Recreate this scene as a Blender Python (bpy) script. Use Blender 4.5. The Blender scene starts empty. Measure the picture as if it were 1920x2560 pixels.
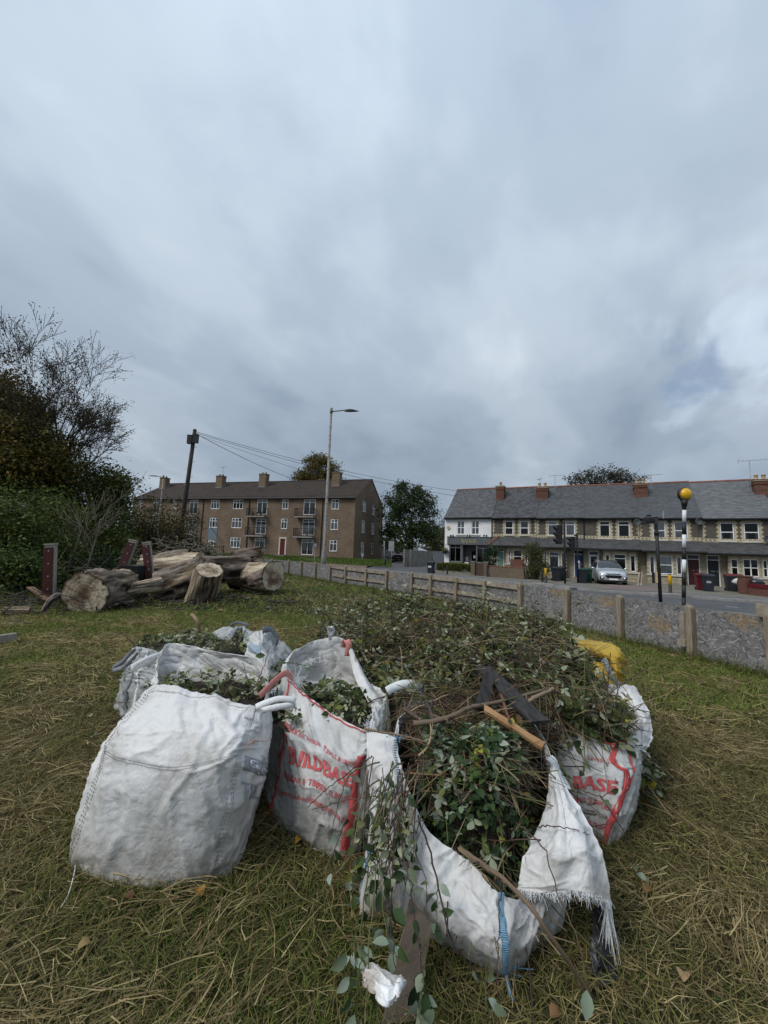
import bpy, bmesh, math, random
import numpy as np
from mathutils import Vector, Matrix
SC = bpy.context.scene
COL = SC.collection
rnd = random.Random(7)
rng = np.random.default_rng(7)
PI = math.pi
# ---------------------------------------------------------------- camera
F_PX, PITCH, ROLL, EYE = 961.0, math.radians(6.06), 0.036, 1.75
_f = np.array([0, math.cos(PITCH), math.sin(PITCH)])
_u0 = np.array([0, -math.sin(PITCH), math.cos(PITCH)])
_r0 = np.array([1.0, 0, 0])
CR = math.cos(ROLL) * _r0 + math.sin(ROLL) * _u0
CU = -math.sin(ROLL) * _r0 + math.cos(ROLL) * _u0
CF = _f
cam_d = bpy.data.cameras.new('camera')
cam_d.sensor_fit = 'HORIZONTAL'
cam_d.sensor_width = 36.0
cam_d.lens = 36.0 * F_PX / 1920.0
cam_d.clip_start = 0.05
cam_d.clip_end = 3000
cam = bpy.data.objects.new('camera', cam_d)
COL.objects.link(cam)
cam.matrix_world = Matrix(((CR[0], CU[0], -CF[0], 0), (CR[1], CU[1], -CF[1], 0), (CR[2], CU[2], -CF[2], EYE), (0, 0, 0, 1)))
SC.camera = cam
def ray(px, py):
 return CF + CR * (px - 960) / F_PX - CU * (py - 1280) / F_PX
def G(px, py, z=0.0):
 """the place on level z that the survey photo shows at a pixel"""
 d = ray(px, py)
 t = (z - EYE) / d[2]
 return np.array([d[0] * t, d[1] * t, z])
def D(px, py, y):
 """the place y metres in front of the eye that the survey photo shows at a pixel"""
 d = ray(px, py)
 t = y / d[1]
 return np.array([d[0] * t, y, EYE + d[2] * t])
# ---------------------------------------------------------------- world (overcast sky)
SUN_EL, SUN_AZ = math.radians(48), math.radians(238)   # azimuth clockwise from +Y: behind the camera, a little left
world = bpy.data.worlds.new('World')
SC.world = world
world.use_nodes = True
wt = world.node_tree
for n in list(wt.nodes):
 wt.nodes.remove(n)
def wn(kind, **kw):
 n = wt.nodes.new(kind)
 for k, v in kw.items():
  setattr(n, k, v)
 return n
def wl(a, b):
 wt.links.new(a, b)
def wmath(op, a, b=None, clamp=False):
 n = wn('ShaderNodeMath', operation=op, use_clamp=clamp)
 for i, v in enumerate((a, b)):
  if v is None:
   continue
  if isinstance(v, (int, float)):
   n.inputs[i].default_value = v
  else:
   wl(v, n.inputs[i])
 return n.outputs[0]
def wramp(fac, stops, interp='EASE'):
 n = wn('ShaderNodeValToRGB')
 n.color_ramp.interpolation = interp
 els = n.color_ramp.elements
 while len(els) < len(stops):
  els.new(0.5)
 for e, (p, c) in zip(els, stops):
  e.position = p
  e.color = (*c, 1) if len(c) == 3 else c
 wl(fac, n.inputs[0])
 return n.outputs[0]
tc = wn('ShaderNodeTexCoord')
sep = wn('ShaderNodeSeparateXYZ')
wl(tc.outputs['Generated'], sep.inputs[0])
zc = wmath('ADD', wmath('MAXIMUM', sep.outputs[2], 0.0), 0.34)
comb = wn('ShaderNodeCombineXYZ')
wl(wmath('DIVIDE', sep.outputs[0], zc), comb.inputs[0])
wl(wmath('DIVIDE', sep.outputs[1], zc), comb.inputs[1])
def wnoise(rot, scl, loc, scale, detail, rough, dist=0.0):
 mp0 = wn('ShaderNodeMapping')
 mp0.inputs['Rotation'].default_value = (0, 0, rot)
 wl(comb.outputs[0], mp0.inputs[0])
 mp = wn('ShaderNodeMapping')
 mp.inputs['Scale'].default_value = scl
 mp.inputs['Location'].default_value = loc
 wl(mp0.outputs[0], mp.inputs[0])
 n = wn('ShaderNodeTexNoise')
 n.inputs['Scale'].default_value = scale
 n.inputs['Detail'].default_value = detail
 n.inputs['Roughness'].default_value = rough
 n.inputs['Distortion'].default_value = dist
 wl(mp.outputs[0], n.inputs[0])
 return n.outputs[0]
WIND = math.radians(28)
n_big = wnoise(WIND, (1.15, 0.8, 1), (3.1, 1.7, 0), 1.25, 4, 0.45, 0.3)
n_mid = wnoise(WIND, (1.1, 0.8, 1), (8.3, 2.2, 0), 2.9, 6, 0.5, 0.35)
n_fine = wnoise(WIND, (1.2, 0.8, 1), (1.3, 6.2, 0), 6.5, 5, 0.5, 0.2)
cloud = wmath('ADD', wmath('ADD', wmath('MULTIPLY', n_big, 0.58), wmath('MULTIPLY', n_mid, 0.32)), wmath('MULTIPLY', n_fine, 0.10))
tone = wramp(cloud, [(0.33, (0.235, 0.292, 0.368)), (0.46, (0.305, 0.368, 0.442)), (0.55, (0.375, 0.438, 0.508)), (0.68, (0.50, 0.56, 0.62))])
lift = wramp(sep.outputs[2], [(0.0, (0.62, 0.64, 0.66)), (0.22, (0.70, 0.71, 0.72)), (0.45, (0.92, 0.92, 0.92)), (0.75, (1.1, 1.1, 1.1)), (1.0, (1.4, 1.4, 1.4))], 'LINEAR')
mul = wn('ShaderNodeMix', data_type='RGBA', blend_type='MULTIPLY')
mul.inputs[0].default_value = 1.0
wl(tone, mul.inputs[6])
wl(lift, mul.inputs[7])
sky = wn('ShaderNodeTexSky')
sky.sky_type = 'NISHITA'
sky.sun_disc = False
sky.sun_elevation = SUN_EL
sky.sun_rotation = SUN_AZ
sky.air_density = 1.0
bg_sky = wn('ShaderNodeBackground')
bg_sky.inputs[1].default_value = 0.08
wl(sky.outputs[0], bg_sky.inputs[0])
bg_cloud = wn('ShaderNodeBackground')
bg_cloud.inputs[1].default_value = 1.0
wl(mul.outputs[2], bg_cloud.inputs[0])
gap = wnoise(WIND, (1.2, 0.6, 1), (14.7, 9.4, 0), 0.9, 5, 0.55, 0.4)
cover = wramp(gap, [(0.60, (0.96, 0.96, 0.96)), (0.72, (0.55, 0.55, 0.55))])
brk = ray(1885, 850)
brk = brk / np.linalg.norm(brk)
vm = wn('ShaderNodeVectorMath', operation='DISTANCE')
wl(tc.outputs['Generated'], vm.inputs[0])
vm.inputs[1].default_value = tuple(float(v) for v in brk)
near = wramp(wmath('ADD', vm.outputs['Value'], wmath('MULTIPLY', wmath('SUBTRACT', n_fine, 0.5), 0.55)), [(0.0, (1, 1, 1)), (0.19, (0, 0, 0))], 'EASE')
puff = wramp(n_mid, [(0.42, (0, 0, 0)), (0.56, (1, 1, 1))])
bright = wn('ShaderNodeMix', data_type='RGBA', blend_type='ADD')
wl(wmath('MULTIPLY', near, puff), bright.inputs[0])
wl(mul.outputs[2], bright.inputs[6])
bright.inputs[7].default_value = (0.11, 0.125, 0.14, 1)
wl(bright.outputs[2], bg_cloud.inputs[0])
cover = wmath('SUBTRACT', cover, wmath('MULTIPLY', wmath('MULTIPLY', near, wmath('SUBTRACT', 1.0, puff)), 0.45), True)
mixw = wn('ShaderNodeMixShader')
wl(cover, mixw.inputs[0])
wl(bg_sky.outputs[0], mixw.inputs[1])
wl(bg_cloud.outputs[0], mixw.inputs[2])
wout = wn('ShaderNodeOutputWorld')
wl(mixw.outputs[0], wout.inputs[0])
sun_d = bpy.data.lights.new('sun', 'SUN')
sun_d.energy = 1.5
sun_d.angle = math.radians(24)
sun_d.color = (1.0, 0.97, 0.93)
sun = bpy.data.objects.new('sun', sun_d)
COL.objects.link(sun)
sun.location = (-10, -20, 40)
_sd = Vector((math.sin(SUN_AZ) * math.cos(SUN_EL), math.cos(SUN_AZ) * math.cos(SUN_EL), math.sin(SUN_EL)))
sun.rotation_euler = (-_sd).to_track_quat('-Z', 'Y').to_euler()
SC.view_settings.view_transform = 'Standard'
SC.view_settings.look = 'None'
SC.view_settings.exposure = 0.62
SC.view_settings.gamma = 1.0
SC.view_settings.use_curve_mapping = False
SC.cycles.max_bounces = 6
SC.cycles.diffuse_bounces = 3
SC.cycles.transparent_max_bounces = 8
SC.cycles.use_denoising = True
# ---------------------------------------------------------------- materials
class NT:
 def __init__(self, name):
  self.m = bpy.data.materials.new(name)
  self.m.use_nodes = True
  self.t = self.m.node_tree
  self.b = self.t.nodes['Principled BSDF']
  self.out = self.t.nodes['Material Output']
  self._tc = None
 def n(self, kind, **kw):
  x = self.t.nodes.new(kind)
  for k, v in kw.items():
   setattr(x, k, v)
  return x
 def l(self, a, b):
  self.t.links.new(a, b)
 def tc(self, what='Object'):
  if self._tc is None:
   self._tc = self.n('ShaderNodeTexCoord')
  return self._tc.outputs[what]
 def set(self, key, v):
  self.b.inputs[key].default_value = v
 def noise(self, scale, detail=4, rough=0.55, dist=0.0, vec=None, stretch=None, rot=None):
  x = self.n('ShaderNodeTexNoise')
  x.inputs['Scale'].default_value = scale
  x.inputs['Detail'].default_value = detail
  x.inputs['Roughness'].default_value = rough
  x.inputs['Distortion'].default_value = dist
  v = vec or self.tc()
  if stretch or rot:
   mp = self.n('ShaderNodeMapping')
   if stretch:
    mp.inputs['Scale'].default_value = stretch
   if rot:
    mp.inputs['Rotation'].default_value = rot
   self.l(v, mp.inputs[0])
   v = mp.outputs[0]
  self.l(v, x.inputs[0])
  return x.outputs[0]
 def ramp(self, fac, stops, interp='LINEAR'):
  x = self.n('ShaderNodeValToRGB')
  x.color_ramp.interpolation = interp
  e = x.color_ramp.elements
  while len(e) < len(stops):
   e.new(0.5)
  for el, (p, c) in zip(e, stops):
   el.position = p
   if isinstance(c, (int, float)):
    c = (c, c, c)
   el.color = (*c, 1)
  self.l(fac, x.inputs[0])
  return x.outputs[0]
 def mix(self, fac, a, b, blend='MIX'):
  x = self.n('ShaderNodeMix', data_type='RGBA', blend_type=blend)
  for i, v in ((0, fac), (6, a), (7, b)):
   if isinstance(v, (int, float)):
    x.inputs[i].default_value = v if i == 0 else (v, v, v, 1)
   elif isinstance(v, tuple):
    x.inputs[i].default_value = (*v, 1)
   else:
    self.l(v, x.inputs[i])
  return x.outputs[2]
 def math(self, op, a, b=0.0):
  x = self.n('ShaderNodeMath', operation=op)
  for i, v in enumerate((a, b)):
   if isinstance(v, (int, float)):
    x.inputs[i].default_value = v
   else:
    self.l(v, x.inputs[i])
  return x.outputs[0]
 def color(self, c):
  if isinstance(c, tuple):
   self.b.inputs['Base Color'].default_value = (*c, 1)
  else:
   self.l(c, self.b.inputs['Base Color'])
 def bump(self, h, strength=0.3, dist=0.02):
  x = self.n('ShaderNodeBump')
  x.inputs['Strength'].default_value = strength
  x.inputs['Distance'].default_value = dist
  self.l(h, x.inputs['Height'])
  self.l(x.outputs[0], self.b.inputs['Normal'])
def M(name, c1, c2=None, rough=0.8, scale=4.0, bump=0.0, bscale=40.0, spec=0.3, metal=0.0, detail=5, lo=0.35, hi=0.65, stretch=None, c3=None):
 t = NT(name)
 t.set('Roughness', rough)
 t.set('Specular IOR Level', spec)
 t.set('Metallic', metal)
 if c2 is None:
  t.color(c1)
 else:
  f = t.noise(scale, detail, 0.6, stretch=stretch)
  st = [(lo, c1), (hi, c2)] if c3 is None else [(lo, c1), ((lo + hi) / 2, c2), (hi, c3)]
  t.color(t.ramp(f, st))
 if bump:
  t.bump(t.noise(bscale, 4, 0.6, stretch=stretch), bump, 0.02)
 return t.m
def MA(name, rough=0.7, spec=0.3, under=None, trans=0.0):
 """a material whose colour comes piece by piece from the mesh's Col attribute"""
 t = NT(name)
 t.set('Roughness', rough)
 t.set('Specular IOR Level', spec)
 a = t.n('ShaderNodeAttribute', attribute_name='Col')
 c = a.outputs[0]
 if under is not None:
  g = t.n('ShaderNodeNewGeometry')
  c = t.mix(g.outputs['Backfacing'], c, under)
 t.color(c)
 if trans:
  tr = t.n('ShaderNodeBsdfTranslucent')
  t.l(c if not isinstance(c, tuple) else a.outputs[0], tr.inputs[0])
  mx = t.n('ShaderNodeMixShader')
  mx.inputs[0].default_value = trans
  t.l(t.b.outputs[0], mx.inputs[1])
  t.l(tr.outputs[0], mx.inputs[2])
  t.l(mx.outputs[0], t.out.inputs[0])
 return t.m
def brickmat(name, c1, c2, mortar, bw=0.225, bh=0.075, ms=0.01, vary=None, bump=0.4):
 t = NT(name)
 t.set('Roughness', 0.9)
 t.set('Specular IOR Level', 0.2)
 s = t.n('ShaderNodeSeparateXYZ')
 t.l(t.tc(), s.inputs[0])
 cb = t.n('ShaderNodeCombineXYZ')
 t.l(t.math('ADD', s.outputs[0], s.outputs[1]), cb.inputs[0])
 t.l(s.outputs[2], cb.inputs[1])
 bt = t.n('ShaderNodeTexBrick')
 t.l(cb.outputs[0], bt.inputs['Vector'])
 bt.inputs['Color1'].default_value = (*c1, 1)
 bt.inputs['Color2'].default_value = (*c2, 1)
 bt.inputs['Mortar'].default_value = (*mortar, 1)
 bt.inputs['Scale'].default_value = 1.0
 bt.inputs['Mortar Size'].default_value = ms
 bt.inputs['Brick Width'].default_value = bw
 bt.inputs['Row Height'].default_value = bh
 bt.inputs['Bias'].default_value = -0.1
 f = t.noise(0.5, 6, 0.65)
 shade = t.ramp(f, [(0.3, 0.72), (0.7, 1.15)])
 f2 = t.noise(7.0, 4, 0.7)
 shade2 = t.ramp(f2, [(0.3, 0.8), (0.7, 1.15)])
 c = t.mix(1.0, bt.outputs[0], shade, 'MULTIPLY')
 c = t.mix(1.0, c, shade2, 'MULTIPLY')
 t.color(c)
 inv = t.math('SUBTRACT', 1.0, bt.outputs['Fac'])
 t.bump(inv, bump, 0.01)
 return t.m
def glassmat(name, tint=0.8):
 t = NT(name)
 fr = t.n('ShaderNodeFresnel')
 fr.inputs[0].default_value = 1.5
 tr = t.n('ShaderNodeBsdfTransparent')
 tr.inputs[0].default_value = (tint, tint, tint, 1)
 gl = t.n('ShaderNodeBsdfGlossy')
 gl.inputs['Roughness'].default_value = 0.03
 mx = t.n('ShaderNodeMixShader')
 t.l(fr.outputs[0], mx.inputs[0])
 t.l(tr.outputs[0], mx.inputs[1])
 t.l(gl.outputs[0], mx.inputs[2])
 t.l(mx.outputs[0], t.out.inputs[0])
 return t.m
# ---------------------------------------------------------------- mesh building
class MB:
 """collects polygons; build() links them as ONE mesh object"""
 def __init__(s):
  s.v, s.f, s.m, s.c = [], [], [], []
 def add(s, vs, fs, m=0, col=None):
  o = len(s.v)
  s.v.extend([tuple(map(float, p)) for p in vs])
  s.f.extend([tuple(o + i for i in q) for q in fs])
  s.m.extend([m] * len(fs))
  s.c.extend([col if col is not None else (1, 1, 1)] * len(vs))
  return o
 def box(s, x0, y0, z0, x1, y1, z1, m=0, col=None):
  vs = [(x0, y0, z0), (x1, y0, z0), (x1, y1, z0), (x0, y1, z0), (x0, y0, z1), (x1, y0, z1), (x1, y1, z1), (x0, y1, z1)]
  s.add(vs, [(0, 3, 2, 1), (4, 5, 6, 7), (0, 1, 5, 4), (1, 2, 6, 5), (2, 3, 7, 6), (3, 0, 4, 7)], m, col)
 def obox(s, c, ax, half, m=0, col=None):
  """box with its own axes"""
  c = np.array(c, float)
  ax = [np.array(a, float) for a in ax]
  vs = []
  for sz in (-1, 1):
   for sx, sy in ((-1, -1), (1, -1), (1, 1), (-1, 1)):
    vs.append(c + ax[0] * half[0] * sx + ax[1] * half[1] * sy + ax[2] * half[2] * sz)
  s.add(vs, [(0, 3, 2, 1), (4, 5, 6, 7), (0, 1, 5, 4), (1, 2, 6, 5), (2, 3, 7, 6), (3, 0, 4, 7)], m, col)
 def bar(s, a, b, w, d, up=(0, 0, 1), m=0, col=None):
  """square bar from a to b, w wide across and d deep"""
  a, b = np.array(a, float), np.array(b, float)
  t = b - a
  L = np.linalg.norm(t)
  t = t / L
  up = np.array(up, float)
  x = np.cross(t, up)
  if np.linalg.norm(x) < 1e-4:
   x = np.cross(t, (1, 0, 0))
  x /= np.linalg.norm(x)
  y = np.cross(x, t)
  s.obox((a + b) / 2, (x, y, t), (w / 2, d / 2, L / 2), m, col)
 def tube(s, pts, rad, n=6, cap=True, m=0, col=None):
  pts = [np.array(p, float) for p in pts]
  k = len(pts)
  if isinstance(rad, (int, float)):
   rad = [rad] * k
  vs, fs = [], []
  x = None
  for i in range(k):
   t = pts[min(i + 1, k - 1)] - pts[max(i - 1, 0)]
   t = t / (np.linalg.norm(t) + 1e-9)
   if x is None:
    x = np.cross(t, (0.31, 0.22, 0.92))
    if np.linalg.norm(x) < 0.05:
     x = np.cross(t, (1, 0, 0))
   x = x - t * x.dot(t)
   x = x / (np.linalg.norm(x) + 1e-9)
   y = np.cross(t, x)
   for j in range(n):
    a = 2 * PI * j / n
    vs.append(pts[i] + (x * math.cos(a) + y * math.sin(a)) * rad[i])
  for i in range(k - 1):
   for j in range(n):
    j2 = (j + 1) % n
    fs.append((i * n + j, i * n + j2, (i + 1) * n + j2, (i + 1) * n + j))
  if cap:
   fs.append(tuple(range(n - 1, -1, -1)))
   fs.append(tuple((k - 1) * n + j for j in range(n)))
  s.add(vs, fs, m, col)
 def lathe(s, prof, n=16, c=(0, 0, 0), axis='z', m=0, cap=True):
  """prof: (radius, height) pairs"""
  vs, fs = [], []
  for r, h in prof:
   for j in range(n):
    a = 2 * PI * j / n
    p = (r * math.cos(a), r * math.sin(a), h)
    if axis == 'y':
     p = (p[0], p[2], p[1])
    elif axis == 'x':
     p = (p[2], p[0], p[1])
    vs.append((p[0] + c[0], p[1] + c[1], p[2] + c[2]))
  for i in range(len(prof) - 1):
   for j in range(n):
    j2 = (j + 1) % n
    fs.append((i * n + j, i * n + j2, (i + 1) * n + j2, (i + 1) * n + j))
  if cap:
   fs.append(tuple(range(n - 1, -1, -1)))
   fs.append(tuple((len(prof) - 1) * n + j for j in range(n)))
  s.add(vs, fs, m)
 def prism(s, poly, y0, y1, m=0):
  """polygon in x,z pushed from y0 to y1"""
  n = len(poly)
  vs = [(p[0], y0, p[1]) for p in poly] + [(p[0], y1, p[1]) for p in poly]
  fs = [tuple(range(n)), tuple(range(2 * n - 1, n - 1, -1))]
  fs += [(i, i + n, (i + 1) % n + n, (i + 1) % n) for i in range(n)]
  s.add(vs, fs, m)
 def poly(s, pts, m=0, col=None):
  s.add(pts, [tuple(range(len(pts)))], m, col)
 def build(s, name, mats, parent=None, smooth=False, world=False, colors=False, fix=True):
  if not isinstance(mats, (list, tuple)):
   mats = [mats]
  v = s.v
  if world and parent is not None:
   L = parent.location
   v = [(p[0] - L[0], p[1] - L[1], p[2] - L[2]) for p in v]
  me = bpy.data.meshes.new(name)
  me.from_pydata(v, [], s.f)
  for mt in mats:
   me.materials.append(mt)
  if len(mats) > 1:
   me.polygons.foreach_set('material_index', s.m)
  if colors:
   at = me.color_attributes.new('Col', 'FLOAT_COLOR', 'POINT')
   at.data.foreach_set('color', np.array([(*c, 1) for c in s.c], dtype=np.float32).ravel())
  if smooth:
   me.polygons.foreach_set('use_smooth', [True] * len(me.polygons))
  me.update()
  o = bpy.data.objects.new(name, me)
  COL.objects.link(o)
  if parent is not None:
   o.parent = parent
  return o
def quick_mesh(name, V, Q, mats, cols=None, parent=None, smooth=False, mi=None):
 """large mesh from arrays: V (n,3), Q (m,3 or 4) indices, cols (n,3)"""
 V = np.asarray(V, np.float32)
 Q = np.asarray(Q, np.int32)
 me = bpy.data.meshes.new(name)
 me.vertices.add(len(V))
 me.vertices.foreach_set('co', V.ravel())
 k = Q.shape[1]
 me.loops.add(Q.size)
 me.loops.foreach_set('vertex_index', Q.ravel())
 me.polygons.add(len(Q))
 me.polygons.foreach_set('loop_start', np.arange(0, Q.size, k, dtype=np.int32))
 me.polygons.foreach_set('loop_total', np.full(len(Q), k, np.int32))
 if not isinstance(mats, (list, tuple)):
  mats = [mats]
 for mt in mats:
  me.materials.append(mt)
 if mi is not None:
  me.polygons.foreach_set('material_index', np.asarray(mi, np.int32))
 if smooth:
  me.polygons.foreach_set('use_smooth', np.ones(len(Q), bool))
 me.update(calc_edges=True)
 if cols is not None:
  at = me.color_attributes.new('Col', 'FLOAT_COLOR', 'POINT')
  c4 = np.ones((len(V), 4), np.float32)
  c4[:, :3] = cols
  at.data.foreach_set('color', c4.ravel())
 o = bpy.data.objects.new(name, me)
 COL.objects.link(o)
 if parent is not None:
  o.parent = parent
 return o
def tag(o, label=None, cat=None, group=None, kind=None):
 if label:
  o['label'] = label
 if cat:
  o['category'] = cat
 if group:
  o['group'] = group
 if kind:
  o['kind'] = kind
 return o
def thing(name, label, cat, loc=(0, 0, 0), rz=0.0, group=None):
 o = bpy.data.objects.new(name, None)
 o.empty_display_size = 0.2
 o.location = tuple(float(a) for a in loc)
 o.rotation_euler = (0, 0, rz)
 COL.objects.link(o)
 return tag(o, label, cat, group)
def copy_tree(o, parent=None):
 c = o.copy()
 COL.objects.link(c)
 c.parent = parent
 for ch in list(o.children):
  copy_tree(ch, c)
 return c
def text_geo(body, size, bold=0.0, sx=1.0, align='LEFT', shear=0.0):
 cu = bpy.data.curves.new('lettering_source', 'FONT')
 cu.body = body
 cu.size = size
 cu.offset = bold
 cu.align_x = align
 cu.shear = shear
 cu.resolution_u = 2
 o = bpy.data.objects.new('lettering_source', cu)
 COL.objects.link(o)
 dg = bpy.context.evaluated_depsgraph_get()
 me = bpy.data.meshes.new_from_object(o.evaluated_get(dg))
 V = np.array([v.co[:] for v in me.vertices])
 Fs = [tuple(p.vertices) for p in me.polygons]
 bpy.data.objects.remove(o)
 bpy.data.curves.remove(cu)
 bpy.data.meshes.remove(me)
 V[:, 0] *= sx
 return V, Fs
# ---------------------------------------------------------------- numpy noise
_perm = rng.permutation(4096)
def _h(ix, iy, seed):
 return _perm[(_perm[(ix + seed * 131) & 4095] + iy) & 4095] / 4095.0
def vnoise(x, y, seed=0):
 x = np.asarray(x, float)
 y = np.asarray(y, float)
 ix, iy = np.floor(x).astype(int), np.floor(y).astype(int)
 fx, fy = x - ix, y - iy
 fx = fx * fx * fx * (fx * (fx * 6 - 15) + 10)
 fy = fy * fy * fy * (fy * (fy * 6 - 15) + 10)
 a, b = _h(ix, iy, seed), _h(ix + 1, iy, seed)
 c, d = _h(ix, iy + 1, seed), _h(ix + 1, iy + 1, seed)
 return (a * (1 - fx) + b * fx) * (1 - fy) + (c * (1 - fx) + d * fx) * fy
def fbm(x, y, seed=0, octv=4):
 s, a, t = 0, 1.0, 0
 for i in range(octv):
  s = s + a * vnoise(x * 2 ** i, y * 2 ** i, seed + i * 7)
  t += a
  a *= 0.5
 return s / t
def ridge(x, y, seed=0):
 return 1 - np.abs(2 * vnoise(x, y, seed) - 1)
def catmull(P, n, closed=False):
 """P (k,d) control points -> (n,d) along a Catmull-Rom curve"""
 P = np.asarray(P, float)
 k = len(P)
 seg = k if closed else k - 1
 t = np.linspace(0, seg, n, endpoint=not closed)
 i = np.minimum(np.floor(t).astype(int), seg - 1)
 f = (t - i)[:, None]
 if closed:
  p0, p1, p2, p3 = P[(i - 1) % k], P[i % k], P[(i + 1) % k], P[(i + 2) % k]
 else:
  p0, p1, p2, p3 = P[np.maximum(i - 1, 0)], P[i], P[np.minimum(i + 1, k - 1)], P[np.minimum(i + 2, k - 1)]
 return 0.5 * ((2 * p1) + (-p0 + p2) * f + (2 * p0 - 5 * p1 + 4 * p2 - p3) * f ** 2 + (-p0 + 3 * p1 - 3 * p2 + p3) * f ** 3)
# ---------------------------------------------------------------- setting: ground, road, pavements
FENCE = [(8.0, 1.6), (7.5, 2.6), (6.95, 4.0), (6.45, 5.5), (5.95, 7.15), (5.42, 8.7), (4.85, 10.2), (4.22, 11.8), (3.52, 13.3), (2.78, 14.4), (1.98, 15.5), (1.18, 16.6),
   (0.22, 17.8), (-0.78, 19.1), (-1.92, 20.5), (-3.1, 22.1), (-4.3, 23.8), (-5.6, 25.6), (-6.9, 27.3), (-8.3, 29.2), (-9.8, 31.2)]
_fy = np.array([p[1] for p in FENCE])
_fx = np.array([p[0] for p in FENCE])
def fence_x(y):
 return np.interp(y, _fy, _fx)
def gz(x, y):
 """the lawn's gentle bumps"""
 return 0.05 * (fbm(np.asarray(x) * 0.35 + 50, np.asarray(y) * 0.35 + 50, 3, 3) - 0.5)
def greenness(x, y):
 g = fbm(np.asarray(x) * 0.75 + 31, np.asarray(y) * 0.75 + 17, 11, 4)
 x, y = np.asarray(x), np.asarray(y)
 s = np.exp(-((x + .35) / .55) ** 2 - ((y - 1.75) / .6) ** 2) - .55 * np.exp(-((x + 1.9) / .9) ** 2 - ((y - 1.9) / 1.1) ** 2) - .4 * np.exp(-((x - 1.9) / .9) ** 2 - ((y - 1.7) / .9) ** 2)
 return np.clip((g - 0.40) * 5.0 + s, 0, 1)
FAR_KERB = [(30, 11.0), (18.3, 18.4), (12.0, 22.2), (5.5, 29.5), (-2, 37.5), (-13, 46), (-32, 56), (-60, 64)]
NEAR_KERB = [(27, 2.5), (15.0, 12.0), (8.2, 16.6), (1.4, 24.0), (-5.6, 32.0), (-15.5, 39.5), (-34, 49), (-60, 56)]
far_k = catmull([(a, b, 0) for a, b in FAR_KERB], 60)
near_k = catmull([(a, b, 0) for a, b in NEAR_KERB], 60)
def side_normals(P):
 t = np.gradient(P, axis=0)
 n = np.stack([-t[:, 1], t[:, 0], 0 * t[:, 0]], 1)
 return n / np.linalg.norm(n, axis=1)[:, None]
def strip(name, A, B, za, zb, mat, kind='structure'):
 mb = MB()
 n = len(A)
 vs = [(a[0], a[1], za) for a in A] + [(b[0], b[1], zb) for b in B]
 mb.add(vs, [(i, i + 1, n + i + 1, n + i) for i in range(n - 1)])
 return tag(mb.build(name, mat), kind=kind)
m_soil = M('soil_and_rough_grass', (0.045, 0.05, 0.02), (0.09, 0.085, 0.04), 0.95, 0.6, 0.3, 8)
m_asphalt = M('asphalt', (0.06, 0.062, 0.066), (0.095, 0.096, 0.1), 0.85, 1.2, 0.25, 60, detail=8)
m_pave = M('pavement_asphalt', (0.10, 0.098, 0.095), (0.155, 0.15, 0.145), 0.9, 1.5, 0.2, 40, detail=8)
m_paver = brickmat('paving_slabs', (0.20, 0.15, 0.135), (0.16, 0.135, 0.13), (0.09, 0.085, 0.08), 0.4, 0.4, 0.02)
m_kerb = M('kerb_concrete', (0.17, 0.165, 0.155), (0.26, 0.25, 0.24), 0.9, 3, 0.2, 40)
m_lawn = M('short_lawn', (0.035, 0.06, 0.012), (0.075, 0.085, 0.03), 0.95, 1.3, 0.4, 30, detail=8)
m_leafy = M('leaf_strewn_path', (0.08, 0.06, 0.045), (0.18, 0.13, 0.09), 0.95, 3.5, 0.5, 14, detail=8)
g = MB()
g.poly([(-1500, -1500, -0.08), (1500, -1500, -0.08), (1500, 1500, -0.08), (-1500, 1500, -0.08)])
tag(g.build('ground', m_soil), kind='structure')
fm = NT('mown_lawn_soil')
fm.set('Roughness', 0.95)
fm.set('Specular IOR Level', 0.15)
f1 = fm.noise(0.55, 6, 0.6)
f2 = fm.noise(9.0, 6, 0.7)
c = fm.mix(fm.ramp(f1, [(0.42, 0.0), (0.62, 1.0)]), (0.034, 0.027, 0.013), (0.022, 0.03, 0.008))
c = fm.mix(1.0, c, fm.ramp(f2, [(0.3, 0.55), (0.7, 1.5)]), 'MULTIPLY')
fm.color(c)
fm.bump(f2, 0.6, 0.03)
xs = np.arange(-60, 10.01, 0.25)
ys = np.arange(-4, 40.01, 0.25)
X, Y = np.meshgrid(xs, ys)
V = np.stack([X, Y, gz(X, Y)], -1).reshape(-1, 3)
nx = len(xs)
I, J = np.meshgrid(np.arange(nx - 1), np.arange(len(ys) - 1))
q = (J * nx + I).ravel()
Q = np.stack([q, q + 1, q + 1 + nx, q + nx], 1)
cx, cy = V[Q].mean(1)[:, 0], V[Q].mean(1)[:, 1]
Q = Q[cx < fence_x(cy) + 0.12]
Q = Q[(V[Q].mean(1)[:, 1] < 29.5)]
used = np.unique(Q)
remap = np.zeros(len(V), int)
remap[used] = np.arange(len(used))
tag(quick_mesh('field', V[used], remap[Q], fm.m, smooth=True), kind='structure')
nn = side_normals(near_k)
fn = side_normals(far_k)
strip('near_pavement', near_k + nn * 0.13, near_k + nn * 3.6, 0.10, 0.09, m_pave) if (nn[10][0] < 0) else strip('near_pavement', near_k - nn * 0.13, near_k - nn * 3.6, 0.10, 0.09, m_pave)
strip('road', near_k, far_k, 0.0, 0.0, m_asphalt)
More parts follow.
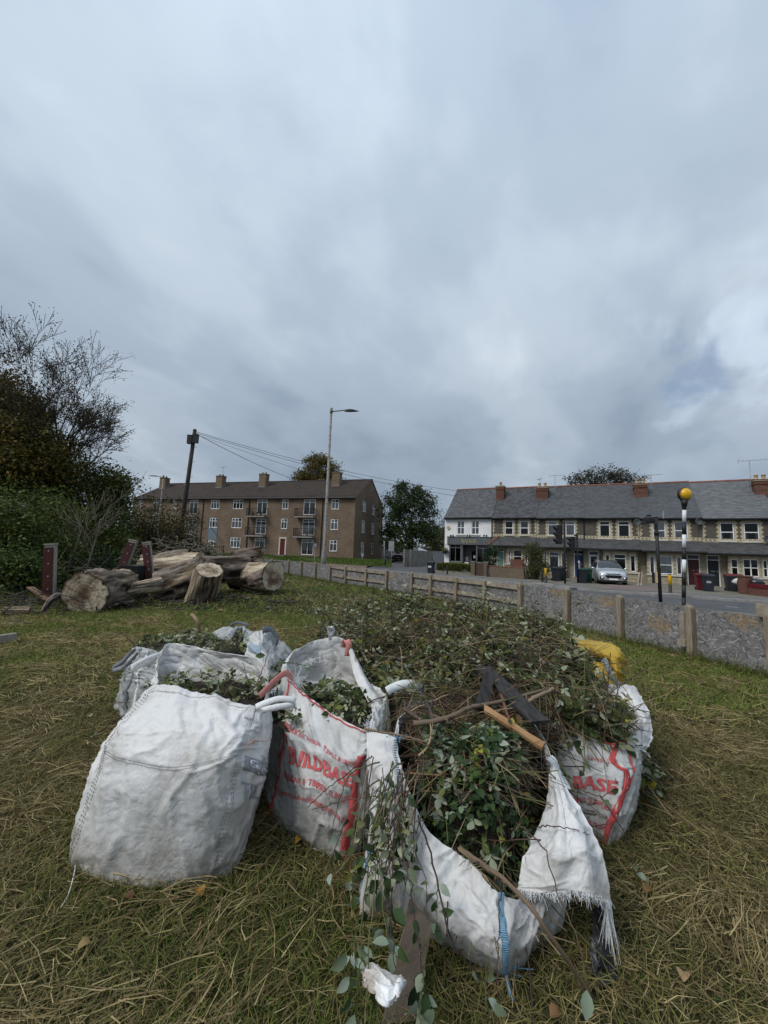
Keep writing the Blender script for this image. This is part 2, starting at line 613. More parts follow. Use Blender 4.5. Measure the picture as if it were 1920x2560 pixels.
def kerb_run(name, K, sgn, gap=None):
 mb = MB()
 n = side_normals(K) * sgn
 k = len(K)
 rings = []
 for off, z in ((0, -0.05), (0, 0.115), (0.015, 0.125), (0.13, 0.125), (0.13, -0.05)):
  rings.append(np.stack([K[:, 0] + n[:, 0] * off, K[:, 1] + n[:, 1] * off, np.full(k, z)], 1))
 vs = np.concatenate(rings)
 fs = []
 for r in range(len(rings) - 1):
  fs += [(r * k + i, r * k + i + 1, (r + 1) * k + i + 1, (r + 1) * k + i) for i in range(k - 1)]
 mb.add(vs, fs)
 return tag(mb.build(name, m_kerb), kind='structure')
sg = 1.0 if nn[10][0] < 0 else -1.0
kerb_run('near_kerb', near_k, sg)
kerb_run('far_kerb', far_k, -sg)
strip('far_pavement', far_k - fn * sg * 0.13, far_k - fn * sg * 2.3, 0.115, 0.12, m_pave)
T_ORG, T_RZ = np.array([16.5, 32.5, 0.0]), -math.radians(28.4)
TX = np.array([math.cos(T_RZ), math.sin(T_RZ), 0])
TY = np.array([-math.sin(T_RZ), math.cos(T_RZ), 0])
def TW(x, y, z=0.0):
 return T_ORG + TX * x + TY * y + np.array([0, 0, z])
fy_ = far_k - fn * sg * 2.3
sel = [p for p in fy_ if 4.3 < p[0] < 31]
back = [TW(((p - T_ORG) @ TX), 6.0) for p in sel]
m_yard = M('yard_dirt_and_slabs', (0.10, 0.095, 0.08), (0.17, 0.155, 0.13), 0.95, 1.6, 0.3, 20, detail=8, c3=(0.10, 0.105, 0.055))
strip('front_yards', sel, back, 0.122, 0.22, m_yard)
mb = MB()
dr = [TW(-4.2, -11.6, .128), TW(0.9 + 3.4, -10.4, .128), TW(0.6 + 3.6, -1.0, .215), TW(.2, -1.0, .215)]
ap = MB()
p0, p1 = G(1500, 1480), G(1660, 1490)
ap.poly([TW(1.2, -10.6, .131), TW(5.4, -9.5, .131), TW(4.6, -5.0, .175), TW(2.0, -5.0, .175)])
tag(ap.build('drive_crossing', m_paver), kind='structure')
sd = MB()
sd.poly([(4.6, 33.6, 0.125), (5.2, 38.4, 0.2), (9.0, 70, 0.6), (0.5, 70, 0.6), (-0.5, 46, 0.3), (-1.6, 39.9, 0.125)])
tag(sd.build('side_street', m_asphalt), kind='structure')
L0 = [np.array(p) for p in ((-1.7, 39.9, .126), (-5, 42.4, .126), (-12, 47.6, .126), (-22, 53.2, .126), (-34, 59, .126), (-60, 66, .126))]
L1 = [p + np.array([0.2, 1.6, 0.16]) for p in L0]
L2 = [np.array(p) for p in ((0.2, 47, .62), (-3.7, 50.2, .86), (-12, 52.6, .86), (-22, 55.8, .86), (-34, 59.6 + 1.6, .86), (-60, 70, .86))]
L3 = [np.array(p) for p in ((4.5, 75, .88), (-1, 75, .88), (-8, 75, .88), (-18, 78, .88), (-34, 80, .88), (-60, 86, .88))]
mb = MB()
n = len(L0)
mb.add(L0 + L1, [(i, i + 1, n + i + 1, n + i) for i in range(n - 1)])
tag(mb.build('leafy_path', m_leafy), kind='structure')
mb = MB()
mb.add(L1 + L2 + L3, [(i, i + 1, n + i + 1, n + i) for i in range(n - 1)] + [(n + i, n + i + 1, 2 * n + i + 1, 2 * n + i) for i in range(n - 1)])
tag(mb.build('flats_lawn', m_lawn), kind='structure')
for px0, px1, py, yy in ((1325, 1384, 1461, 26.2), (1386, 1426, 1468, 25.6), (1634, 1722, 1488, 20.9)):
 a, b = G(px0, py + 4, 0), G(px1, py + 8, 0)
 mb = MB()
 d = (b - a) / np.linalg.norm(b - a)
 nrm = np.array([-d[1], d[0], 0])
 mb.obox((a + b) / 2 + nrm * 0.5 + np.array([0, 0, 0.07]), (d, nrm, (0, 0, 1)), (np.linalg.norm(b - a) / 2, 0.55, 0.07))
 mb.obox((a + b) / 2 + nrm * 0.5 + np.array([0, 0, 0.15]), (d, nrm, (0, 0, 1)), (np.linalg.norm(b - a) / 2 - 0.12, 0.42, 0.02))
 tag(mb.build('kerb_island', m_kerb), kind='structure')
wl_ = MB()
m_line = M('worn_white_line', (0.35, 0.35, 0.34), (0.6, 0.6, 0.58), 0.8, 8, detail=6)
for i in range(8, 44, 2):
 a, b = far_k[i] + fn[i] * sg * 3.4, far_k[i + 1] + fn[i + 1] * sg * 3.4
 d = (b - a) / np.linalg.norm(b - a)
 nr = np.array([-d[1], d[0], 0]) * 0.05
 a2 = a + d * 0.2
 b2 = a + d * min(2.2, np.linalg.norm(b - a) * 0.7)
 z = np.array([0, 0, 0.004])
 wl_.poly([a2 - nr + z, b2 - nr + z, b2 + nr + z, a2 + nr + z])
tag(wl_.build('road_marking', m_line), kind='structure')
# ---------------------------------------------------------------- grass: cut straw lying on green blades
def blades(name, pos, length, width, tilt, az, bend, cols, segs=2, mat=None):
 """one narrow leaf per row of pos; tilt 0 = lying, pi/2 = upright"""
 n = len(pos)
 d = np.stack([np.cos(az) * np.cos(tilt), np.sin(az) * np.cos(tilt), np.sin(tilt)], 1)
 side = np.stack([-np.sin(az), np.cos(az), np.zeros(n)], 1)
 roll = rng.uniform(-0.9, 0.9, n)
 upv = np.cross(d, side)
 side = side * np.cos(roll)[:, None] + upv * np.sin(roll)[:, None]
 V = np.zeros((n, segs + 1, 2, 3), np.float32)
 for k in range(segs + 1):
  t = k / segs
  c = pos + d * (length * t)[:, None]
  c[:, 2] -= bend * length * t * t
  c[:, :2] += side[:, :2] * (length * t * t * rng.uniform(-0.25, 0.25, n))[:, None]
  w = width * (1 - 0.75 * t) * 0.5
  V[:, k, 0] = c - side * w[:, None]
  V[:, k, 1] = c + side * w[:, None]
 V = V.reshape(-1, 3)
 base = np.arange(n)[:, None] * (2 * (segs + 1))
 Q = []
 for k in range(segs):
  Q.append(np.concatenate([base + 2 * k, base + 2 * k + 1, base + 2 * k + 3, base + 2 * k + 2], 1))
 Q = np.concatenate(Q)
 C = np.repeat(cols, 2 * (segs + 1), axis=0)
 return tag(quick_mesh(name, V, Q, mat, C), kind='stuff')
m_blade = MA('grass_blade', 0.75, 0.2, trans=0.2)
def scatter(n, y0, y1, power=1.0, margin=1.4):
 y = y0 + (y1 - y0) * rng.random(n) ** power
 x = rng.uniform(-1, 1, n) * (1.16 * y + margin)
 ok = x < fence_x(y) - 0.05
 return x[ok], y[ok]
def grass_cols(n, kind, dark=1.0):
 r = rng.random((n, 1))
 if kind == 'straw':
  a, b = np.array([0.12, 0.085, 0.038]), np.array([0.42, 0.335, 0.17])
  r = r ** 1.6
 elif kind == 'olive':
  a, b = np.array([0.038, 0.042, 0.012]), np.array([0.19, 0.165, 0.055])
 else:
  a, b = np.array([0.024, 0.05, 0.007]), np.array([0.12, 0.17, 0.028])
 return (a * (1 - r) + b * r) * dark
def sow(name, n, y0, y1, kind, L, W, T, segs=2, power=1.0, keep=None, lift=0.02):
 x, y = scatter(n, y0, y1, power)
 if keep is not None:
  ok = rng.random(len(x)) < keep(x, y)
  x, y = x[ok], y[ok]
 k = len(x)
 z = gz(x, y) + rng.random(k) * lift
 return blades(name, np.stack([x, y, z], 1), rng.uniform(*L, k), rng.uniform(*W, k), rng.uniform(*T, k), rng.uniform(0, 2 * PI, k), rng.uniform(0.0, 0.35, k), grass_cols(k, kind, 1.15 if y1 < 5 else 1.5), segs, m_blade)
gr = lambda x, y: 0.12 + 0.88 * greenness(x, y)
st = lambda x, y: 1.0 - 0.72 * greenness(x, y)
sow('cut_straw', 56000, 1.0, 4.3, 'straw', (0.04, 0.15), (0.002, 0.0045), (0.0, 0.42), 2, 0.75, st, 0.035)
sow('dry_grass', 70000, 1.0, 4.3, 'olive', (0.05, 0.16), (0.003, 0.006), (0.05, 0.9), 2, 0.75, None, 0.02)
sow('green_grass', 90000, 1.0, 4.3, 'green', (0.03, 0.10), (0.0028, 0.0055), (0.25, 1.3), 2, 0.75, gr, 0.01)
sow('cut_straw', 52000, 4.3, 10.5, 'straw', (0.08, 0.24), (0.004, 0.009), (0.0, 0.4), 1, 0.8, st, 0.04)
sow('dry_grass', 90000, 4.3, 10.5, 'olive', (0.08, 0.2), (0.005, 0.012), (0.05, 0.8), 1, 0.8, None, 0.02)
sow('green_grass', 120000, 4.3, 10.5, 'green', (0.06, 0.16), (0.005, 0.011), (0.2, 1.3), 1, 0.8, gr, 0.01)
sow('cut_straw', 22000, 10.5, 28, 'straw', (0.12, 0.3), (0.010, 0.02), (0.0, 0.4), 1, 0.8, st, 0.05)
sow('dry_grass', 50000, 10.5, 28, 'olive', (0.12, 0.26), (0.012, 0.028), (0.1, 0.9), 1, 0.8, None, 0.03)
sow('green_grass', 80000, 10.5, 28, 'green', (0.10, 0.24), (0.012, 0.026), (0.3, 1.3), 1, 0.8, gr, 0.02)
k = 26000
cxy = np.stack(scatter(260, 1.2, 9.0, 0.8), 1)
ci = rng.integers(0, len(cxy), k)
pa = rng.uniform(0, PI, len(cxy))
x, y = cxy[ci, 0] + rng.normal(0, .14, k), cxy[ci, 1] + rng.normal(0, .10, k)
ok = x < fence_x(y) - .05
x, y, ci = x[ok], y[ok], ci[ok]
k = len(x)
blades('cut_straw', np.stack([x, y, gz(x, y) + rng.uniform(.01, .055, k)], 1), rng.uniform(.08, .26, k), rng.uniform(.0025, .005, k) * (1 + y / 6), rng.uniform(-.05, .3, k), pa[ci] + rng.normal(0, .45, k) + PI * (rng.random(k) < .5), rng.uniform(0, .3, k), grass_cols(k, 'straw', 1.05), 2, m_blade)
k = 9000
y = rng.uniform(5, 28, k)
x = fence_x(y) - np.abs(rng.normal(0, 0.16, k)) - 0.06
blades('tall_grass', np.stack([x, y, gz(x, y)], 1), rng.uniform(0.1, 0.32, k), rng.uniform(0.006, 0.014, k), rng.uniform(0.6, 1.45, k), rng.uniform(0, 2 * PI, k), rng.uniform(0, 0.4, k),
  np.where(rng.random((k, 1)) < 0.5, grass_cols(k, 'green'), grass_cols(k, 'olive')), 1, m_blade)
k = 24000
x = rng.uniform(-30, 1, k)
yb = np.interp(-x, [-1, 3.7, 12, 22, 34], [47, 50.2, 52.6, 55.8, 61.2])
yf = np.interp(-x, [-1, 1.7, 5, 12, 22, 34], [40.5, 41.5, 44, 49.2, 54.8, 60.6])
t = rng.random(k)
y = yf + (yb - yf) * t
z = 0.286 + (0.86 - 0.286) * t
blades('lawn_grass', np.stack([x, y, z], 1), rng.uniform(0.1, 0.25, k), rng.uniform(0.03, 0.06, k), rng.uniform(0.5, 1.4, k), rng.uniform(0, 2 * PI, k), rng.uniform(0, 0.3, k), grass_cols(k, 'green', 1.1), 1, m_blade)
# ---------------------------------------------------------------- block of flats
m_fbrick = brickmat('brown_brick', (0.205, 0.137, 0.087), (0.12, 0.078, 0.052), (0.20, 0.165, 0.125))
m_upvc = M('white_frame', (0.72, 0.73, 0.72), (0.80, 0.80, 0.79), 0.4, 6)
m_glass = glassmat('window_glass', 0.75)
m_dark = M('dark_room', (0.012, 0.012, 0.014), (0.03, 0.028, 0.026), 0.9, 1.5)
m_net = M('net_curtain', (0.50, 0.51, 0.52), (0.78, 0.79, 0.79), 0.9, 9, stretch=(6, 1, 0.15))
m_net2 = M('grey_curtain', (0.20, 0.205, 0.22), (0.44, 0.445, 0.45), 0.9, 9, stretch=(7, 1, 0.12))
m_ftile = M('brown_roof_tile', (0.026, 0.020, 0.017), (0.052, 0.038, 0.031), 0.9, 1.1, 0.2, 20, detail=8, c3=(0.042, 0.035, 0.025))
m_black = M('black_paint', (0.012, 0.012, 0.013), (0.022, 0.022, 0.024), 0.5, 8)
m_lead = M('lead_flashing', (0.16, 0.165, 0.17), (0.28, 0.28, 0.29), 0.7, 4)
m_stone = M('pale_stone', (0.42, 0.38, 0.32), (0.55, 0.51, 0.44), 0.9, 3, 0.1)
m_reddoor = M('dark_red_door', (0.085, 0.012, 0.010), (0.12, 0.018, 0.014), 0.45, 5)
m_conc = M('weathered_concrete', (0.16, 0.15, 0.135), (0.27, 0.255, 0.235), 0.9, 2.5, 0.2, 30)
m_panel = M('blue_grey_panel', (0.115, 0.15, 0.175), (0.14, 0.18, 0.205), 0.6, 3)
m_galv = M('galvanised_steel', (0.26, 0.27, 0.28), (0.40, 0.41, 0.42), 0.5, 6, metal=0.4)
def wall_holes(mb, x0, x1, z0, z1, holes, depth=0.12, y=0.0, m=0):
 """wall in the x,z plane facing -y, with openings and their reveals"""
 xs = sorted({x0, x1, *[h[0] for h in holes], *[h[1] for h in holes]})
 zs = sorted({z0, z1, *[h[2] for h in holes], *[h[3] for h in holes]})
 xs = [a for a in xs if x0 <= a <= x1]
 zs = [a for a in zs if z0 <= a <= z1]
 for i in range(len(xs) - 1):
  for j in range(len(zs) - 1):
   cx, cz = (xs[i] + xs[i + 1]) / 2, (zs[j] + zs[j + 1]) / 2
   if any(h[0] < cx < h[1] and h[2] < cz < h[3] for h in holes):
    continue
   mb.poly([(xs[i], y, zs[j]), (xs[i + 1], y, zs[j]), (xs[i + 1], y, zs[j + 1]), (xs[i], y, zs[j + 1])], m)
 for a, b, c, d in holes:
  mb.poly([(a, y, c), (a, y + depth, c), (a, y + depth, d), (a, y, d)], m)
  mb.poly([(b, y, d), (b, y + depth, d), (b, y + depth, c), (b, y, c)], m)
  mb.poly([(a, y, d), (a, y + depth, d), (b, y + depth, d), (b, y, d)], m)
  mb.poly([(a, y, c), (b, y, c), (b, y + depth, c), (a, y + depth, c)], m)
def window(parent, x0, x1, z0, z1, y=0.07, mull=(), trans=(), fw=0.055, mat=None, curtain=None, swap=False, sill=None, name='window', pane_names='pane', small=()):
 """frame with bars in an opening; swap=True turns it to a wall that runs along y.
 small: (x fraction range, z fraction range) lights with a thicker casement"""
 mat = mat or m_upvc
 f = MB()
 def bx(mb, a, ya, c, b, yb, d):
  if swap:
   mb.box(-yb, a, c, -ya, b, d)
  else:
   mb.box(a, ya, c, b, yb, d)
 e = 0.003
 bx(f, x0 + e, y - 0.03, z0 + e, x0 + fw, y + 0.03, z1 - e)
 bx(f, x1 - fw, y - 0.03, z0 + e, x1 - e, y + 0.03, z1 - e)
 bx(f, x0 + fw, y - 0.03, z0 + e, x1 - fw, y + 0.03, z0 + fw)
 bx(f, x0 + fw, y - 0.03, z1 - fw, x1 - fw, y + 0.03, z1 - e)
 w, h = x1 - x0, z1 - z0
 xm = [x0 + fw] + [x0 + w * q for q in mull] + [x1 - fw]
 zm = [z0 + fw] + [z0 + h * q for q in trans] + [z1 - fw]
 for q in xm[1:-1]:
  bx(f, q - 0.032, y - 0.027, z0 + fw, q + 0.032, y + 0.027, z1 - fw)
 for q in zm[1:-1]:
  bx(f, x0 + fw, y - 0.024, q - 0.03, x1 - fw, y + 0.024, q + 0.03)
 for i in range(len(xm) - 1):
  for j in range(len(zm) - 1):
   if (i, j) in small:
    a, b, c, d = xm[i] + 0.02, xm[i + 1] - 0.02, zm[j] + 0.02, zm[j + 1] - 0.02
    t = 0.04
    bx(f, a, y - 0.045, c, a + t, y - 0.031, d)
    bx(f, b - t, y - 0.045, c, b, y - 0.031, d)
    bx(f, a + t, y - 0.045, c, b - t, y - 0.031, c + t)
    bx(f, a + t, y - 0.045, d - t, b - t, y - 0.031, d)
 fr = f.build(name, mat, parent)
 def quad(a, b, c, d, yy):
  mb = MB()
  P = [(a, yy, c), (b, yy, c), (b, yy, d), (a, yy, d)]
  if swap:
   P = [(-p[1], p[0], p[2]) for p in P]
  mb.poly(P)
  return mb
 for i in range(len(xm) - 1):
  for j in range(len(zm) - 1):
   quad(xm[i], xm[i + 1], zm[j], zm[j + 1], y + 0.005).build(pane_names, m_glass, fr)
 if curtain is not None:
  mb = MB()
  part = curtain if isinstance(curtain, tuple) else (curtain, [(0.0, 1.0)], 0.0, 1.0)
  cm, spans, lo, hi = part
  for s0, s1 in spans:
   nfold = max(4, int((s1 - s0) * w / 0.045))
   P = []
   for k in range(nfold + 1):
    xx = x0 + fw + (w - 2 * fw) * (s0 + (s1 - s0) * k / nfold)
    yy = y + 0.045 + 0.014 * math.sin(k * PI * 0.9) + rnd.uniform(-0.006, 0.006)
    P.append((xx, yy))
   vs = [(a, b, z0 + h * lo) for a, b in P] + [(a, b, z0 + h * hi) for a, b in P]
   if swap:
    vs = [(-p[1], p[0], p[2]) for p in vs]
   n = len(P)
   mb.add(vs, [(i, i + 1, n + i + 1, n + i) for i in range(n - 1)])
  mb.build('curtain', cm, fr)
 if sill:
  s = MB()
  bx(s, x0 - 0.06, y - 0.13 - sill, z0 - 0.07, x1 + 0.06, y - 0.035, z0 + 0.001)
  s.build('sill', mat if sill > 0 else m_conc, fr)
 return fr
FL_RZ = -math.radians(16.5)
flats = thing('block_of_flats', 'long three storey brown brick block of flats with balconies and low tiled roof', 'flats', (-3.86, 50.8, 0), FL_RZ)
FW, FD, EV, RG = 38.2, 13.0, 8.95, 12.55
W = []       # (u0,u1,z0,z1,kind)
CUR = [m_net, m_net2, (m_net, [(0, .28), (.72, 1)], 0, 1), (m_net2, [(0, .35), (.65, 1)], 0, 1), None, (m_net, [(0, 1)], 0, .62)]
for u0, u1 in ((36.3, 37.1), (29.5, 30.2), (21.6, 23.15), (17.48, 19.22), (10.03, 11.03), (2.36, 3.46)):
 wide = 3 if u1 - u0 > 1.3 else 2
 for lv, (z0, z1) in enumerate(((1.72, 3.24), (4.58, 6.06), (7.36, 8.74))):
  if lv == 0 and u0 in (10.03, 29.5):
   continue
  if u0 == 21.6 and lv == 0:
   z0, z1 = 1.84, 2.80
  W.append((u0, u1, z0, z1, wide))
doors = []
for u0, u1 in ((32.7, 34.05), (25.45, 27.05), (13.4, 15.1), (5.8, 7.65)):
 for z0, z1 in ((1.10, 3.22), (3.78, 6.02), (6.58, 8.76)):
  doors.append((u0, u1, z0, z1))
entr = [(9.95, 11.12, 0.95, 3.42), (29.1, 30.15, 0.95, 3.55)]
holes = [(-b, -a, c, d) for a, b, c, d, _ in W] + [(-b, -a, c, d) for a, b, c, d in doors] + [(-b, -a, c, d) for a, b, c, d in entr]
mb = MB()
wall_holes(mb, -FW, 0.0, -0.2, EV, holes, 0.14)
gab = [(2.9, 4.5, 7.42, 9.02), (7.35, 8.85, 7.42, 9.0), (2.8, 4.35, 4.44, 6.22), (7.3, 8.8, 4.46, 6.2), (2.8, 4.3, 1.52, 3.14), (7.3, 8.7, 1.5, 3.14)]
g = MB()
wall_holes(g, 0.0, FD, -0.2, EV, gab, 0.14)
g.poly([(0, 0, EV), (FD, 0, EV), (FD / 2, 0, RG)])
mb.add([(-p[1], p[0], p[2]) for p in g.v], g.f)
rw_ = MB()
rw_.box(-FW, FD - 0.2, -0.2, -0.01, FD, EV)
rw_.build('rear_wall', m_fbrick, flats)
mb.poly([(-FW, 0, -0.2), (-FW, FD - 0.2, -0.2), (-FW, FD - 0.2, EV), (-FW, FD / 2, RG), (-FW, 0, EV)])
mb.build('wall', m_fbrick, flats)
mb = MB()
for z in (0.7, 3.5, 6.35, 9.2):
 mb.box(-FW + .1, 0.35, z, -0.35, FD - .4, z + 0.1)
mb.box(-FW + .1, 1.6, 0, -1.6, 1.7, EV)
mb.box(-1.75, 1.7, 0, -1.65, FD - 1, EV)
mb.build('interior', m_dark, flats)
mb = MB()
nc = 27
rise = RG - EV
for side in (0, 1):
 for k in range(nc):
  t0, t1 = k / nc, (k + 1) / nc
  y0, y1 = -0.35 + (FD / 2 + 0.35) * t0, -0.35 + (FD / 2 + 0.35) * t1 + 0.06
  zz0, zz1 = EV - 0.1 + (rise + 0.13) * t0, EV - 0.1 + (rise + 0.13) * t1
  if side:
   y0, y1 = FD - y0, FD - y1
  x0, x1 = -FW - 0.15, 0.12
  P = [(x0, y0, zz0), (x1, y0, zz0), (x1, y0, zz0 + 0.045), (x0, y0, zz0 + 0.045), (x0, y1, zz1 + 0.03), (x1, y1, zz1 + 0.03)]
  mb.add(P, [(0, 1, 2, 3) if not side else (3, 2, 1, 0), (3, 2, 5, 4) if not side else (4, 5, 2, 3), (1, 5, 2), (0, 3, 4)])
mb.tube([(-FW - 0.15, FD / 2, RG + 0.06), (0.14, FD / 2, RG + 0.06)], 0.13, 8)
roof = mb.build('roof', m_ftile, flats)
for u0, u1, z1 in ((31.87, 33.48, 12.42), (21.29, 22.71, 12.48), (13.91, 15.14, 12.6), (2.41, 3.64, 12.53)):
 k = 1.088
 off = 4.2
 uc = (u0 + u1) / 2 * 1.02 + off * 0.0
 px = -uc - 0.35 * 0
 zb = EV + rise * off / (FD / 2)
 c = MB()
 cw = 0.62
 base = np.array([-3.86, 50.8, 0]) + np.array([math.cos(FL_RZ), math.sin(FL_RZ), 0]) * (-(u0 + u1) / 2)
 eye = np.array([0, 0, 0])
 dirv = base / np.linalg.norm(base)
 ny = np.array([-math.sin(FL_RZ), math.cos(FL_RZ), 0])
 s = (off + base @ ny) / (dirv @ ny) if True else 1
 s = ((base @ ny) + off) / (dirv @ ny)
 q = dirv * s - np.array([-3.86, 50.8, 0])
 px = q @ np.array([math.cos(FL_RZ), math.sin(FL_RZ), 0])
 zt = EYE + (z1 - EYE) * s / np.linalg.norm(base)
 c.box(px - cw, off, zb - 0.4, px + cw, off + 0.95, zt - 0.22)
 c.box(px - cw - 0.05, off - 0.05, zt - 0.22, px + cw + 0.05, off + 1.0, zt - 0.05)
 ch = c.build('chimney', m_fbrick, flats)
 f = MB()
 f.box(px - cw - 0.04, off - 0.05, zb - 0.25, px + cw + 0.04, off - 0.002, zb + 0.14)
 for a in (-1, 1):
  f.poly([(px + a * (cw + 0.012), off - 0.3, zb - 0.05), (px + a * (cw + 0.012), off + 0.95, zb + 0.62), (px + a * (cw + 0.012), off + 0.95, zb + 0.8), (px + a * (cw + 0.012), off - 0.05, zb + 0.16)])
 f.build('flashing', m_lead, ch)
 for dx in (-0.3, 0.3):
  p = MB()
  p.lathe([(0.13, zt - 0.06), (0.12, zt + 0.16), (0.14, zt + 0.18), (0.14, zt + 0.22), (0.09, zt + 0.22)], 10, (px + dx, off + 0.47, 0))
  p.build('chimney_pot', m_conc, ch, True)
 if u0 in (21.29, 2.41):
  a = MB()
  a.tube([(px + 0.4, off + 0.3, zt - 0.3), (px + 0.4, off + 0.3, zt + 1.45)], 0.025, 5)
  a.tube([(px - 0.1, off + 0.3, zt + 1.35), (px + 1.0, off + 0.3, zt + 1.42)], 0.018, 4)
  for j in range(6):
   a.tube([(px - 0.05 + j * 0.2, off + 0.1, zt + 1.36 + j * .012), (px - 0.05 + j * 0.2, off + 0.5, zt + 1.36 + j * .012)], 0.012, 3)
  a.build('aerial', m_galv, ch)
mb = MB()
mb.box(-FW - 0.1, -0.3, EV - 0.16, 0.06, -0.22, EV - 0.02)
mb.tube([(-FW - 0.1, -0.38, EV - 0.08), (0.08, -0.38, EV - 0.1)], 0.07, 8)
mb.box(-FW, -0.22, EV - 0.14, 0.0, -0.004, EV - 0.1)
mb.build('gutter', m_black, flats)
for u in (24.4, 16.35, 4.7):
 mb = MB()
 mb.tube([(-u, -0.36, EV - 0.12), (-u, -0.09, EV - 0.4), (-u, -0.09, 0.7)], 0.06, 8)
 for z in (2.4, 4.8, 7.2):
  mb.box(-u - 0.09, -0.15, z, -u + 0.09, -0.004, z + 0.06)
 mb.build('downpipe', m_black, flats)
for i, (u0, u1, z0, z1, wide) in enumerate(W):
 cur = CUR[(i * 5 + 2) % 6]
 if wide == 3:
  window(flats, -u1, -u0, z0, z1, 0.08, (0.34, 0.66), (0.66,), 0.09, curtain=cur, small=((0, 1), (1, 1)), sill=-0.02)
 else:
  window(flats, -u1, -u0, z0, z1, 0.08, (0.5,), (0.66,), 0.09, curtain=cur, small=((0, 1),), sill=-0.02)
for i, (a, b, z0, z1) in enumerate(gab):
 window(flats, a, b, z0, z1, 0.08, (0.36, 0.68) if i % 2 == 0 else (0.5,), (0.66,), 0.09, curtain=CUR[(i * 3 + 1) % 6], swap=True, small=((0, 1),))
 s = MB()
 s.box(0.004, a - 0.05, z0 - 0.09, 0.06, b + 0.05, z0 - 0.004)
 s.build('sill', m_conc, flats)
for i, (u0, u1, z0, z1) in enumerate(doors):
 window(flats, -u1, -u0, z0, z1, 0.08, (0.5,), (0.80,), 0.085, curtain=CUR[(i * 2 + 3) % 6], small=((0, 1), (1, 1)), name='glazed_door')
p = MB()
p.box(-23.2, -0.03, 2.86, -21.6, -0.003, 4.52)
p.box(-23.25, -0.05, 1.75, -23.2, -0.003, 6.1)
p.box(-21.6, -0.05, 1.75, -21.55, -0.003, 6.1)
p.build('infill_panel', m_panel, flats)
for u0, u1 in ((32.4, 34.6), (25.2, 27.75), (13.18, 16.15), (5.6, 8.5)):
 for zf in (3.55, 6.3):
  s = MB()
  s.box(-u1, -0.95, zf - 0.18, -u0, -0.003, zf)
  sl = s.build('balcony_slab', m_conc, flats)
  r = MB()
  zt = zf + 1.1
  for y0, y1, xa, xb in ((-0.9, -0.9, -u1 + .05, -u0 - .05),):
   r.bar((xa, -0.9, zt), (xb, -0.9, zt), 0.05, 0.05)
   r.bar((xa, -0.9, zf + 0.08), (xb, -0.9, zf + 0.08), 0.04, 0.04)
  for xx in (-u1 + .05, -u0 - .05):
   r.bar((xx, -0.9, zt), (xx, -0.01, zt), 0.05, 0.05)
   r.bar((xx, -0.9, zf), (xx, -0.9, zt), 0.05, 0.05)
   for j in range(6):
    r.bar((xx, -0.78 + j * 0.14, zf), (xx, -0.78 + j * 0.14, zt), 0.022, 0.022)
  n = int((u1 - u0) / 0.16)
  for j in range(n):
   xx = -u1 + 0.1 + (u1 - u0 - 0.2) * j / (n - 1)
   r.bar((xx, -0.9, zf + 0.05), (xx + (0.09 if j % 2 else -0.09), -0.9, zt), 0.024, 0.024, up=(0, 1, 0))
  r.build('railing', m_black, sl)
m_pot = [M('terracotta_pot', (0.24, 0.09, 0.045), (0.3, 0.12, 0.06), 0.8), M('white_pot', (0.6, 0.6, 0.58), (0.7, 0.7, 0.68), 0.6), M('dark_green_plant', (0.02, 0.04, 0.012), (0.05, 0.08, 0.02), 0.9)]
for k, (u, zf) in enumerate(((14.0, 6.3), (14.6, 6.3), (15.2, 6.3), (26.0, 6.3), (26.6, 6.3), (27.2, 6.3), (14.9, 3.55), (6.5, 3.55))):
 lp = np.array([-u, -0.6, zf])
 w_ = np.array([-3.86, 50.8, 0]) + np.array([math.cos(FL_RZ), math.sin(FL_RZ), 0]) * lp[0] + np.array([-math.sin(FL_RZ), math.cos(FL_RZ), 0]) * lp[1]
 names = ['white pot plant at the left end of the upper middle balcony', 'terracotta pot plant centre of the upper middle balcony', 'white pot plant at the right end of the upper middle balcony']
 lab = ('terracotta' if k % 2 else 'white') + ' pot with leafy plant on ' + ['the third storey middle balcony, leftmost', 'the third storey middle balcony, centre', 'the third storey middle balcony, rightmost', 'the third storey balcony by the leaning pole, rightmost',
   'the third storey balcony by the leaning pole, centre', 'the third storey balcony by the leaning pole, leftmost', 'the second storey middle balcony', 'the second storey balcony right of the red entrance'][k]
 if k in (0, 1, 2):
  lab = lab.replace('leftmost', 'XX').replace('rightmost', 'leftmost').replace('XX', 'rightmost')
 t = thing('pot_plant', lab, 'pot plant', (w_[0], w_[1], zf), 0, 'pot plants on the balconies of the flats')
 a = MB()
 a.lathe([(0.11, 0.001), (0.16, 0.3), (0.17, 0.3), (0.17, 0.34)], 10)
 a.build('pot', m_pot[k % 2], t, True)
 b = MB()
 for j in range(40):
  d = np.array([rnd.gauss(0, .13), rnd.gauss(0, .13), 0.34 + abs(rnd.gauss(0.12, .16))])
  e = np.array([rnd.uniform(-1, 1), rnd.uniform(-1, 1), rnd.uniform(-.5, 1)]) * 0.09
  s_ = np.array([e[1], -e[0], 0.02]) * 0.6
  b.poly([d - e, d + s_, d + e, d - s_])
 b.build('foliage', m_pot[2], t)
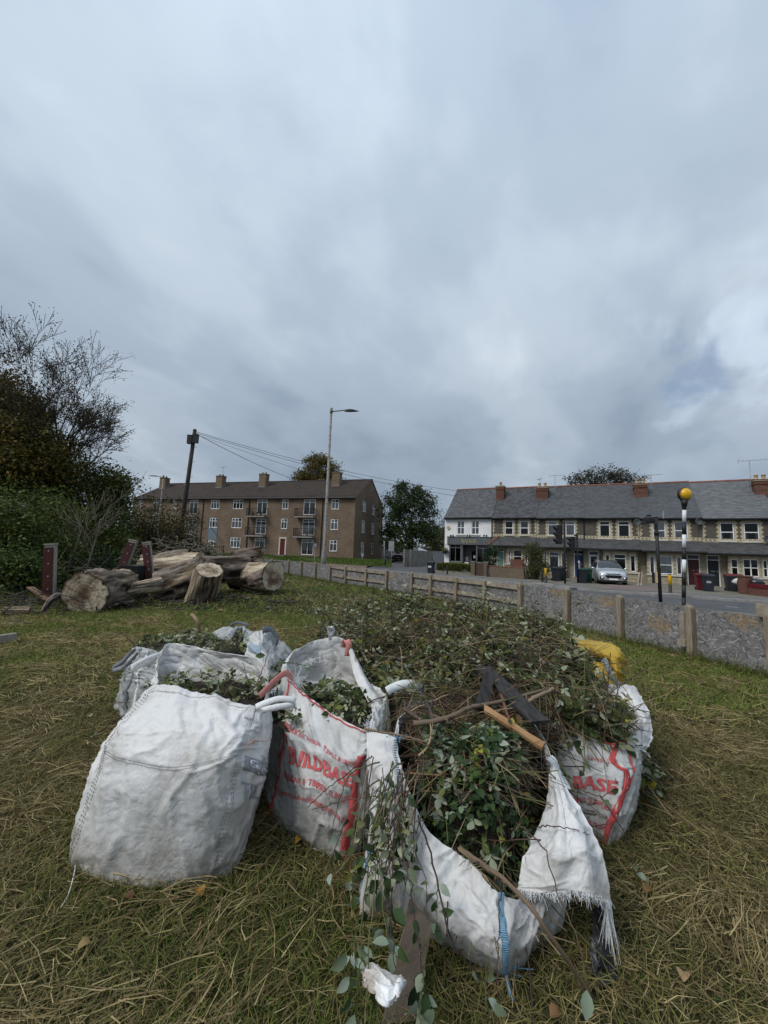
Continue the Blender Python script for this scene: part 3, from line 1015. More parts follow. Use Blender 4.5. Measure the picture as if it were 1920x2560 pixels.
for i, (u0, u1, z0, z1) in enumerate(entr):
 s = MB()
 s.box(-u1, -0.05, z0, -u1 + 0.2, 0.12, z1)
 s.box(-u0 - 0.2, -0.05, z0, -u0, 0.12, z1)
 s.box(-u1 + 0.2, -0.05, z1 - 0.22, -u0 - 0.2, 0.12, z1)
 su = s.build('door_surround', m_stone, flats)
 d = MB()
 xa, xb = -u1 + 0.2, -u0 - 0.2
 d.box(xa, 0.07, z0, xb, 0.11, z1 - 0.22)
 n = 4
 for a in range(2):
  for b in range(3):
   wx = (xb - xa) / 2
   hz = (z1 - .22 - z0) / 3
   d.box(xa + wx * a + 0.06, 0.052, z0 + hz * b + 0.08, xa + wx * (a + 1) - 0.06, 0.069, z0 + hz * (b + 1) - 0.08)
 dd = d.build('door', m_reddoor, flats)
 st_ = MB()
 st_.box(-u1 - 0.2, -0.9, 0.72, -u0 + 0.2, -0.05, z0 - 0.002)
 st_.build('doorstep', m_conc, flats)
for u, z in ((19.9, 3.45), (16.9, 8.45), (9.4, 6.2), (11.6, 8.4), (4.1, 8.4), (9.4, 3.3)):
 mb = MB()
 mb.box(-u - .11, -0.012, z, -u + .11, -0.003, z + .15)
 mb.build('air_brick', m_black, flats)
# ---------------------------------------------------------------- terrace of houses with a shop at its end
def T_hit(px, py, off=0.0):
 """terrace x and height seen at a pixel, on the upright plane off metres behind the fronts"""
 d = ray(px, py)
 o = np.array([0, 0, EYE])
 t = ((T_ORG + TY * off - o) @ TY) / (d @ TY)
 p = o + d * t
 return (p - T_ORG) @ TX, p[2]
m_flint = brickmat('dark_grey_brick', (0.115, 0.10, 0.082), (0.062, 0.055, 0.05), (0.15, 0.135, 0.115))
m_cream = M('cream_brick', (0.40, 0.345, 0.225), (0.52, 0.46, 0.32), 0.9, 9, 0.2, 30)
m_yellow = brickmat('yellow_stock_brick', (0.46, 0.39, 0.27), (0.26, 0.22, 0.16), (0.17, 0.155, 0.13))
m_redbrick = brickmat('red_chimney_brick', (0.17, 0.06, 0.037), (0.11, 0.042, 0.028), (0.12, 0.10, 0.085), bump=0.5)
m_slate_a = MA('roof_slate', 0.6, 0.4)
m_underfelt = M('roof_deck', (0.03, 0.03, 0.032), (0.045, 0.045, 0.048), 0.9, 4)
m_ridge = M('red_ridge_tile', (0.17, 0.07, 0.045), (0.24, 0.10, 0.065), 0.85, 3)
m_pot = M('buff_chimney_pot', (0.42, 0.31, 0.18), (0.52, 0.40, 0.25), 0.85, 6)
m_render = M('white_render', (0.66, 0.66, 0.65), (0.76, 0.76, 0.75), 0.85, 1.5, 0.1, 30)
m_shopgrey = M('grey_shop_paint', (0.085, 0.092, 0.095), (0.11, 0.118, 0.12), 0.5, 3)
m_gold = M('pale_gold_letters', (0.42, 0.40, 0.17), (0.52, 0.49, 0.22), 0.5, 6)
m_blue = M('blue_door_paint', (0.010, 0.032, 0.13), (0.016, 0.045, 0.17), 0.4, 4)
m_teal = M('sage_door_paint', (0.13, 0.23, 0.20), (0.16, 0.27, 0.235), 0.5, 4)
m_maroon = M('maroon_door_paint', (0.045, 0.009, 0.009), (0.065, 0.014, 0.013), 0.4, 4)
m_lightdirt = M('stained_stone_sill', (0.44, 0.42, 0.37), (0.58, 0.56, 0.51), 0.9, 5)
def slates(parent, x0, x1, ya, za, yb, zb, w, e, ca, cb, name='slate', lift=0.012):
 """single slates in lapped courses from the eave (ya, za) up to (yb, zb)"""
 L = math.hypot(yb - ya, zb - za)
 s = np.array([0, (yb - ya) / L, (zb - za) / L])
 nrm = np.array([0, -s[2], s[1]])
 nrow = int(round(L / e))
 e = L / nrow
 mb = MB()
 for r in range(nrow):
  a = np.array([0, ya, za]) + s * (e * r)
  off = (r % 2) * 0.5
  k = int(math.ceil((x1 - x0) / w)) + 1
  for i in range(k):
   xa, xb = x0 + (i - off) * w, x0 + (i + 1 - off) * w
   xa, xb = max(x0, xa) + 0.003, min(x1, xb) - 0.003
   if xb - xa < 0.03:
    continue
   q = rnd.random()
   cl = tuple(ca[j] * (1 - q) + cb[j] * q for j in range(3))
   h0 = lift + rnd.uniform(0, 0.006)
   lo = a + nrm * h0 - s * rnd.uniform(0, 0.012)
   hi = a + s * (e * 1.12) + nrm * 0.003
   p = [(xa, lo[1], lo[2]), (xb, lo[1], lo[2]), (xb, hi[1], hi[2]), (xa, hi[1], hi[2])]
   t = nrm * -0.011
   p2 = [(xa, lo[1] + t[1], lo[2] + t[2]), (xb, lo[1] + t[1], lo[2] + t[2])]
   mb.add(p + p2, [(0, 1, 2, 3), (4, 5, 1, 0), (4, 0, 3), (1, 5, 2)], 0, cl)
 o = mb.build(name, m_slate_a, parent, colors=True)
 return tag(o, kind='stuff')
def quoins(mb, x, z0, z1, wa, wb, both=False, y=-0.012, side=1):
 """toothed upright strip of pale bricks: widths alternate between wa and wb"""
 h = 0.15
 n = max(1, int(round((z1 - z0) / h)))
 h = (z1 - z0) / n
 for i in range(n):
  w = wb if i % 2 else wa
  if both:
   mb.box(x - w / 2, y, z0 + h * i + 0.004, x + w / 2, -0.001, z0 + h * (i + 1) - 0.004)
  else:
   a, b = (x, x + w) if side > 0 else (x - w, x)
   mb.box(a, y, z0 + h * i + 0.004, b, -0.001, z0 + h * (i + 1) - 0.004)
def arch(mb, x0, x1, z, y=-0.014):
 n = 9
 for i in range(n):
  a = x0 - 0.1 + (x1 - x0 + 0.2) * i / n
  b = x0 - 0.1 + (x1 - x0 + 0.2) * (i + 1) / n
  r = 0.05 * (1 - (2 * (i + 0.5) / n - 1) ** 2)
  mb.box(a + 0.004, y, z + 0.02 + r * 0.6, b - 0.004, -0.001, z + 0.21 + r)
RDEP, RIDGE, EAVE = 3.7, 8.72, 5.42
def house(label, x0, x1, dz, wins, wmull, wtrans, curt, slate_cols, ground, party=True, shop=False, ends=(False, False), leanto=True, group='houses of the terrace'):
 org = TW(x0, 0, dz)
 h = thing('terraced_house' if not shop else 'shop_house', label, 'house' if not shop else 'shop', org, T_RZ, group)
 W_ = x1 - x0
 L = lambda x: x - x0
 holes = [(L(a), L(b), c - dz, d - dz) for a, b, c, d in wins]
 up = MB()
 zsplit = 3.62 if not shop else 0.0
 gholes = []
 for q in ground:
  if q[0] in ('door', 'win', 'shopwin'):
   gholes.append((L(q[1]), L(q[2]), q[3] - dz, q[4] - dz))
 bays = [q for q in ground if q[0] == 'bay']
 if shop:
  wall_holes(up, 0, W_, -0.3, EAVE, holes + gholes, 0.12)
 else:
  wall_holes(up, 0, W_, zsplit - 0.0, EAVE, holes, 0.12)
 rw_ = MB()
 rw_.box(0.0, 2 * RDEP - 0.2, -0.3, W_, 2 * RDEP, EAVE)
 rw_.build('rear_wall', m_yellow, h)
 for e, xx in ((ends[0], 0.0), (ends[1], W_)):
  if e:
   P = [(xx, 0, -0.3), (xx, 2 * RDEP - 0.2, -0.3), (xx, 2 * RDEP - 0.2, EAVE), (xx, RDEP, RIDGE - 0.06), (xx, 0, EAVE)]
   up.poly(P if xx > 0 else P[::-1])
 up.build('wall', m_render if shop else m_flint, h)
 if not shop:
  lw = MB()
  bh = [(L(b[1]) + 0.05, L(b[2]) - 0.05, -0.3, 2.9) for b in bays]
  wall_holes(lw, 0, W_, -0.3, zsplit, gholes, 0.12)
  lw.build('lower_wall', m_yellow, h)
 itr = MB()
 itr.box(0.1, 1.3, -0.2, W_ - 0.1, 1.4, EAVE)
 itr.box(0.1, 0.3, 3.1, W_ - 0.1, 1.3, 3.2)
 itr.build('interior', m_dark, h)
 rf = MB()
 rf.poly([(0, -0.25, EAVE - 0.12), (W_, -0.25, EAVE - 0.12), (W_, RDEP, RIDGE - 0.02), (0, RDEP, RIDGE - 0.02)])
 rf.poly([(W_, 2 * RDEP + .25, EAVE - 0.12), (0, 2 * RDEP + .25, EAVE - 0.12), (0, RDEP, RIDGE - 0.02), (W_, RDEP, RIDGE - 0.02)])
 roof = rf.build('roof', m_underfelt, h)
 slates(roof, 0, W_, -0.28, EAVE - 0.135, RDEP, RIDGE - 0.02, 0.27, 0.2, *slate_cols)
 rd = MB()
 n = int(W_ / 0.42)
 for i in range(n):
  a, b = W_ * i / n, W_ * (i + 1) / n
  rd.tube([(a + .004, RDEP, RIDGE - 0.035), (b - .004, RDEP, RIDGE - 0.035)], 0.10 + 0.008 * (i % 2), 8)
 rd.build('ridge_tiles', m_ridge, roof)
 gt = MB()
 gt.box(0, -0.26, EAVE - 0.30, W_, -0.002, EAVE - 0.16)
 gt.tube([(0, -0.33, EAVE - 0.2), (W_, -0.33, EAVE - 0.2)], 0.055, 7)
 gt.build('gutter', m_black, h)
 for i, (a, b, c, d) in enumerate(wins):
  f = window(h, L(a), L(b), c - dz, d - dz, 0.06, wmull, wtrans, 0.065, curtain=curt[i % len(curt)])
  s = MB()
  s.box(L(a) - 0.1, -0.09, c - dz - 0.09, L(b) + 0.1, -0.002, c - dz - 0.004)
  s.build('sill', m_lightdirt, f)
 if not shop:
  q = MB()
  for a, b, c, d in wins:
   quoins(q, L(a) - 0.002, c - dz - 0.2, d - dz + 0.03, 0.12, 0.20, side=-1)
   quoins(q, L(b) + 0.002, c - dz - 0.2, d - dz + 0.03, 0.12, 0.20, side=1)
   arch(q, L(a), L(b), d - dz)
  for e in (0, 1):
   if party & (1 << e):
    xx = 0.02 if e == 0 else W_ - 0.02
    quoins(q, xx, 3.85, EAVE - 0.34, 0.10, 0.18, side=1 if e == 0 else -1)
  zb = 3.60
  q.box(0.004, -0.0125, zb, W_ - 0.004, -0.001, zb + 0.05)
  q.box(0.004, -0.0125, zb + 0.15, W_ - 0.004, -0.001, zb + 0.2)
  k = int(W_ / 0.24)
  for i in range(k):
   q.box(W_ * i / k + 0.004, -0.0118, zb + 0.052, W_ * (i + 0.55) / k, -0.001, zb + 0.148)
  tag(q.build('quoin_bricks', m_cream, h), kind='stuff')
  if leanto:
   l = MB()
   ly = -1.05
   l.poly([(0, 0.0, 3.50), (0, ly, 2.74), (W_, ly, 2.74), (W_, 0.0, 3.50)])
   l.box(0, ly - 0.005, 2.60, W_, ly + 0.10, 2.735)
   l.box(0, ly + 0.1, 2.66, W_, -0.002, 2.70)
   lt = l.build('porch_roof', m_underfelt, h)
   slates(lt, 0, W_, ly - 0.05, 2.73, -0.004, 3.53, 0.27, 0.2, (0.045, 0.045, 0.047), (0.075, 0.074, 0.076))
   gg = MB()
   gg.tube([(0, ly - 0.08, 2.66), (W_, ly - 0.08, 2.66)], 0.05, 7)
   gg.build('gutter', m_black, lt)
 for it in ground:
  kind = it[0]
  if kind == 'bay':
   _, a, b, sill, ws = it
   yb = -0.55
   zt = 2.66
   bm = MB()
   wall_holes(bm, L(a), L(b), -0.3, zt, [(L(w[0]), L(w[1]), w[2] - dz, w[3] - dz) for w in ws], 0.11, y=yb)
   bm.poly([(L(a), 0, -0.3), (L(a), yb, -0.3), (L(a), yb, zt), (L(a), 0, zt)])
   bm.poly([(L(b), yb, -0.3), (L(b), 0, -0.3), (L(b), 0, zt), (L(b), yb, zt)])
   bay = bm.build('bay', m_yellow, h)
   q = MB()
   for w in ws:
    quoins(q, L(w[0]) - 0.002, w[2] - dz, w[3] - dz, 0.06, 0.14, side=-1, y=yb - 0.012)
    quoins(q, L(w[1]) + 0.002, w[2] - dz, w[3] - dz, 0.06, 0.14, side=1, y=yb - 0.012)
    n = 7
    for i in range(n):
     aa, bb = L(w[0]) - .08 + (w[1] - w[0] + .16) * i / n, L(w[0]) - .08 + (w[1] - w[0] + .16) * (i + 1) / n
     q.box(aa + 0.004, yb - 0.014, w[3] - dz + 0.01, bb - 0.004, yb - 0.001, w[3] - dz + 0.19)
   tag(q.build('quoin_bricks', m_cream, bay), kind='stuff')
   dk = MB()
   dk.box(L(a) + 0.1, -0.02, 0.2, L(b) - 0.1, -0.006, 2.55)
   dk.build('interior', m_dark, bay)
   s = MB()
   s.box(L(a) - 0.05, yb - 0.08, sill - dz - 0.1, L(b) + 0.05, yb - 0.003, sill - dz)
   s.build('sill', m_lightdirt, bay)
   for w in ws:
    mull, trans, cur = w[4], w[5], w[6]
    window(h, L(w[0]), L(w[1]), w[2] - dz, w[3] - dz, yb + 0.06, mull, trans, 0.055, curtain=cur)
  elif kind == 'door':
   _, a, b, c, d, mat, style = it
   f = MB()
   A, B, C, Dd = L(a), L(b), c - dz, d - dz
   t = 0.06
   f.box(A, 0.02, C, A + t, 0.09, Dd)
   f.box(B - t, 0.02, C, B, 0.09, Dd)
   f.box(A + t, 0.02, Dd - t, B - t, 0.09, Dd)
   zt = Dd - 0.38
   f.box(A + t, 0.02, zt, B - t, 0.09, zt + 0.05)
   fr = f.build('door_frame', m_upvc if style != 'dark' else m_black, h)
   p = MB()
   p.poly([(A + t, 0.05, zt + .05), (B - t, 0.05, zt + .05), (B - t, 0.05, Dd - t), (A + t, 0.05, Dd - t)])
   p.build('pane', m_glass, fr)
   dm = MB()
   if style == 'half':
    zm = C + (zt - C) * 0.42
    dm.box(A + t, 0.035, C, B - t, 0.075, zm)
    dm.box(A + t, 0.035, zm, A + t + .09, 0.075, zt)
    dm.box(B - t - .09, 0.035, zm, B - t, 0.075, zt)
    dm.box(A + t + .09, 0.035, zt - 0.09, B - t - .09, 0.075, zt)
   else:
    dm.box(A + t, 0.035, C, B - t, 0.075, zt)
    if style != 'flat':
     wx = (B - A - 2 * t) / 2
     for i in range(2):
      for z0, z1 in ((0.08, 0.42), (0.52, 0.92)):
       dm.box(A + t + wx * i + 0.06, 0.024, C + (zt - C) * z0, A + t + wx * (i + 1) - 0.06, 0.034, C + (zt - C) * z1)
   dd = dm.build('door', mat, h)
   if style == 'half':
    p = MB()
    p.poly([(A + t + .09, 0.055, zm), (B - t - .09, 0.055, zm), (B - t - .09, 0.055, zt - .09), (A + t + .09, 0.055, zt - .09)])
    p.build('pane', m_glass, dd)
   hd = MB()
   hd.box(B - t - 0.1, 0.0, C + 1.0, B - t - 0.06, 0.034, C + 1.14)
   hd.box(A + (B - A) / 2 - 0.14, 0.026, C + 1.05, A + (B - A) / 2 + 0.1, 0.0345, C + 1.09)
   hd.build('handle', m_galv, dd)
   sp = MB()
   sp.box(A - 0.05, -0.5, C - 0.16, B + 0.05, -0.002, C - 0.004)
   sp.build('doorstep', m_conc, h)
 return h, L
def roof_chimney(h, px0, px1, pyb, pyt, off=2.0, wide=None):
 o = h.location
 xa, zb = T_hit(px0, pyb, off)
 xb, zt = T_hit(px1, pyt, off)
 lx = (np.array(o) - T_ORG) @ TX
 a, b = xa - lx, xb - lx
 zb -= o[2]
 zt -= o[2]
 c = MB()
 c.box(a, off, zb - 0.8, b, off + 0.85, zt - 0.38)
 c.box(a - 0.05, off - 0.05, zt - 0.38, b + 0.05, off + 0.9, zt - 0.28)
 c.box(a - 0.02, off - 0.02, zt - 0.28, b + 0.02, off + 0.87, zt - 0.12)
 c.box(a - 0.07, off - 0.07, zt - 0.07, b + 0.07, off + 0.92, zt)
 c.box(a - 0.015, off - 0.012, zb + (zt - zb) * 0.45, b + 0.015, off + .86, zb + (zt - zb) * 0.52)
 ch = c.build('chimney', m_redbrick, h)
 band = MB()
 band.box(a - 0.06, off - 0.06, zt - 0.119, b + 0.06, off + 0.91, zt - 0.071)
 band.build('cream_band', m_cream, ch)
 f = MB()
 f.box(a - 0.05, off - 0.04, zb - 0.3, b + 0.05, off - 0.002, zb + 0.1)
 for sx in (a - 0.016, b + 0.016):
  f.poly([(sx, off - 0.3, zb - 0.1), (sx, off + 0.85, zb + 0.86), (sx, off + 0.85, zb + 1.0), (sx, off - 0.04, zb + 0.12)])
 f.build('flashing', m_lead, ch)
 k = 1 if b - a < 0.75 else 2
 for i in range(k):
  cx = a + (b - a) * (i + 0.5) / k
  p = MB()
  p.lathe([(0.15, zt - 0.02), (0.13, zt + 0.08), (0.12, zt + 0.34), (0.15, zt + 0.36), (0.15, zt + 0.42), (0.10, zt + 0.42), (0.10, zt + 0.3)], 12, (cx, off + 0.4, 0))
  p.build('chimney_pot', m_pot, ch, True)
 return ch, a, b, zt
def aerial(parent, x, y, z0, h, yaw=0.0, n=9, boom=1.3):
 a = MB()
 a.tube([(x, y, z0), (x, y, z0 + h)], 0.02, 5)
 dx, dy = math.cos(yaw), math.sin(yaw)
 a.tube([(x - dx * boom * 0.35, y - dy * boom * .35, z0 + h - .05), (x + dx * boom * 0.65, y + dy * boom * .65, z0 + h - 0.02)], 0.014, 4)
 for i in range(n):
  t = -0.33 + 0.95 * i / (n - 1)
  l = 0.22 - 0.09 * i / n
  a.tube([(x + dx * boom * t - dy * l, y + dy * boom * t + dx * l, z0 + h - .03), (x + dx * boom * t + dy * l, y + dy * boom * t - dx * l, z0 + h - .03)], 0.008, 3)
 a.tube([(x - dx * boom * .35, y - dy * boom * .35, z0 + h - .25), (x - dx * boom * .35, y - dy * boom * .35, z0 + h + .18)], 0.012, 3)
 a.build('aerial', m_galv, parent)
SA = ((0.030, 0.030, 0.031), (0.078, 0.078, 0.079))
SB = ((0.050, 0.052, 0.055), (0.076, 0.078, 0.082))
SC_ = ((0.088, 0.092, 0.097), (0.135, 0.139, 0.145))
NET, GRY = m_net, m_net2
half = (m_net, [(0, 1)], 0.0, 0.62)
h0, L0_ = house('white rendered shop house with grey fascia sign at the end of the terrace', -11.82, -7.15, 0.15, [(-10.57, -9.83, 3.80, 5.12), (-9.15, -8.40, 3.80, 5.12)], (0.5,), (0.5,), [NET],
   ((0.05, 0.052, 0.055), (0.10, 0.10, 0.105)), [('shopwin', -11.24, -10.16, 1.17, 2.80), ('shopwin', -10.02, -8.66, 0.45, 2.80), ('shopwin', -8.56, -7.5, 1.17, 2.80)], party=0, shop=True, ends=(True, False))
h1, _ = house('terraced house with sage green door behind the tall brown garden wall', -7.15, -3.28, 0.08, [(-6.04, -5.30, 3.81, 5.08), (-4.70, -3.96, 3.80, 5.07)], (), (0.5,), [None, (m_net2, [(0, 1)], .5, 1)], SA,
   [('door', -6.76, -6.10, 0.42, 2.62, m_teal, 'flat'), ('bay', -5.85, -3.75, 1.2, [(-5.62, -5.42, 1.25, 2.40, (), (0.5,), None), (-5.2, -4.44, 1.25, 2.45, (), (0.5,), None), (-4.2, -3.98, 1.25, 2.4, (), (), None)])], party=3)
h2, _ = house('terraced house with blue front door behind the traffic light', -3.28, 0.48, 0.02, [(-2.38, -1.63, 3.78, 5.05), (-0.97, -0.25, 3.78, 5.04)], (), (0.74,), [NET, NET], ((0.042, 0.044, 0.048), (0.08, 0.083, 0.088)),
   [('bay', -2.75, -0.95, 0.93, [(-2.62, -2.42, 0.98, 2.3, (), (), GRY), (-2.24, -1.48, 0.98, 2.36, (), (0.74,), GRY), (-1.3, -1.05, 0.98, 2.3, (), (), GRY)]), ('door', -0.36, 0.38, 0.32, 2.58, m_blue, 'panel')], party=1)
h3, _ = house('terraced house with white half glazed door behind the silver car', 0.48, 4.35, -0.02, [(1.57, 2.34, 3.60, 5.0), (2.90, 3.70, 3.58, 4.99)], (), (0.78,), [None, None], SB,
   [('door', 0.75, 1.5, 0.26, 2.54, m_upvc, 'half'), ('bay', 1.75, 4.1, 0.93, [(1.93, 2.24, 0.98, 2.28, (), (), None), (2.52, 3.35, 0.98, 2.32, (), (0.74,), None), (3.62, 3.97, 0.98, 2.26, (), (), None)])], party=2)
h4, _ = house('terraced house with maroon front door behind the striped beacon post', 4.35, 8.27, -0.08, [(5.21, 6.04, 3.53, 4.94), (6.57, 7.42, 3.53, 4.94)], (), (0.5,), [NET, NET], ((0.055, 0.058, 0.063), (0.08, 0.084, 0.09)),
   [('bay', 4.7, 7.0, 0.88, [(4.88, 5.2, 0.92, 2.26, (), (), GRY), (5.51, 6.31, 0.92, 2.28, (), (0.5,), NET), (6.55, 6.86, 0.92, 2.26, (), (), GRY)]), ('door', 7.26, 8.04, 0.20, 2.46, m_maroon, 'panel')], party=1)
h5, _ = house('terraced house with dark open doorway and open sash windows at the right edge', 8.27, 12.45, -0.15, [(9.29, 10.08, 3.50, 4.84), (10.61, 11.44, 3.49, 4.83)], (), (0.48,), [(m_net2, [(0, .2), (.8, 1)], 0, .5)], SC_,
   [('door', 8.42, 9.17, 0.20, 2.44, m_black, 'flat'), ('bay', 9.5, 11.75, 0.98, [(9.66, 10.06, 1.02, 2.2, (), (0.5,), None), (10.31, 11.13, 1.02, 2.22, (0.5,), (0.5,), None), (11.34, 11.6, 1.02, 2.2, (), (0.5,), None)])], party=1, ends=(False, True))
X = 1100
c1 = roof_chimney(h1, X + 553 / 3.95, X + 628 / 3.95, 1256, 1214)
c2 = roof_chimney(h2, X + 950 / 3.95, X + 1063 / 3.95, 1259.5, 1216)
c3 = roof_chimney(h3, 1586.8, 1617.8, 1255, 1207)
c4 = roof_chimney(h5, 1889, 1924, 1250, 1197)
aerial(c2[0], c2[1] + 1.6, 2.6, c2[3] - 0.6, 1.75, 0.05)
aerial(c2[0], c2[1] + 0.3, 2.4, c2[3] + 0.1, 0.75, 2.2, 6, 0.7)
aerial(c3[0], c3[2] + 0.35, 2.6, c3[3] - 0.4, 1.2, 0.05)
aerial(c4[0], c4[1] - 0.1, 2.4, c4[3] - 1.0, 2.6, 0.05, 8, 1.9)
for h, x, z0, z1 in ((h0, 4.62, 3.0, 5.2), (h2, 3.72, 3.5, 5.2), (h2, 3.6, 0.3, 2.7)):
 mb = MB()
 mb.tube([(x, -0.28, z1), (x, -0.07, z1 - 0.25), (x, -0.07, z0)], 0.045, 7)
 mb.build('downpipe', m_black, h)
for h, px, py in ((h3, 1592, 1305), (h4, 1746, 1303), (h5, 1917, 1347)):
 x, z = T_hit(px, py, -0.35)
 lx = x - ((np.array(h.location) - T_ORG) @ TX)
 z -= h.location[2]
 mb = MB()
 prof = [(0.02, 0.0), (0.12, 0.012), (0.22, 0.045), (0.29, 0.085), (0.28, 0.095), (0.2, 0.055), (0.02, 0.012)]
 s2 = MB()
 s2.lathe(prof, 14, axis='y', cap=False)
 ca, sa = math.cos(0.5), math.sin(0.5)
 s2.v = [(lx + p[0] * ca + p[1] * sa, -0.30 + p[0] * sa - p[1] * ca, z + p[2] * 0.95 + (-p[1]) * 0.2) for p in s2.v]
 s2.tube([(lx, -0.29, z), (lx, -0.1, z - 0.1), (lx, -0.01, z - 0.1)], 0.02, 5)
 s2.tube([(lx, -0.3, z - .2), (lx - .15, -0.62, z - 0.05)], 0.012, 4)
 s2.build('satellite_dish', m_shopgrey, h, True)
 cb = MB()
 cb.tube([(lx + 0.03, -0.02, z - 0.1), (lx + 0.05, -0.02, 3.75)], 0.012, 4)
 cb.build('cable', m_black, h)
mb = MB()
mb.box(1.08, -0.75, 1.35, 1.5, -0.552, 1.72)
mb.build('meter_box', m_shopgrey, h3)
mb = MB()
for i in range(9):
 t0, t1 = i / 9, (i + 1) / 9
 a = np.array([-0.15 + 0.75 * t0, -1.1 + 1.1 * t0, 2.78 + 0.8 * t0])
 b = np.array([-0.15 + 0.75 * t1, -1.1 + 1.1 * t1, 2.78 + 0.8 * t1])
 mb.tube([a, b], [0.10, 0.085], 7)
mb.build('hip_tiles', m_ridge, h1)
dz = 0.15
sf = lambda x: x + 11.82
mb = MB()
mb.box(sf(-11.5), -0.16, 2.82 - dz, sf(-7.26), -0.003, 3.54 - dz)
mb.box(sf(-11.52), -0.20, 3.54 - dz + .002, sf(-7.24), -0.003, 3.58 - dz)
fas = mb.build('fascia', m_shopgrey, h0)
V_, F_ = text_geo('WALKER', 0.50, 0.0, 0.86)
lt = MB()
x = 0.0
def glyph(strokes, w):
 global x
 for (xa, za, xb, zb, t) in strokes:
  a, b = np.array([x + xa, 0, za]), np.array([x + xb, 0, zb])
  lt.bar(a, b, 0.028, t, up=(0, 1, 0))
 x += w
th, tn = 0.052, 0.024
glyph([(0.0, .34, .10, 0, th), (.10, 0, .19, .34, tn), (.13, .34, .23, 0, th), (.23, 0, .33, .34, tn), (-.03, .34, .05, .34, .016), (.1, .34, .17, .34, .016), (.29, .34, .37, .34, .016)], 0.36)
glyph([(0.0, 0, .13, .34, tn), (.13, .34, .27, 0, th), (.06, .12, .2, .12, .02), (-.03, 0, .04, 0, .016), (.22, 0, .31, 0, .016)], 0.325)
glyph([(0.03, 0, .03, .34, th), (0, .34, .09, .34, .016), (0, 0.008, .19, 0.008, .02), (.19, 0, .2, .07, .018)], 0.235)
glyph([(0.03, 0, .03, .34, th), (.05, .17, .2, .34, tn), (.07, .18, .25, 0, th), (0, .34, .08, .34, .016), (0, 0, .08, 0, .016), (.2, 0, .29, 0, .016)], 0.30)
glyph([(0.03, 0, .03, .34, th), (0, .332, .18, .332, .02), (.03, .18, .15, .18, .02), (0, 0.008, .19, 0.008, .02), (.18, .34, .185, .28, .018), (.19, 0, .2, .06, .018)], 0.25)
glyph([(0.03, 0, .03, .34, th), (0, .332, .12, .332, .02), (.12, .332, .17, .27, .04), (.17, .27, .12, .175, .04), (.12, .172, .04, .172, .02), (.1, .17, .23, 0, th), (0, 0, .08, 0, .016), (.2, 0, .27, 0, .016)], 0.25)
xa, za = T_hit(1153.5, 1356.5, -0.17)
xb, zb = T_hit(1191, 1350, -0.17)
sc = (xb - xa) / x
lt.v = [(sf(xa) + p[0] * sc, -0.176 + p[1], 3.0 - dz + p[2] * sc * 1.05) for p in lt.v]
lt.build('lettering', m_gold, fas)
for a, b, dr in ((-11.24, -10.16, 0), (-8.56, -7.5, 0)):
 f = window(h0, sf(a), sf(b), 1.17 - dz, 2.80 - dz, 0.03, (0.5,), (0.82,), 0.05, mat=m_shopgrey, name='shop_window')
mb = MB()
mb.box(sf(-11.32), -0.06, 0.0, sf(-10.02), -0.003, 1.16 - dz)
mb.box(sf(-8.66), -0.06, 0.0, sf(-7.4), -0.003, 1.16 - dz)
for xx in (-11.32, -10.15, -8.66, -7.5):
 mb.box(sf(xx), -0.08, 0.0, sf(xx) + 0.12, -0.0035, 2.82 - dz)
mb.build('shop_front', m_shopgrey, h0)
mb = MB()
mb.box(sf(-10.02), 0.12, 0.2, sf(-9.98), 1.0, 2.8)
mb.box(sf(-8.70), 0.12, 0.2, sf(-8.66), 1.0, 2.8)
mb.box(sf(-9.98), 0.95, 0.25, sf(-9.45), 1.0, 2.8)
mb.box(sf(-8.78), 0.95, 0.25, sf(-8.70), 1.0, 2.8)
mb.box(sf(-9.45), 0.95, 2.2, sf(-8.78), 1.0, 2.8)
mb.build('entrance_recess', m_shopgrey, h0)
mb = MB()
mb.box(sf(-9.45), 0.93, 0.3, sf(-9.36), 0.98, 2.2)
mb.box(sf(-8.87), 0.93, 0.3, sf(-8.78), 0.98, 2.2)
mb.box(sf(-9.36), 0.93, 2.1, sf(-8.87), 0.98, 2.2)
mb.box(sf(-9.36), 0.93, 0.3, sf(-8.87), 0.98, 0.7)
sdoor = mb.build('door', m_shopgrey, h0)
p = MB()
p.poly([(sf(-9.36), .955, .7), (sf(-8.87), .955, .7), (sf(-8.87), .955, 2.1), (sf(-9.36), .955, 2.1)])
p.build('pane', m_glass, sdoor)
p = MB()
p.box(sf(-9.18), 0.92, 1.4, sf(-8.98), 0.929, 1.68)
p.build('notice', m_upvc, sdoor)
p = MB()
p.box(sf(-9.9), 0.3, .45, sf(-9.5), 0.34, 1.0)
p.box(sf(-9.95), 0.935, 1.1, sf(-9.7), 0.944, 1.5)
p.build('notice', m_upvc, h0)
for px in (1131, 1172, 1214):
 x, z = T_hit(px, 1339.5, -0.1)
 mb = MB()
 for d in (-0.1, 0.1):
  mb.tube([(sf(x) + d, -0.002, z - dz), (sf(x) + d, -0.16, z - dz + 0.02)], 0.02, 5)
  mb.tube([(sf(x) + d, -0.16, z - dz + 0.08), (sf(x) + d * 1.3, -0.3, z - dz - 0.03)], [0.05, 0.08], 8)
 mb.build('spot_lamp', m_black, h0)
x, z = T_hit(1121, 1319, -0.05)
mb = MB()
mb.lathe([(0.17, -0.10), (0.18, -0.06), (0.17, -0.002)], 8, (sf(x), 0, z - dz), axis='y')
mb.build('alarm_box', m_pot, h0)
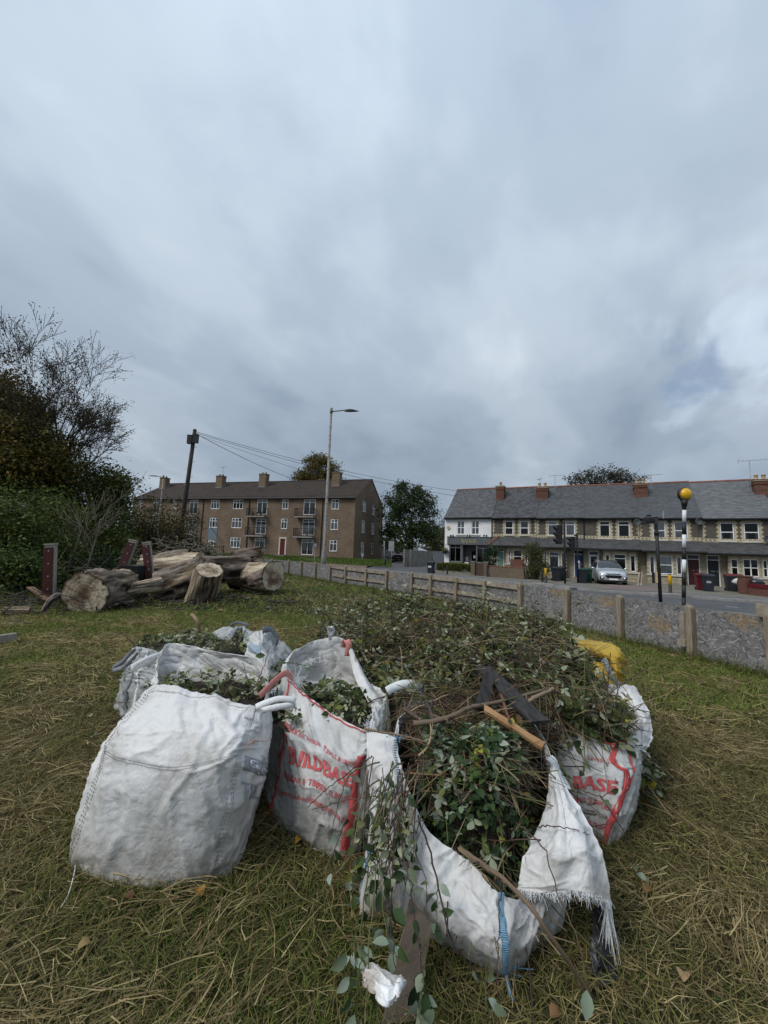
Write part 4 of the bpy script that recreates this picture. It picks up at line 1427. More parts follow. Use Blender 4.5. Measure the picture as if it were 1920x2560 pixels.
# ---------------------------------------------------------------- hoarding of weathered board on posts
m_post = M('weathered_timber_post', (0.17, 0.135, 0.095), (0.30, 0.25, 0.185), 0.9, 6, 0.5, 25, detail=7, stretch=(5, 5, 0.5))
m_rail = M('weathered_timber_rail', (0.19, 0.155, 0.12), (0.31, 0.265, 0.21), 0.9, 5, 0.4, 22, detail=7)
m_osb = M('weathered_strand_board', (0.12, 0.118, 0.117), (0.21, 0.205, 0.20), 0.95, 7, 0.5, 30, detail=7)
m_strand = MA('board_strand', 0.9, 0.15)
hoard = thing('hoarding', 'low weathered grey strand board hoarding on timber posts along the lawn', 'fence', (4.22, 11.8, 0))
POSTS = [(8.0, 1.6), (7.0, 3.9), (6.17, 6.2), (5.8, 7.35), (5.40, 8.85), (4.85, 10.2), (4.22, 11.8), (3.52, 13.25), (2.76, 14.4), (1.95, 15.4), (1.30, 16.6),
   (0.22, 17.8), (-0.76, 19.05), (-1.90, 20.5), (-3.0, 22.6), (-4.1, 24.0), (-5.35, 25.8), (-6.6, 27.4), (-8.3, 29.2), (-9.8, 31.2)]
RAILED = set(range(6, 10)) | set(range(11, 14))
for i, (x, y) in enumerate(POSTS):
 a = np.array(POSTS[max(i - 1, 0)])
 b = np.array(POSTS[min(i + 1, len(POSTS) - 1)])
 d = (b - a) / np.linalg.norm(b - a)
 d3 = np.array([d[0], d[1], 0])
 out = np.array([d[1], -d[0], 0])       # towards the road
 if out @ np.array([1.0, 0.6, 0]) < 0:
  out = -out
 h = 0.98 + rnd.uniform(-0.03, 0.03)
 w = 0.058
 lean = np.array([rnd.uniform(-0.015, 0.015), rnd.uniform(-0.015, 0.015), 0])
 mb = MB()
 c = np.array([x, y, 0.0])
 vs = []
 for z, k in ((-0.2, 1.0), (h - 0.03, 1.0), (h, 0.82)):
  for sx, sy in ((-1, -1), (1, -1), (1, 1), (-1, 1)):
   vs.append(c + d3 * w * sx * k + out * w * sy * k + lean * z + np.array([0, 0, z + (0.015 * sx if z > .5 else 0)]))
 mb.add(vs, [(0, 3, 2, 1), (8, 9, 10, 11)] + [(r * 4 + j, r * 4 + (j + 1) % 4, (r + 1) * 4 + (j + 1) % 4, (r + 1) * 4 + j) for r in (0, 1) for j in range(4)])
 mb.build('post', m_post, hoard, world=True)
for i in range(len(POSTS) - 1):
 a, b = np.array([*POSTS[i], 0.0]), np.array([*POSTS[i + 1], 0.0])
 L = np.linalg.norm(b - a)
 d = (b - a) / L
 out = np.array([d[1], -d[0], 0])
 if out @ np.array([1.0, 0.6, 0]) < 0:
  out = -out
 top = 0.93 + rnd.uniform(-0.015, 0.02) - (0.02 if i in RAILED else 0)
 dist = (a[1] + b[1]) / 2
 mid = (a + b) / 2 + out * 0.085
 mb = MB()
 mb.obox(mid + np.array([0, 0, top / 2 - 0.03]), (d, out, (0, 0, 1)), (L / 2 - 0.002, 0.009, top / 2 + 0.03))
 pn = mb.build('board_panel', m_osb, hoard, world=True)
 n = int(L * top * (680 if dist < 14 else 240))
 k = 1.0 if dist < 14 else 1.7
 f = MB()
 L0 = hoard.location
 tanx, tanz = rnd.uniform(0.2, 0.8) * L, rnd.uniform(0.5, 0.95) * top
 has_tan = i in (3, 4, 5, 2, 10)
 for j in range(n):
  u, z = rnd.uniform(0.04, L - 0.04), rnd.uniform(0.02, top - 0.03)
  ang = rnd.gauss(0.0, 0.75) + (0.5 if rnd.random() < .5 else -0.4)
  ln, wd = rnd.uniform(0.028, 0.07) * k, rnd.uniform(0.005, 0.013) * k
  dx = math.cos(ang) * ln
  dz = math.sin(ang) * ln
  nx_, nz_ = -math.sin(ang) * wd, math.cos(ang) * wd
  q = rnd.random()
  if q < 0.55:
   g0 = rnd.uniform(0.15, 0.25)
   cl = (g0, g0 * 0.97, g0 * 0.95)
  elif q < 0.78:
   g0 = rnd.uniform(0.25, 0.40)
   cl = (g0, g0 * 0.98, g0 * 0.95)
  else:
   g0 = rnd.uniform(0.08, 0.13)
   cl = (g0, g0 * 0.97, g0 * 0.95)
  if has_tan and ((u - tanx) / 0.28) ** 2 + ((z - tanz) / 0.2) ** 2 < rnd.uniform(0.1, 1.3):
   g0 = rnd.uniform(0.2, 0.36)
   cl = (g0, g0 * 0.74, g0 * 0.46)
  e0, e1 = rnd.uniform(0.0012, 0.004), rnd.uniform(0.0012, 0.004)
  P = []
  for su, sv, ee in ((-1, -0.6, e0), (1, -1, e1), (1, 0.7, e1 + 0.001), (-1, 1, e0 + 0.001)):
   uu, zz = u + dx * su + nx_ * sv, min(max(z + dz * su + nz_ * sv, 0.0), top - 0.002)
   uu = min(max(uu, 0.0), L)
   p = a + d * uu + out * (0.076 - ee) + np.array([0, 0, zz])
   P.append((p[0] - L0[0], p[1] - L0[1], p[2] - L0[2]))
  f.poly(P, 0, cl)
 tag(f.build('board_strands', m_strand, pn, colors=True), kind='stuff')
 if i in RAILED:
  for z, hgt in ((0.84, 0.07), (0.40, 0.065)):
   mb = MB()
   e = 0.0 if not (i in (13,) and z < .5) else 0.3
   mb.obox((a + b) / 2 + out * 0.022 + np.array([0, 0, z]) , (d, out, (0, 0, 1)), (L / 2 - 0.063 - e, 0.018, hgt))
   rl = mb.build('rail', m_rail, hoard, world=True)
i = 3
a, b = np.array([*POSTS[3], 0.0]), np.array([*POSTS[4], 0.0])
d = (b - a) / np.linalg.norm(b - a)
mb = MB()
p = a + d * 0.13
mb.obox(p + np.array([-0.045, -0.04, 0.52]), (d, np.array([d[1], -d[0], 0]), (0, 0, 1)), (0.045, 0.02, 0.3))
mb.obox(p + np.array([-0.06, -0.05, 0.27]) + d * 0.02, (d, np.array([d[1], -d[0], 0]), (0, 0, 1)), (0.075, 0.03, 0.06))
mb.build('batten', m_rail, hoard, world=True)
a, b = np.array([*POSTS[2], 0.0]), np.array([*POSTS[1], 0.0])
d = (b - a) / np.linalg.norm(b - a)
out = np.array([d[1], -d[0], 0])
mb = MB()
mb.obox(a + d * 0.55 + np.array([0, 0, 1.05]), (d, out, (0, 0, 1)), (0.72, 0.02, 0.10))
mb.build('plank', m_rail, hoard, world=True)
# ---------------------------------------------------------------- street furniture and vehicles
m_yel = M('yellow_globe', (0.62, 0.34, 0.006), (0.70, 0.42, 0.012), 0.35, 3, spec=0.5)
m_wht = M('white_post_paint', (0.62, 0.64, 0.66), (0.70, 0.71, 0.72), 0.5, 4)
m_wood_dark = M('dark_pole_timber', (0.022, 0.019, 0.017), (0.05, 0.042, 0.036), 0.9, 5, 0.4, 30, stretch=(4, 4, .4))
m_bin = M('charcoal_bin_plastic', (0.018, 0.022, 0.028), (0.028, 0.033, 0.042), 0.5, 5)
m_bin_g = M('green_bin_plastic', (0.010, 0.055, 0.032), (0.016, 0.07, 0.042), 0.5, 5)
m_bin_r = M('maroon_bin_plastic', (0.085, 0.008, 0.014), (0.12, 0.014, 0.02), 0.5, 5)
m_rub = M('tyre_rubber', (0.010, 0.010, 0.011), (0.02, 0.02, 0.021), 0.8, 10)
m_oldpost = M('lamp_column_paint', (0.10, 0.092, 0.088), (0.25, 0.245, 0.24), 0.7, 3.2, 0.1, 20, detail=7, c3=(0.15, 0.10, 0.08))
def lamp_post(label, base, h, arm, head_len, rad, group, skirt=True):
 t = thing('street_lamp', label, 'street lamp', base, 0, group)
 mb = MB()
 if skirt:
  mb.tube([(0, 0, -0.1), (0, 0, 1.55), (0, 0, 1.7), (0, 0, h)], [rad * 1.7, rad * 1.65, rad, rad * 0.75], 12)
 else:
  mb.tube([(0, 0, -0.1), (0, 0, h)], [rad, rad * 0.75], 10)
 mb.build('column', m_oldpost, t, True)
 mb = MB()
 mb.tube([(0, 0, h - 0.15), (arm * 0.25, 0, h - 0.12), (arm, 0, h - 0.02)], [0.05, 0.045, 0.04], 8)
 mb.lathe([(rad * .9, h - 0.3), (rad * .95, h - 0.3), (rad * .95, h + 0.1), (rad * .3, h + 0.14)], 10)
 mb.build('bracket_arm', m_oldpost, t, True)
 s = 1 if arm > 0 else -1
 hd = MB()
 pr = []
 for k in range(9):
  u = k / 8
  w = 0.17 * math.sin(PI * (0.12 + 0.84 * u)) ** 0.6
  pr.append((arm + s * head_len * u, w, h - 0.03 + 0.09 * math.sin(PI * min(1, u * 1.1 + .05)) * (1 - .5 * u), h - 0.10 + 0.05 * u))
 vs, fs = [], []
 for xx, w, zt, zb in pr:
  vs += [(xx, -w, zb), (xx, -w * 0.8, zt), (xx, w * 0.8, zt), (xx, w, zb)]
 for k in range(8):
  for j in range(4):
   fs.append((k * 4 + j, k * 4 + (j + 1) % 4, (k + 1) * 4 + (j + 1) % 4, (k + 1) * 4 + j))
 fs += [(3, 2, 1, 0), (32, 33, 34, 35)]
 hd.add(vs, fs)
 hd.build('lamp_head', m_black if skirt else m_oldpost, t)
 return t
b1 = G(807, 1440, 0)
b1 = D(809, 1400, 27.0)
ht = D(834, 1024, 27.0)
l1 = lamp_post('tall grey rust-streaked street lamp rising above the hoarding before the flats', (b1[0], 27.0, 0.09), ht[2] - 0.09, 0.95, 1.05, 0.105, 'street lamps')
b2 = D(405, 1250, 46.0)
l2 = lamp_post('thin street lamp at the left end of the flats, head turned left', (b2[0] - 0.1, 46.0, 0.1), D(409, 1190, 46)[2] - 0.1, -0.7, 1.2, 0.085, 'street lamps', False)
pt, pb = D(487, 1077, 30.0), D(446, 1372, 30.0)
u = (pb - pt) / (pb[2] - pt[2])
foot = pb + u * (0.0 - pb[2])
tp = thing('telephone_pole', 'dark wooden telephone pole leaning right in front of the flats', 'telephone pole', foot)
mb = MB()
axis = pt - foot
mb.tube([(0, 0, -0.3), axis * 0.5, axis], [0.19, 0.165, 0.14], 12)
mb.tube([axis, axis * 1.012], [0.15, 0.10], 12)
mb.build('pole', m_wood_dark, tp, True)
for k in range(10):
 q = axis * (0.38 + 0.055 * k)
 s = 1 if k % 2 else -1
 mb = MB()
 mb.tube([q, q + np.array([0.30 * s, 0.02, 0.03]), q + np.array([0.30 * s, 0.02, 0.09])], 0.016, 5)
 mb.build('step_peg', m_galv, tp)
for px, py, s in ((476, 1100, 0.2), (490, 1098, 0.22)):
 q = D(px, py, 29.85) - foot
 mb = MB()
 mb.box(q[0] - 0.2, q[1] - 0.16, q[2] - 0.32, q[0] + 0.18, q[1] + 0.1, q[2] + 0.34)
 mb.box(q[0] - 0.23, q[1] - 0.18, q[2] + 0.34, q[0] + 0.21, q[1] + 0.12, q[2] + 0.38)
 mb.build('junction_box', m_black, tp)
m_cable = M('overhead_cable', (0.05, 0.055, 0.06), None, 0.7)
def cable(label, a, b, sag, r=0.018):
 mb = MB()
 a, b = np.array(a), np.array(b)
 pts = []
 for k in range(17):
  t = k / 16
  pts.append(a + (b - a) * t - np.array([0, 0, sag * 4 * t * (1 - t)]) - a)
 mb.tube(pts, r, 5)
 o = mb.build('overhead_cable', m_cable)
 o.location = a
 return tag(o, label, 'cable', 'overhead cables from the leaning pole')
cable('steepest overhead cable, from the leaning pole down to the roof of the flats', D(489, 1084, 30), D(735, 1198, 55.6), 0.25, 0.024)
cable('topmost overhead cable from the leaning pole to the ridge of the shop', D(489, 1079, 30), D(1150, 1228, 40.8), 0.55)
cable('second overhead cable, just under the topmost, from pole to shop roof', D(489, 1082, 30), D(1140, 1240, 40.0), 0.5)
cable('third overhead cable, lower of the long ones, from pole to shop eaves', D(489, 1086, 30), D(1114, 1282, 38.3), 0.25, 0.014)
bz = np.array([0.788 * 14.0, 14.0, 0.095])
bz = D(1711, 1560, 14.0)
bz[2] = 0.09
top = D(1711, 1236, 14.0)
be = thing('beacon', 'crossing beacon with black and white striped post and yellow globes', 'crossing beacon', bz)
H = D(1709, 1257, 14.0)[2] - bz[2]
marks = [1275, 1305, 1336.5, 1368.5, 1399, 1430.5, 1462]
zs = [H - 0.02] + [D(1711, m, 14.0)[2] - bz[2] for m in marks]
zs = [z for z in zs if z > 0.2]
step = (zs[1] - zs[-1]) / (len(zs) - 2)
while zs[-1] - step > 0:
 zs.append(zs[-1] - step)
zs.append(-0.05)
mb = MB()
for i in range(len(zs) - 1):
 col = 1 if (i % 2 == 1 and i < 7) else 0
 a = MB()
 a.tube([(0, 0, zs[i + 1]), (0, 0, zs[i])], 0.064, 14, m=0)
 a.build('post_band', m_wht if col else m_black, be, True)
gz_ = D(1707, 1235, 14.0)[2] - bz[2]
r_ = np.array([0.80, 0.55, 0])   # road direction the globes face along
f_ = np.array([0.08, -0.996, 0.0])
ring = MB()
prof = [(0.225, -0.06), (0.255, -0.05), (0.26, 0.0), (0.255, 0.05), (0.225, 0.06)]
q = MB()
q.lathe(prof, 24, axis='y', cap=True)
side = np.array([-f_[1], f_[0], 0])
upv = np.array([0, 0, 1.0])
q.v = [tuple(side * p[0] + f_ * p[1] + upv * (p[2] + gz_)) for p in q.v]
q.tube([(0, 0, H - 0.15), (0, 0, gz_ - 0.2)], [0.075, 0.13], 12)
q.build('globe_ring', m_black, be, True)
for s in (1, -1):
 gq = MB()
 pr = [(0.215 * math.cos(a), 0.055 + 0.17 * math.sin(a)) for a in np.linspace(0, PI / 2 - 0.02, 8)]
 gq.lathe(pr, 22, axis='y')
 gq.v = [tuple(side * p[0] + f_ * p[1] * s + upv * (p[2] + gz_)) for p in gq.v]
 gq.build('globe', m_yel, be, True)
tr = MB()
for k in range(22):
 a = 2 * PI * k / 22
 c = side * math.cos(a) * 0.235 + upv * (math.sin(a) * 0.235 + gz_) + f_ * 0.063
 tr.obox(c, (side, f_, upv), (0.01, 0.006, 0.01))
tag(tr.build('ring_reflectors', m_pot, be), kind='stuff')
be.rotation_euler = (0, math.atan2(D(1711, 1236, 14.0)[0] - bz[0], gz_), 0)
cz = D(1650, 1560, 15.0)
cz[2] = 0.09
cp = thing('detector_pole', 'black pole with detector cameras on top and yellow board low on its left', 'pole', cz)
ch_ = D(1647, 1294, 15.0)[2] - cz[2]
mb = MB()
mb.tube([(0.06, 0, -0.05), (0, 0, ch_)], 0.062, 12)
mb.tube([(0, 0, ch_), (0, 0, ch_ + 0.03)], [0.07, 0.05], 12)
mb.tube([(0.005, 0, ch_ * 0.80), (0.005, 0, ch_ * 0.84)], 0.085, 12)
mb.build('pole', m_black, cp, True)
mb = MB()
mb.bar((-0.45, 0, ch_ - 0.02), (0.35, 0.1, ch_ + 0.0), 0.03, 0.03)
for dx, w in ((-0.42, 0.10), (-0.2, 0.09)):
 mb.box(dx - w / 2, -0.16, ch_ - 0.24, dx + w / 2, 0.1, ch_ - 0.07)
 mb.tube([(dx, -0.21, ch_ - 0.15), (dx, -0.16, ch_ - 0.15)], 0.055, 10)
 mb.tube([(dx, 0, ch_ - 0.08), (dx, 0, ch_ - 0.02)], 0.02, 5)
mb.box(-0.32, -0.06, ch_ + 0.03, -0.22, 0.06, ch_ + 0.1)
mb.build('detector_camera', m_black, cp)
mb = MB()
mb.tube([(0.36, 0.08, ch_ - 0.02), (0.36, 0.08, ch_ + 0.28)], 0.025, 6)
mb.tube([(0.36, 0.08, ch_ + 0.25), (0.0, 0.08, ch_ + 0.33)], 0.012, 4)
mb.build('antenna', m_galv, cp)
z0 = D(1643, 1457, 15)[2] - cz[2]
z1 = D(1643, 1431, 15)[2] - cz[2]
mb = MB()
mb.poly([(-0.12, -0.03, z0), (-0.05, -0.05, z0), (-0.05, -0.05, z1), (-0.10, -0.03, z1)])
mb.box(-0.16, -0.02, z0 - 0.03, -0.04, 0.03, z1 + .02)
mb.build('side_board', m_pot, cp)
mb = MB()
mb.box(-0.21, -0.04, z0 - 0.02, -0.163, 0.05, z1)
mb.build('push_button_box', m_black, cp)
def signal(label, px, py_base, dist, py_top, hx0, hx1, hy0, hy1, cam_box=False):
 b = D(px, py_base, dist)
 b[2] = 0.1
 t = thing('traffic_light', label, 'traffic light', b, 0, 'traffic lights at the crossing')
 h = D(px, py_top, dist)[2] - b[2]
 mb = MB()
 mb.tube([(0, 0, -0.05), (0, 0, h)], 0.06 * dist / 26 + 0.002, 12)
 mb.tube([(0, 0, h), (0, 0, h + 0.03)], [0.06, 0.04], 12)
 mb.build('pole', m_black, t, True)
 a, c = D(hx0, hy1, dist - 0.1) - b, D(hx1, hy0, dist - 0.1) - b
 hb = MB()
 H_ = c[2] - a[2]
 xm = c[0] - 0.17
 hb.box(xm - 0.13, -0.2, a[2], c[0] - 0.02, 0.16, c[2])
 hb.box(c[0] - 0.02, -0.15, a[2] + 0.05, c[0] + 0.02, 0.11, c[2] - 0.05)
 for k in range(7):
  z = a[2] + H_ * (k + 0.5) / 7
  hb.box(c[0] + 0.02, -0.12, z - 0.03, c[0] + 0.028, 0.08, z + 0.03)
 hb.tube([(0, 0, a[2] + H_ * .85), (c[0], 0, a[2] + H_ * .85)], 0.025, 6)
 hb.tube([(0, 0, a[2] + H_ * .12), (c[0], 0, a[2] + H_ * .12)], 0.025, 6)
 hd = hb.build('signal_head', m_black, t)
 for k in range(3):
  z = a[2] + H_ * (0.17 + 0.33 * k)
  v = MB()
  n = 10
  r0 = H_ * 0.13
  vs, fs = [], []
  for j in range(n + 1):
   g = PI * (-0.15 + 1.3 * j / n)
   yy, zz = r0 * math.cos(g), r0 * math.sin(g)
   vs += [(xm - 0.13, yy - 0.02, z + zz), (xm - 0.13 - 0.26 * (0.35 + 0.65 * max(0, math.sin(g))), yy - 0.02, z + zz - 0.04)]
  for j in range(n):
   fs.append((2 * j, 2 * j + 1, 2 * j + 3, 2 * j + 2))
  v.add(vs, fs)
  v.build('hood', m_black, hd)
  ln = MB()
  ln.lathe([(r0 * 0.9, 0.0), (r0 * 0.7, 0.03), (0.01, 0.04)], 12, axis='x')
  ln.v = [(xm - 0.131 - p[0], p[1] - 0.02, p[2] + z) for p in ln.v]
  ln.build('lens', m_dark, hd, True)
 if cam_box:
  mb = MB()
  mb.box(-0.22, -0.14, h - 0.22, -0.05, 0.02, h - 0.1)
  mb.build('detector_camera', m_black, t)
 return t
signal('taller traffic light with its head high on the left of a black pole', 1413, 1464, 26.1, 1304, 1384.5, 1404, 1313, 1360)
s2_ = signal('shorter traffic light with small camera, in front of the blue door', 1445, 1456.5, 27.4, 1333, 1420, 1437, 1342, 1377, True)
z0 = D(1447, 1430, 27.4)[2] - 0.1
z1 = D(1447, 1406, 27.4)[2] - 0.1
mb = MB()
mb.box(0.02, -0.09, z0, 0.13, -0.065, z1)
mb.build('side_board', m_pot, s2_)
mb = MB()
mb.box(-0.02, -0.12, z1 - 0.05, 0.09, -0.09, z1 + .12)
mb.build('push_button_box', m_wht, s2_)
def bollard(label, px, pyt, pyb, dist):
 b = D(px, pyb, dist)
 b[2] = 0.1
 t = thing('bollard', label, 'bollard', b, 0, 'black and yellow bollards')
 h = D(px, pyt, dist)[2] - b[2]
 mb = MB()
 mb.lathe([(0.14, 0.0), (0.13, 0.04), (0.08, 0.07), (0.075, h - 0.05), (0.05, h)], 12)
 mb.build('post', m_black, t, True)
 mb = MB()
 mb.lathe([(0.079, h * 0.45), (0.082, h * 0.45), (0.082, h - 0.08), (0.076, h - 0.06)], 12, cap=False)
 mb.build('yellow_sleeve', m_yel, t, True)
bollard('black and yellow bollard beside the big bush, before the bay window', 1364.5, 1418, 1456, 26.6)
bollard('black and yellow bollard between the detector pole and the striped beacon', 1676, 1435, 1480, 21.2)
for i, (px, pt_, pb_, dd, lab) in enumerate(((1118, 1406, 1437, 33.0, 'thin dark post in front of the clipped hedge'), (1219, 1412, 1445, 31.4, 'dark post beside the garden gate'), (1356, 1424, 1456, 27.4, 'short dark post left of the yellow bollard by the bush'))):
 b = D(px, pb_, dd)
 b[2] = 0.1
 mb = MB()
 h = D(px, pt_, dd)[2] - 0.1
 mb.box(-0.07, -0.07, -0.03, 0.07, 0.07, h - 0.02)
 mb.add([(-0.07, -0.07, h - .02), (.07, -.07, h - .02), (.07, .07, h - .02), (-.07, .07, h - .02), (0, 0, h + .03)], [(0, 1, 4), (1, 2, 4), (2, 3, 4), (3, 0, 4)])
 o = mb.build('marker_post', m_wood_dark)
 o.location = b
 tag(o, lab, 'post', 'marker posts on the far pavement')
def wheelie(label, loc, rz, body, lid, number=None, group='wheelie bins'):
 t = thing('wheelie_bin', label, 'wheelie bin', loc, rz, group)
 mb = MB()
 w0, w1, d0, d1, h = 0.22, 0.285, 0.22, 0.34, 0.95
 vs = [(-w0, -d0, 0.03), (w0, -d0, 0.03), (w0, d0, 0.03), (-w0, d0, 0.03), (-w1, -d1, h), (w1, -d1, h), (w1, d1, h), (-w1, d1, h)]
 mb.add(vs, [(0, 3, 2, 1), (0, 1, 5, 4), (1, 2, 6, 5), (2, 3, 7, 6), (3, 0, 4, 7), (4, 5, 6, 7)])
 mb.box(-w1 - 0.02, -d1 - 0.025, h - 0.07, w1 + 0.02, -d1 + 0.003, h - 0.002)
 for sx in (-1, 1):
  mb.box(sx * (w1 + 0.002) - (0.0 if sx > 0 else 0.02), -d1, h - 0.07, sx * (w1 + 0.002) + (0.02 if sx > 0 else 0.0), d1 - 0.03, h - 0.002)
  mb.obox((sx * 0.17, -0.285, 0.5), ((1, 0, 0), (0, 1, 0.0), (0, -0.13, 1)), (0.02, 0.012, 0.36))
 mb.build('body', body, t)
 lm = MB()
 lm.add([(-w1 - .03, -d1 - .05, h + .003), (w1 + .03, -d1 - .05, h + .003), (w1 + .03, d1 + .02, h + .003), (-w1 - .03, d1 + .02, h + .003),
   (-w1 - .02, -d1 - .03, h + .045), (w1 + .02, -d1 - .03, h + .045), (w1 + .02, d1, h + .09), (-w1 - .02, d1, h + .09),
   (-w1 + .08, -d1 + .1, h + .075), (w1 - .08, -d1 + .1, h + .075), (w1 - .08, d1 - .1, h + .105), (-w1 + .08, d1 - .1, h + .105)],
   [(0, 3, 2, 1), (0, 1, 5, 4), (1, 2, 6, 5), (2, 3, 7, 6), (3, 0, 4, 7), (4, 5, 9, 8), (5, 6, 10, 9), (6, 7, 11, 10), (7, 4, 8, 11), (8, 9, 10, 11)])
 lm.build('lid', lid, t)
 for sx in (-1, 1):
  wm = MB()
  wm.lathe([(0.02, -0.03), (0.1, -0.025), (0.1, 0.025), (0.02, 0.03)], 12, (sx * 0.25, 0.27, 0.1), axis='x')
  wm.build('wheel', m_rub, t)
 hm = MB()
 hm.tube([(-0.24, d1 - .01, h - 0.02), (-0.24, d1 + 0.09, h + 0.02), (0.24, d1 + 0.09, h + 0.02), (0.24, d1 - .01, h - 0.02)], 0.016, 6)
 hm.build('handle', body, t)
 if number:
  V, Fs = text_geo(number, 0.17, 0.004, 0.9, 'CENTER')
  nm = MB()
  nm.add([(p[0], -0.325 - (p[1] - .06) * 0.02 - .012, 0.52 + p[1]) for p in V], Fs)
  nm.v = [(p[0], -0.22 - 0.12 * (p[2] - .03) / .92 - 0.006, p[2]) for p in nm.v]
  nm.build('number', m_wht, t)
 return t
def at_px(px, py, dist, z):
 p = D(px, py, dist)
 return (p[0], p[1], z)
wheelie('black wheelie bin with blue white label standing alone on the pavement by the clipped hedge', at_px(1077, 1430, 34.0, 0.125), -0.35, m_bin, m_bin)
bb = [o for o in bpy.data.objects if o.name == 'wheelie_bin'][0]
mb = MB()
mb.poly([(-0.19, -0.288, 0.5), (0.1, -0.288, 0.5), (0.1, -0.298, 0.64), (-0.19, -0.298, 0.64)])
mb.v = [(p[0], -0.22 - 0.12 * (p[2] - .03) / .92 - 0.016, p[2]) for p in mb.v]
mb.build('bin_label', m_wht, bb)
wheelie('black wheelie bin beside the big bush under the bay window, front one', at_px(1390.5, 1452, 28.6, 0.14), -0.2, m_bin, m_bin)
wheelie('black wheelie bin tucked behind the front black bin by the big bush', at_px(1401, 1449, 29.5, 0.16), -0.3, m_bin, m_bin)
wheelie('dark wheelie bin in front of the blue door, left of the green one', at_px(1457.5, 1456.5, 27.4, 0.14), -0.45, m_bin, m_bin_g)
wheelie('green wheelie bin in front of the white half glazed door', at_px(1470, 1454, 28.1, 0.15), -0.45, m_bin_g, m_bin_g)
wheelie('charcoal wheelie bin with maroon lid numbered 206 before the maroon door', at_px(1771, 1479, 23.6, 0.13), -0.55, m_bin, m_bin, '206')
wheelie('maroon wheelie bin behind the bin numbered 206', at_px(1754, 1476.5, 24.3, 0.14), -0.5, m_bin_r, m_bin_r)
wheelie('charcoal wheelie bin with maroon lid beside the red brick pier', at_px(1829, 1476.5, 24.2, 0.14), -0.5, m_bin, m_bin_r)
wheelie('maroon wheelie bin between the charcoal bin and the red brick pier', at_px(1842, 1474.5, 24.9, 0.15), -0.5, m_bin_r, m_bin_r)
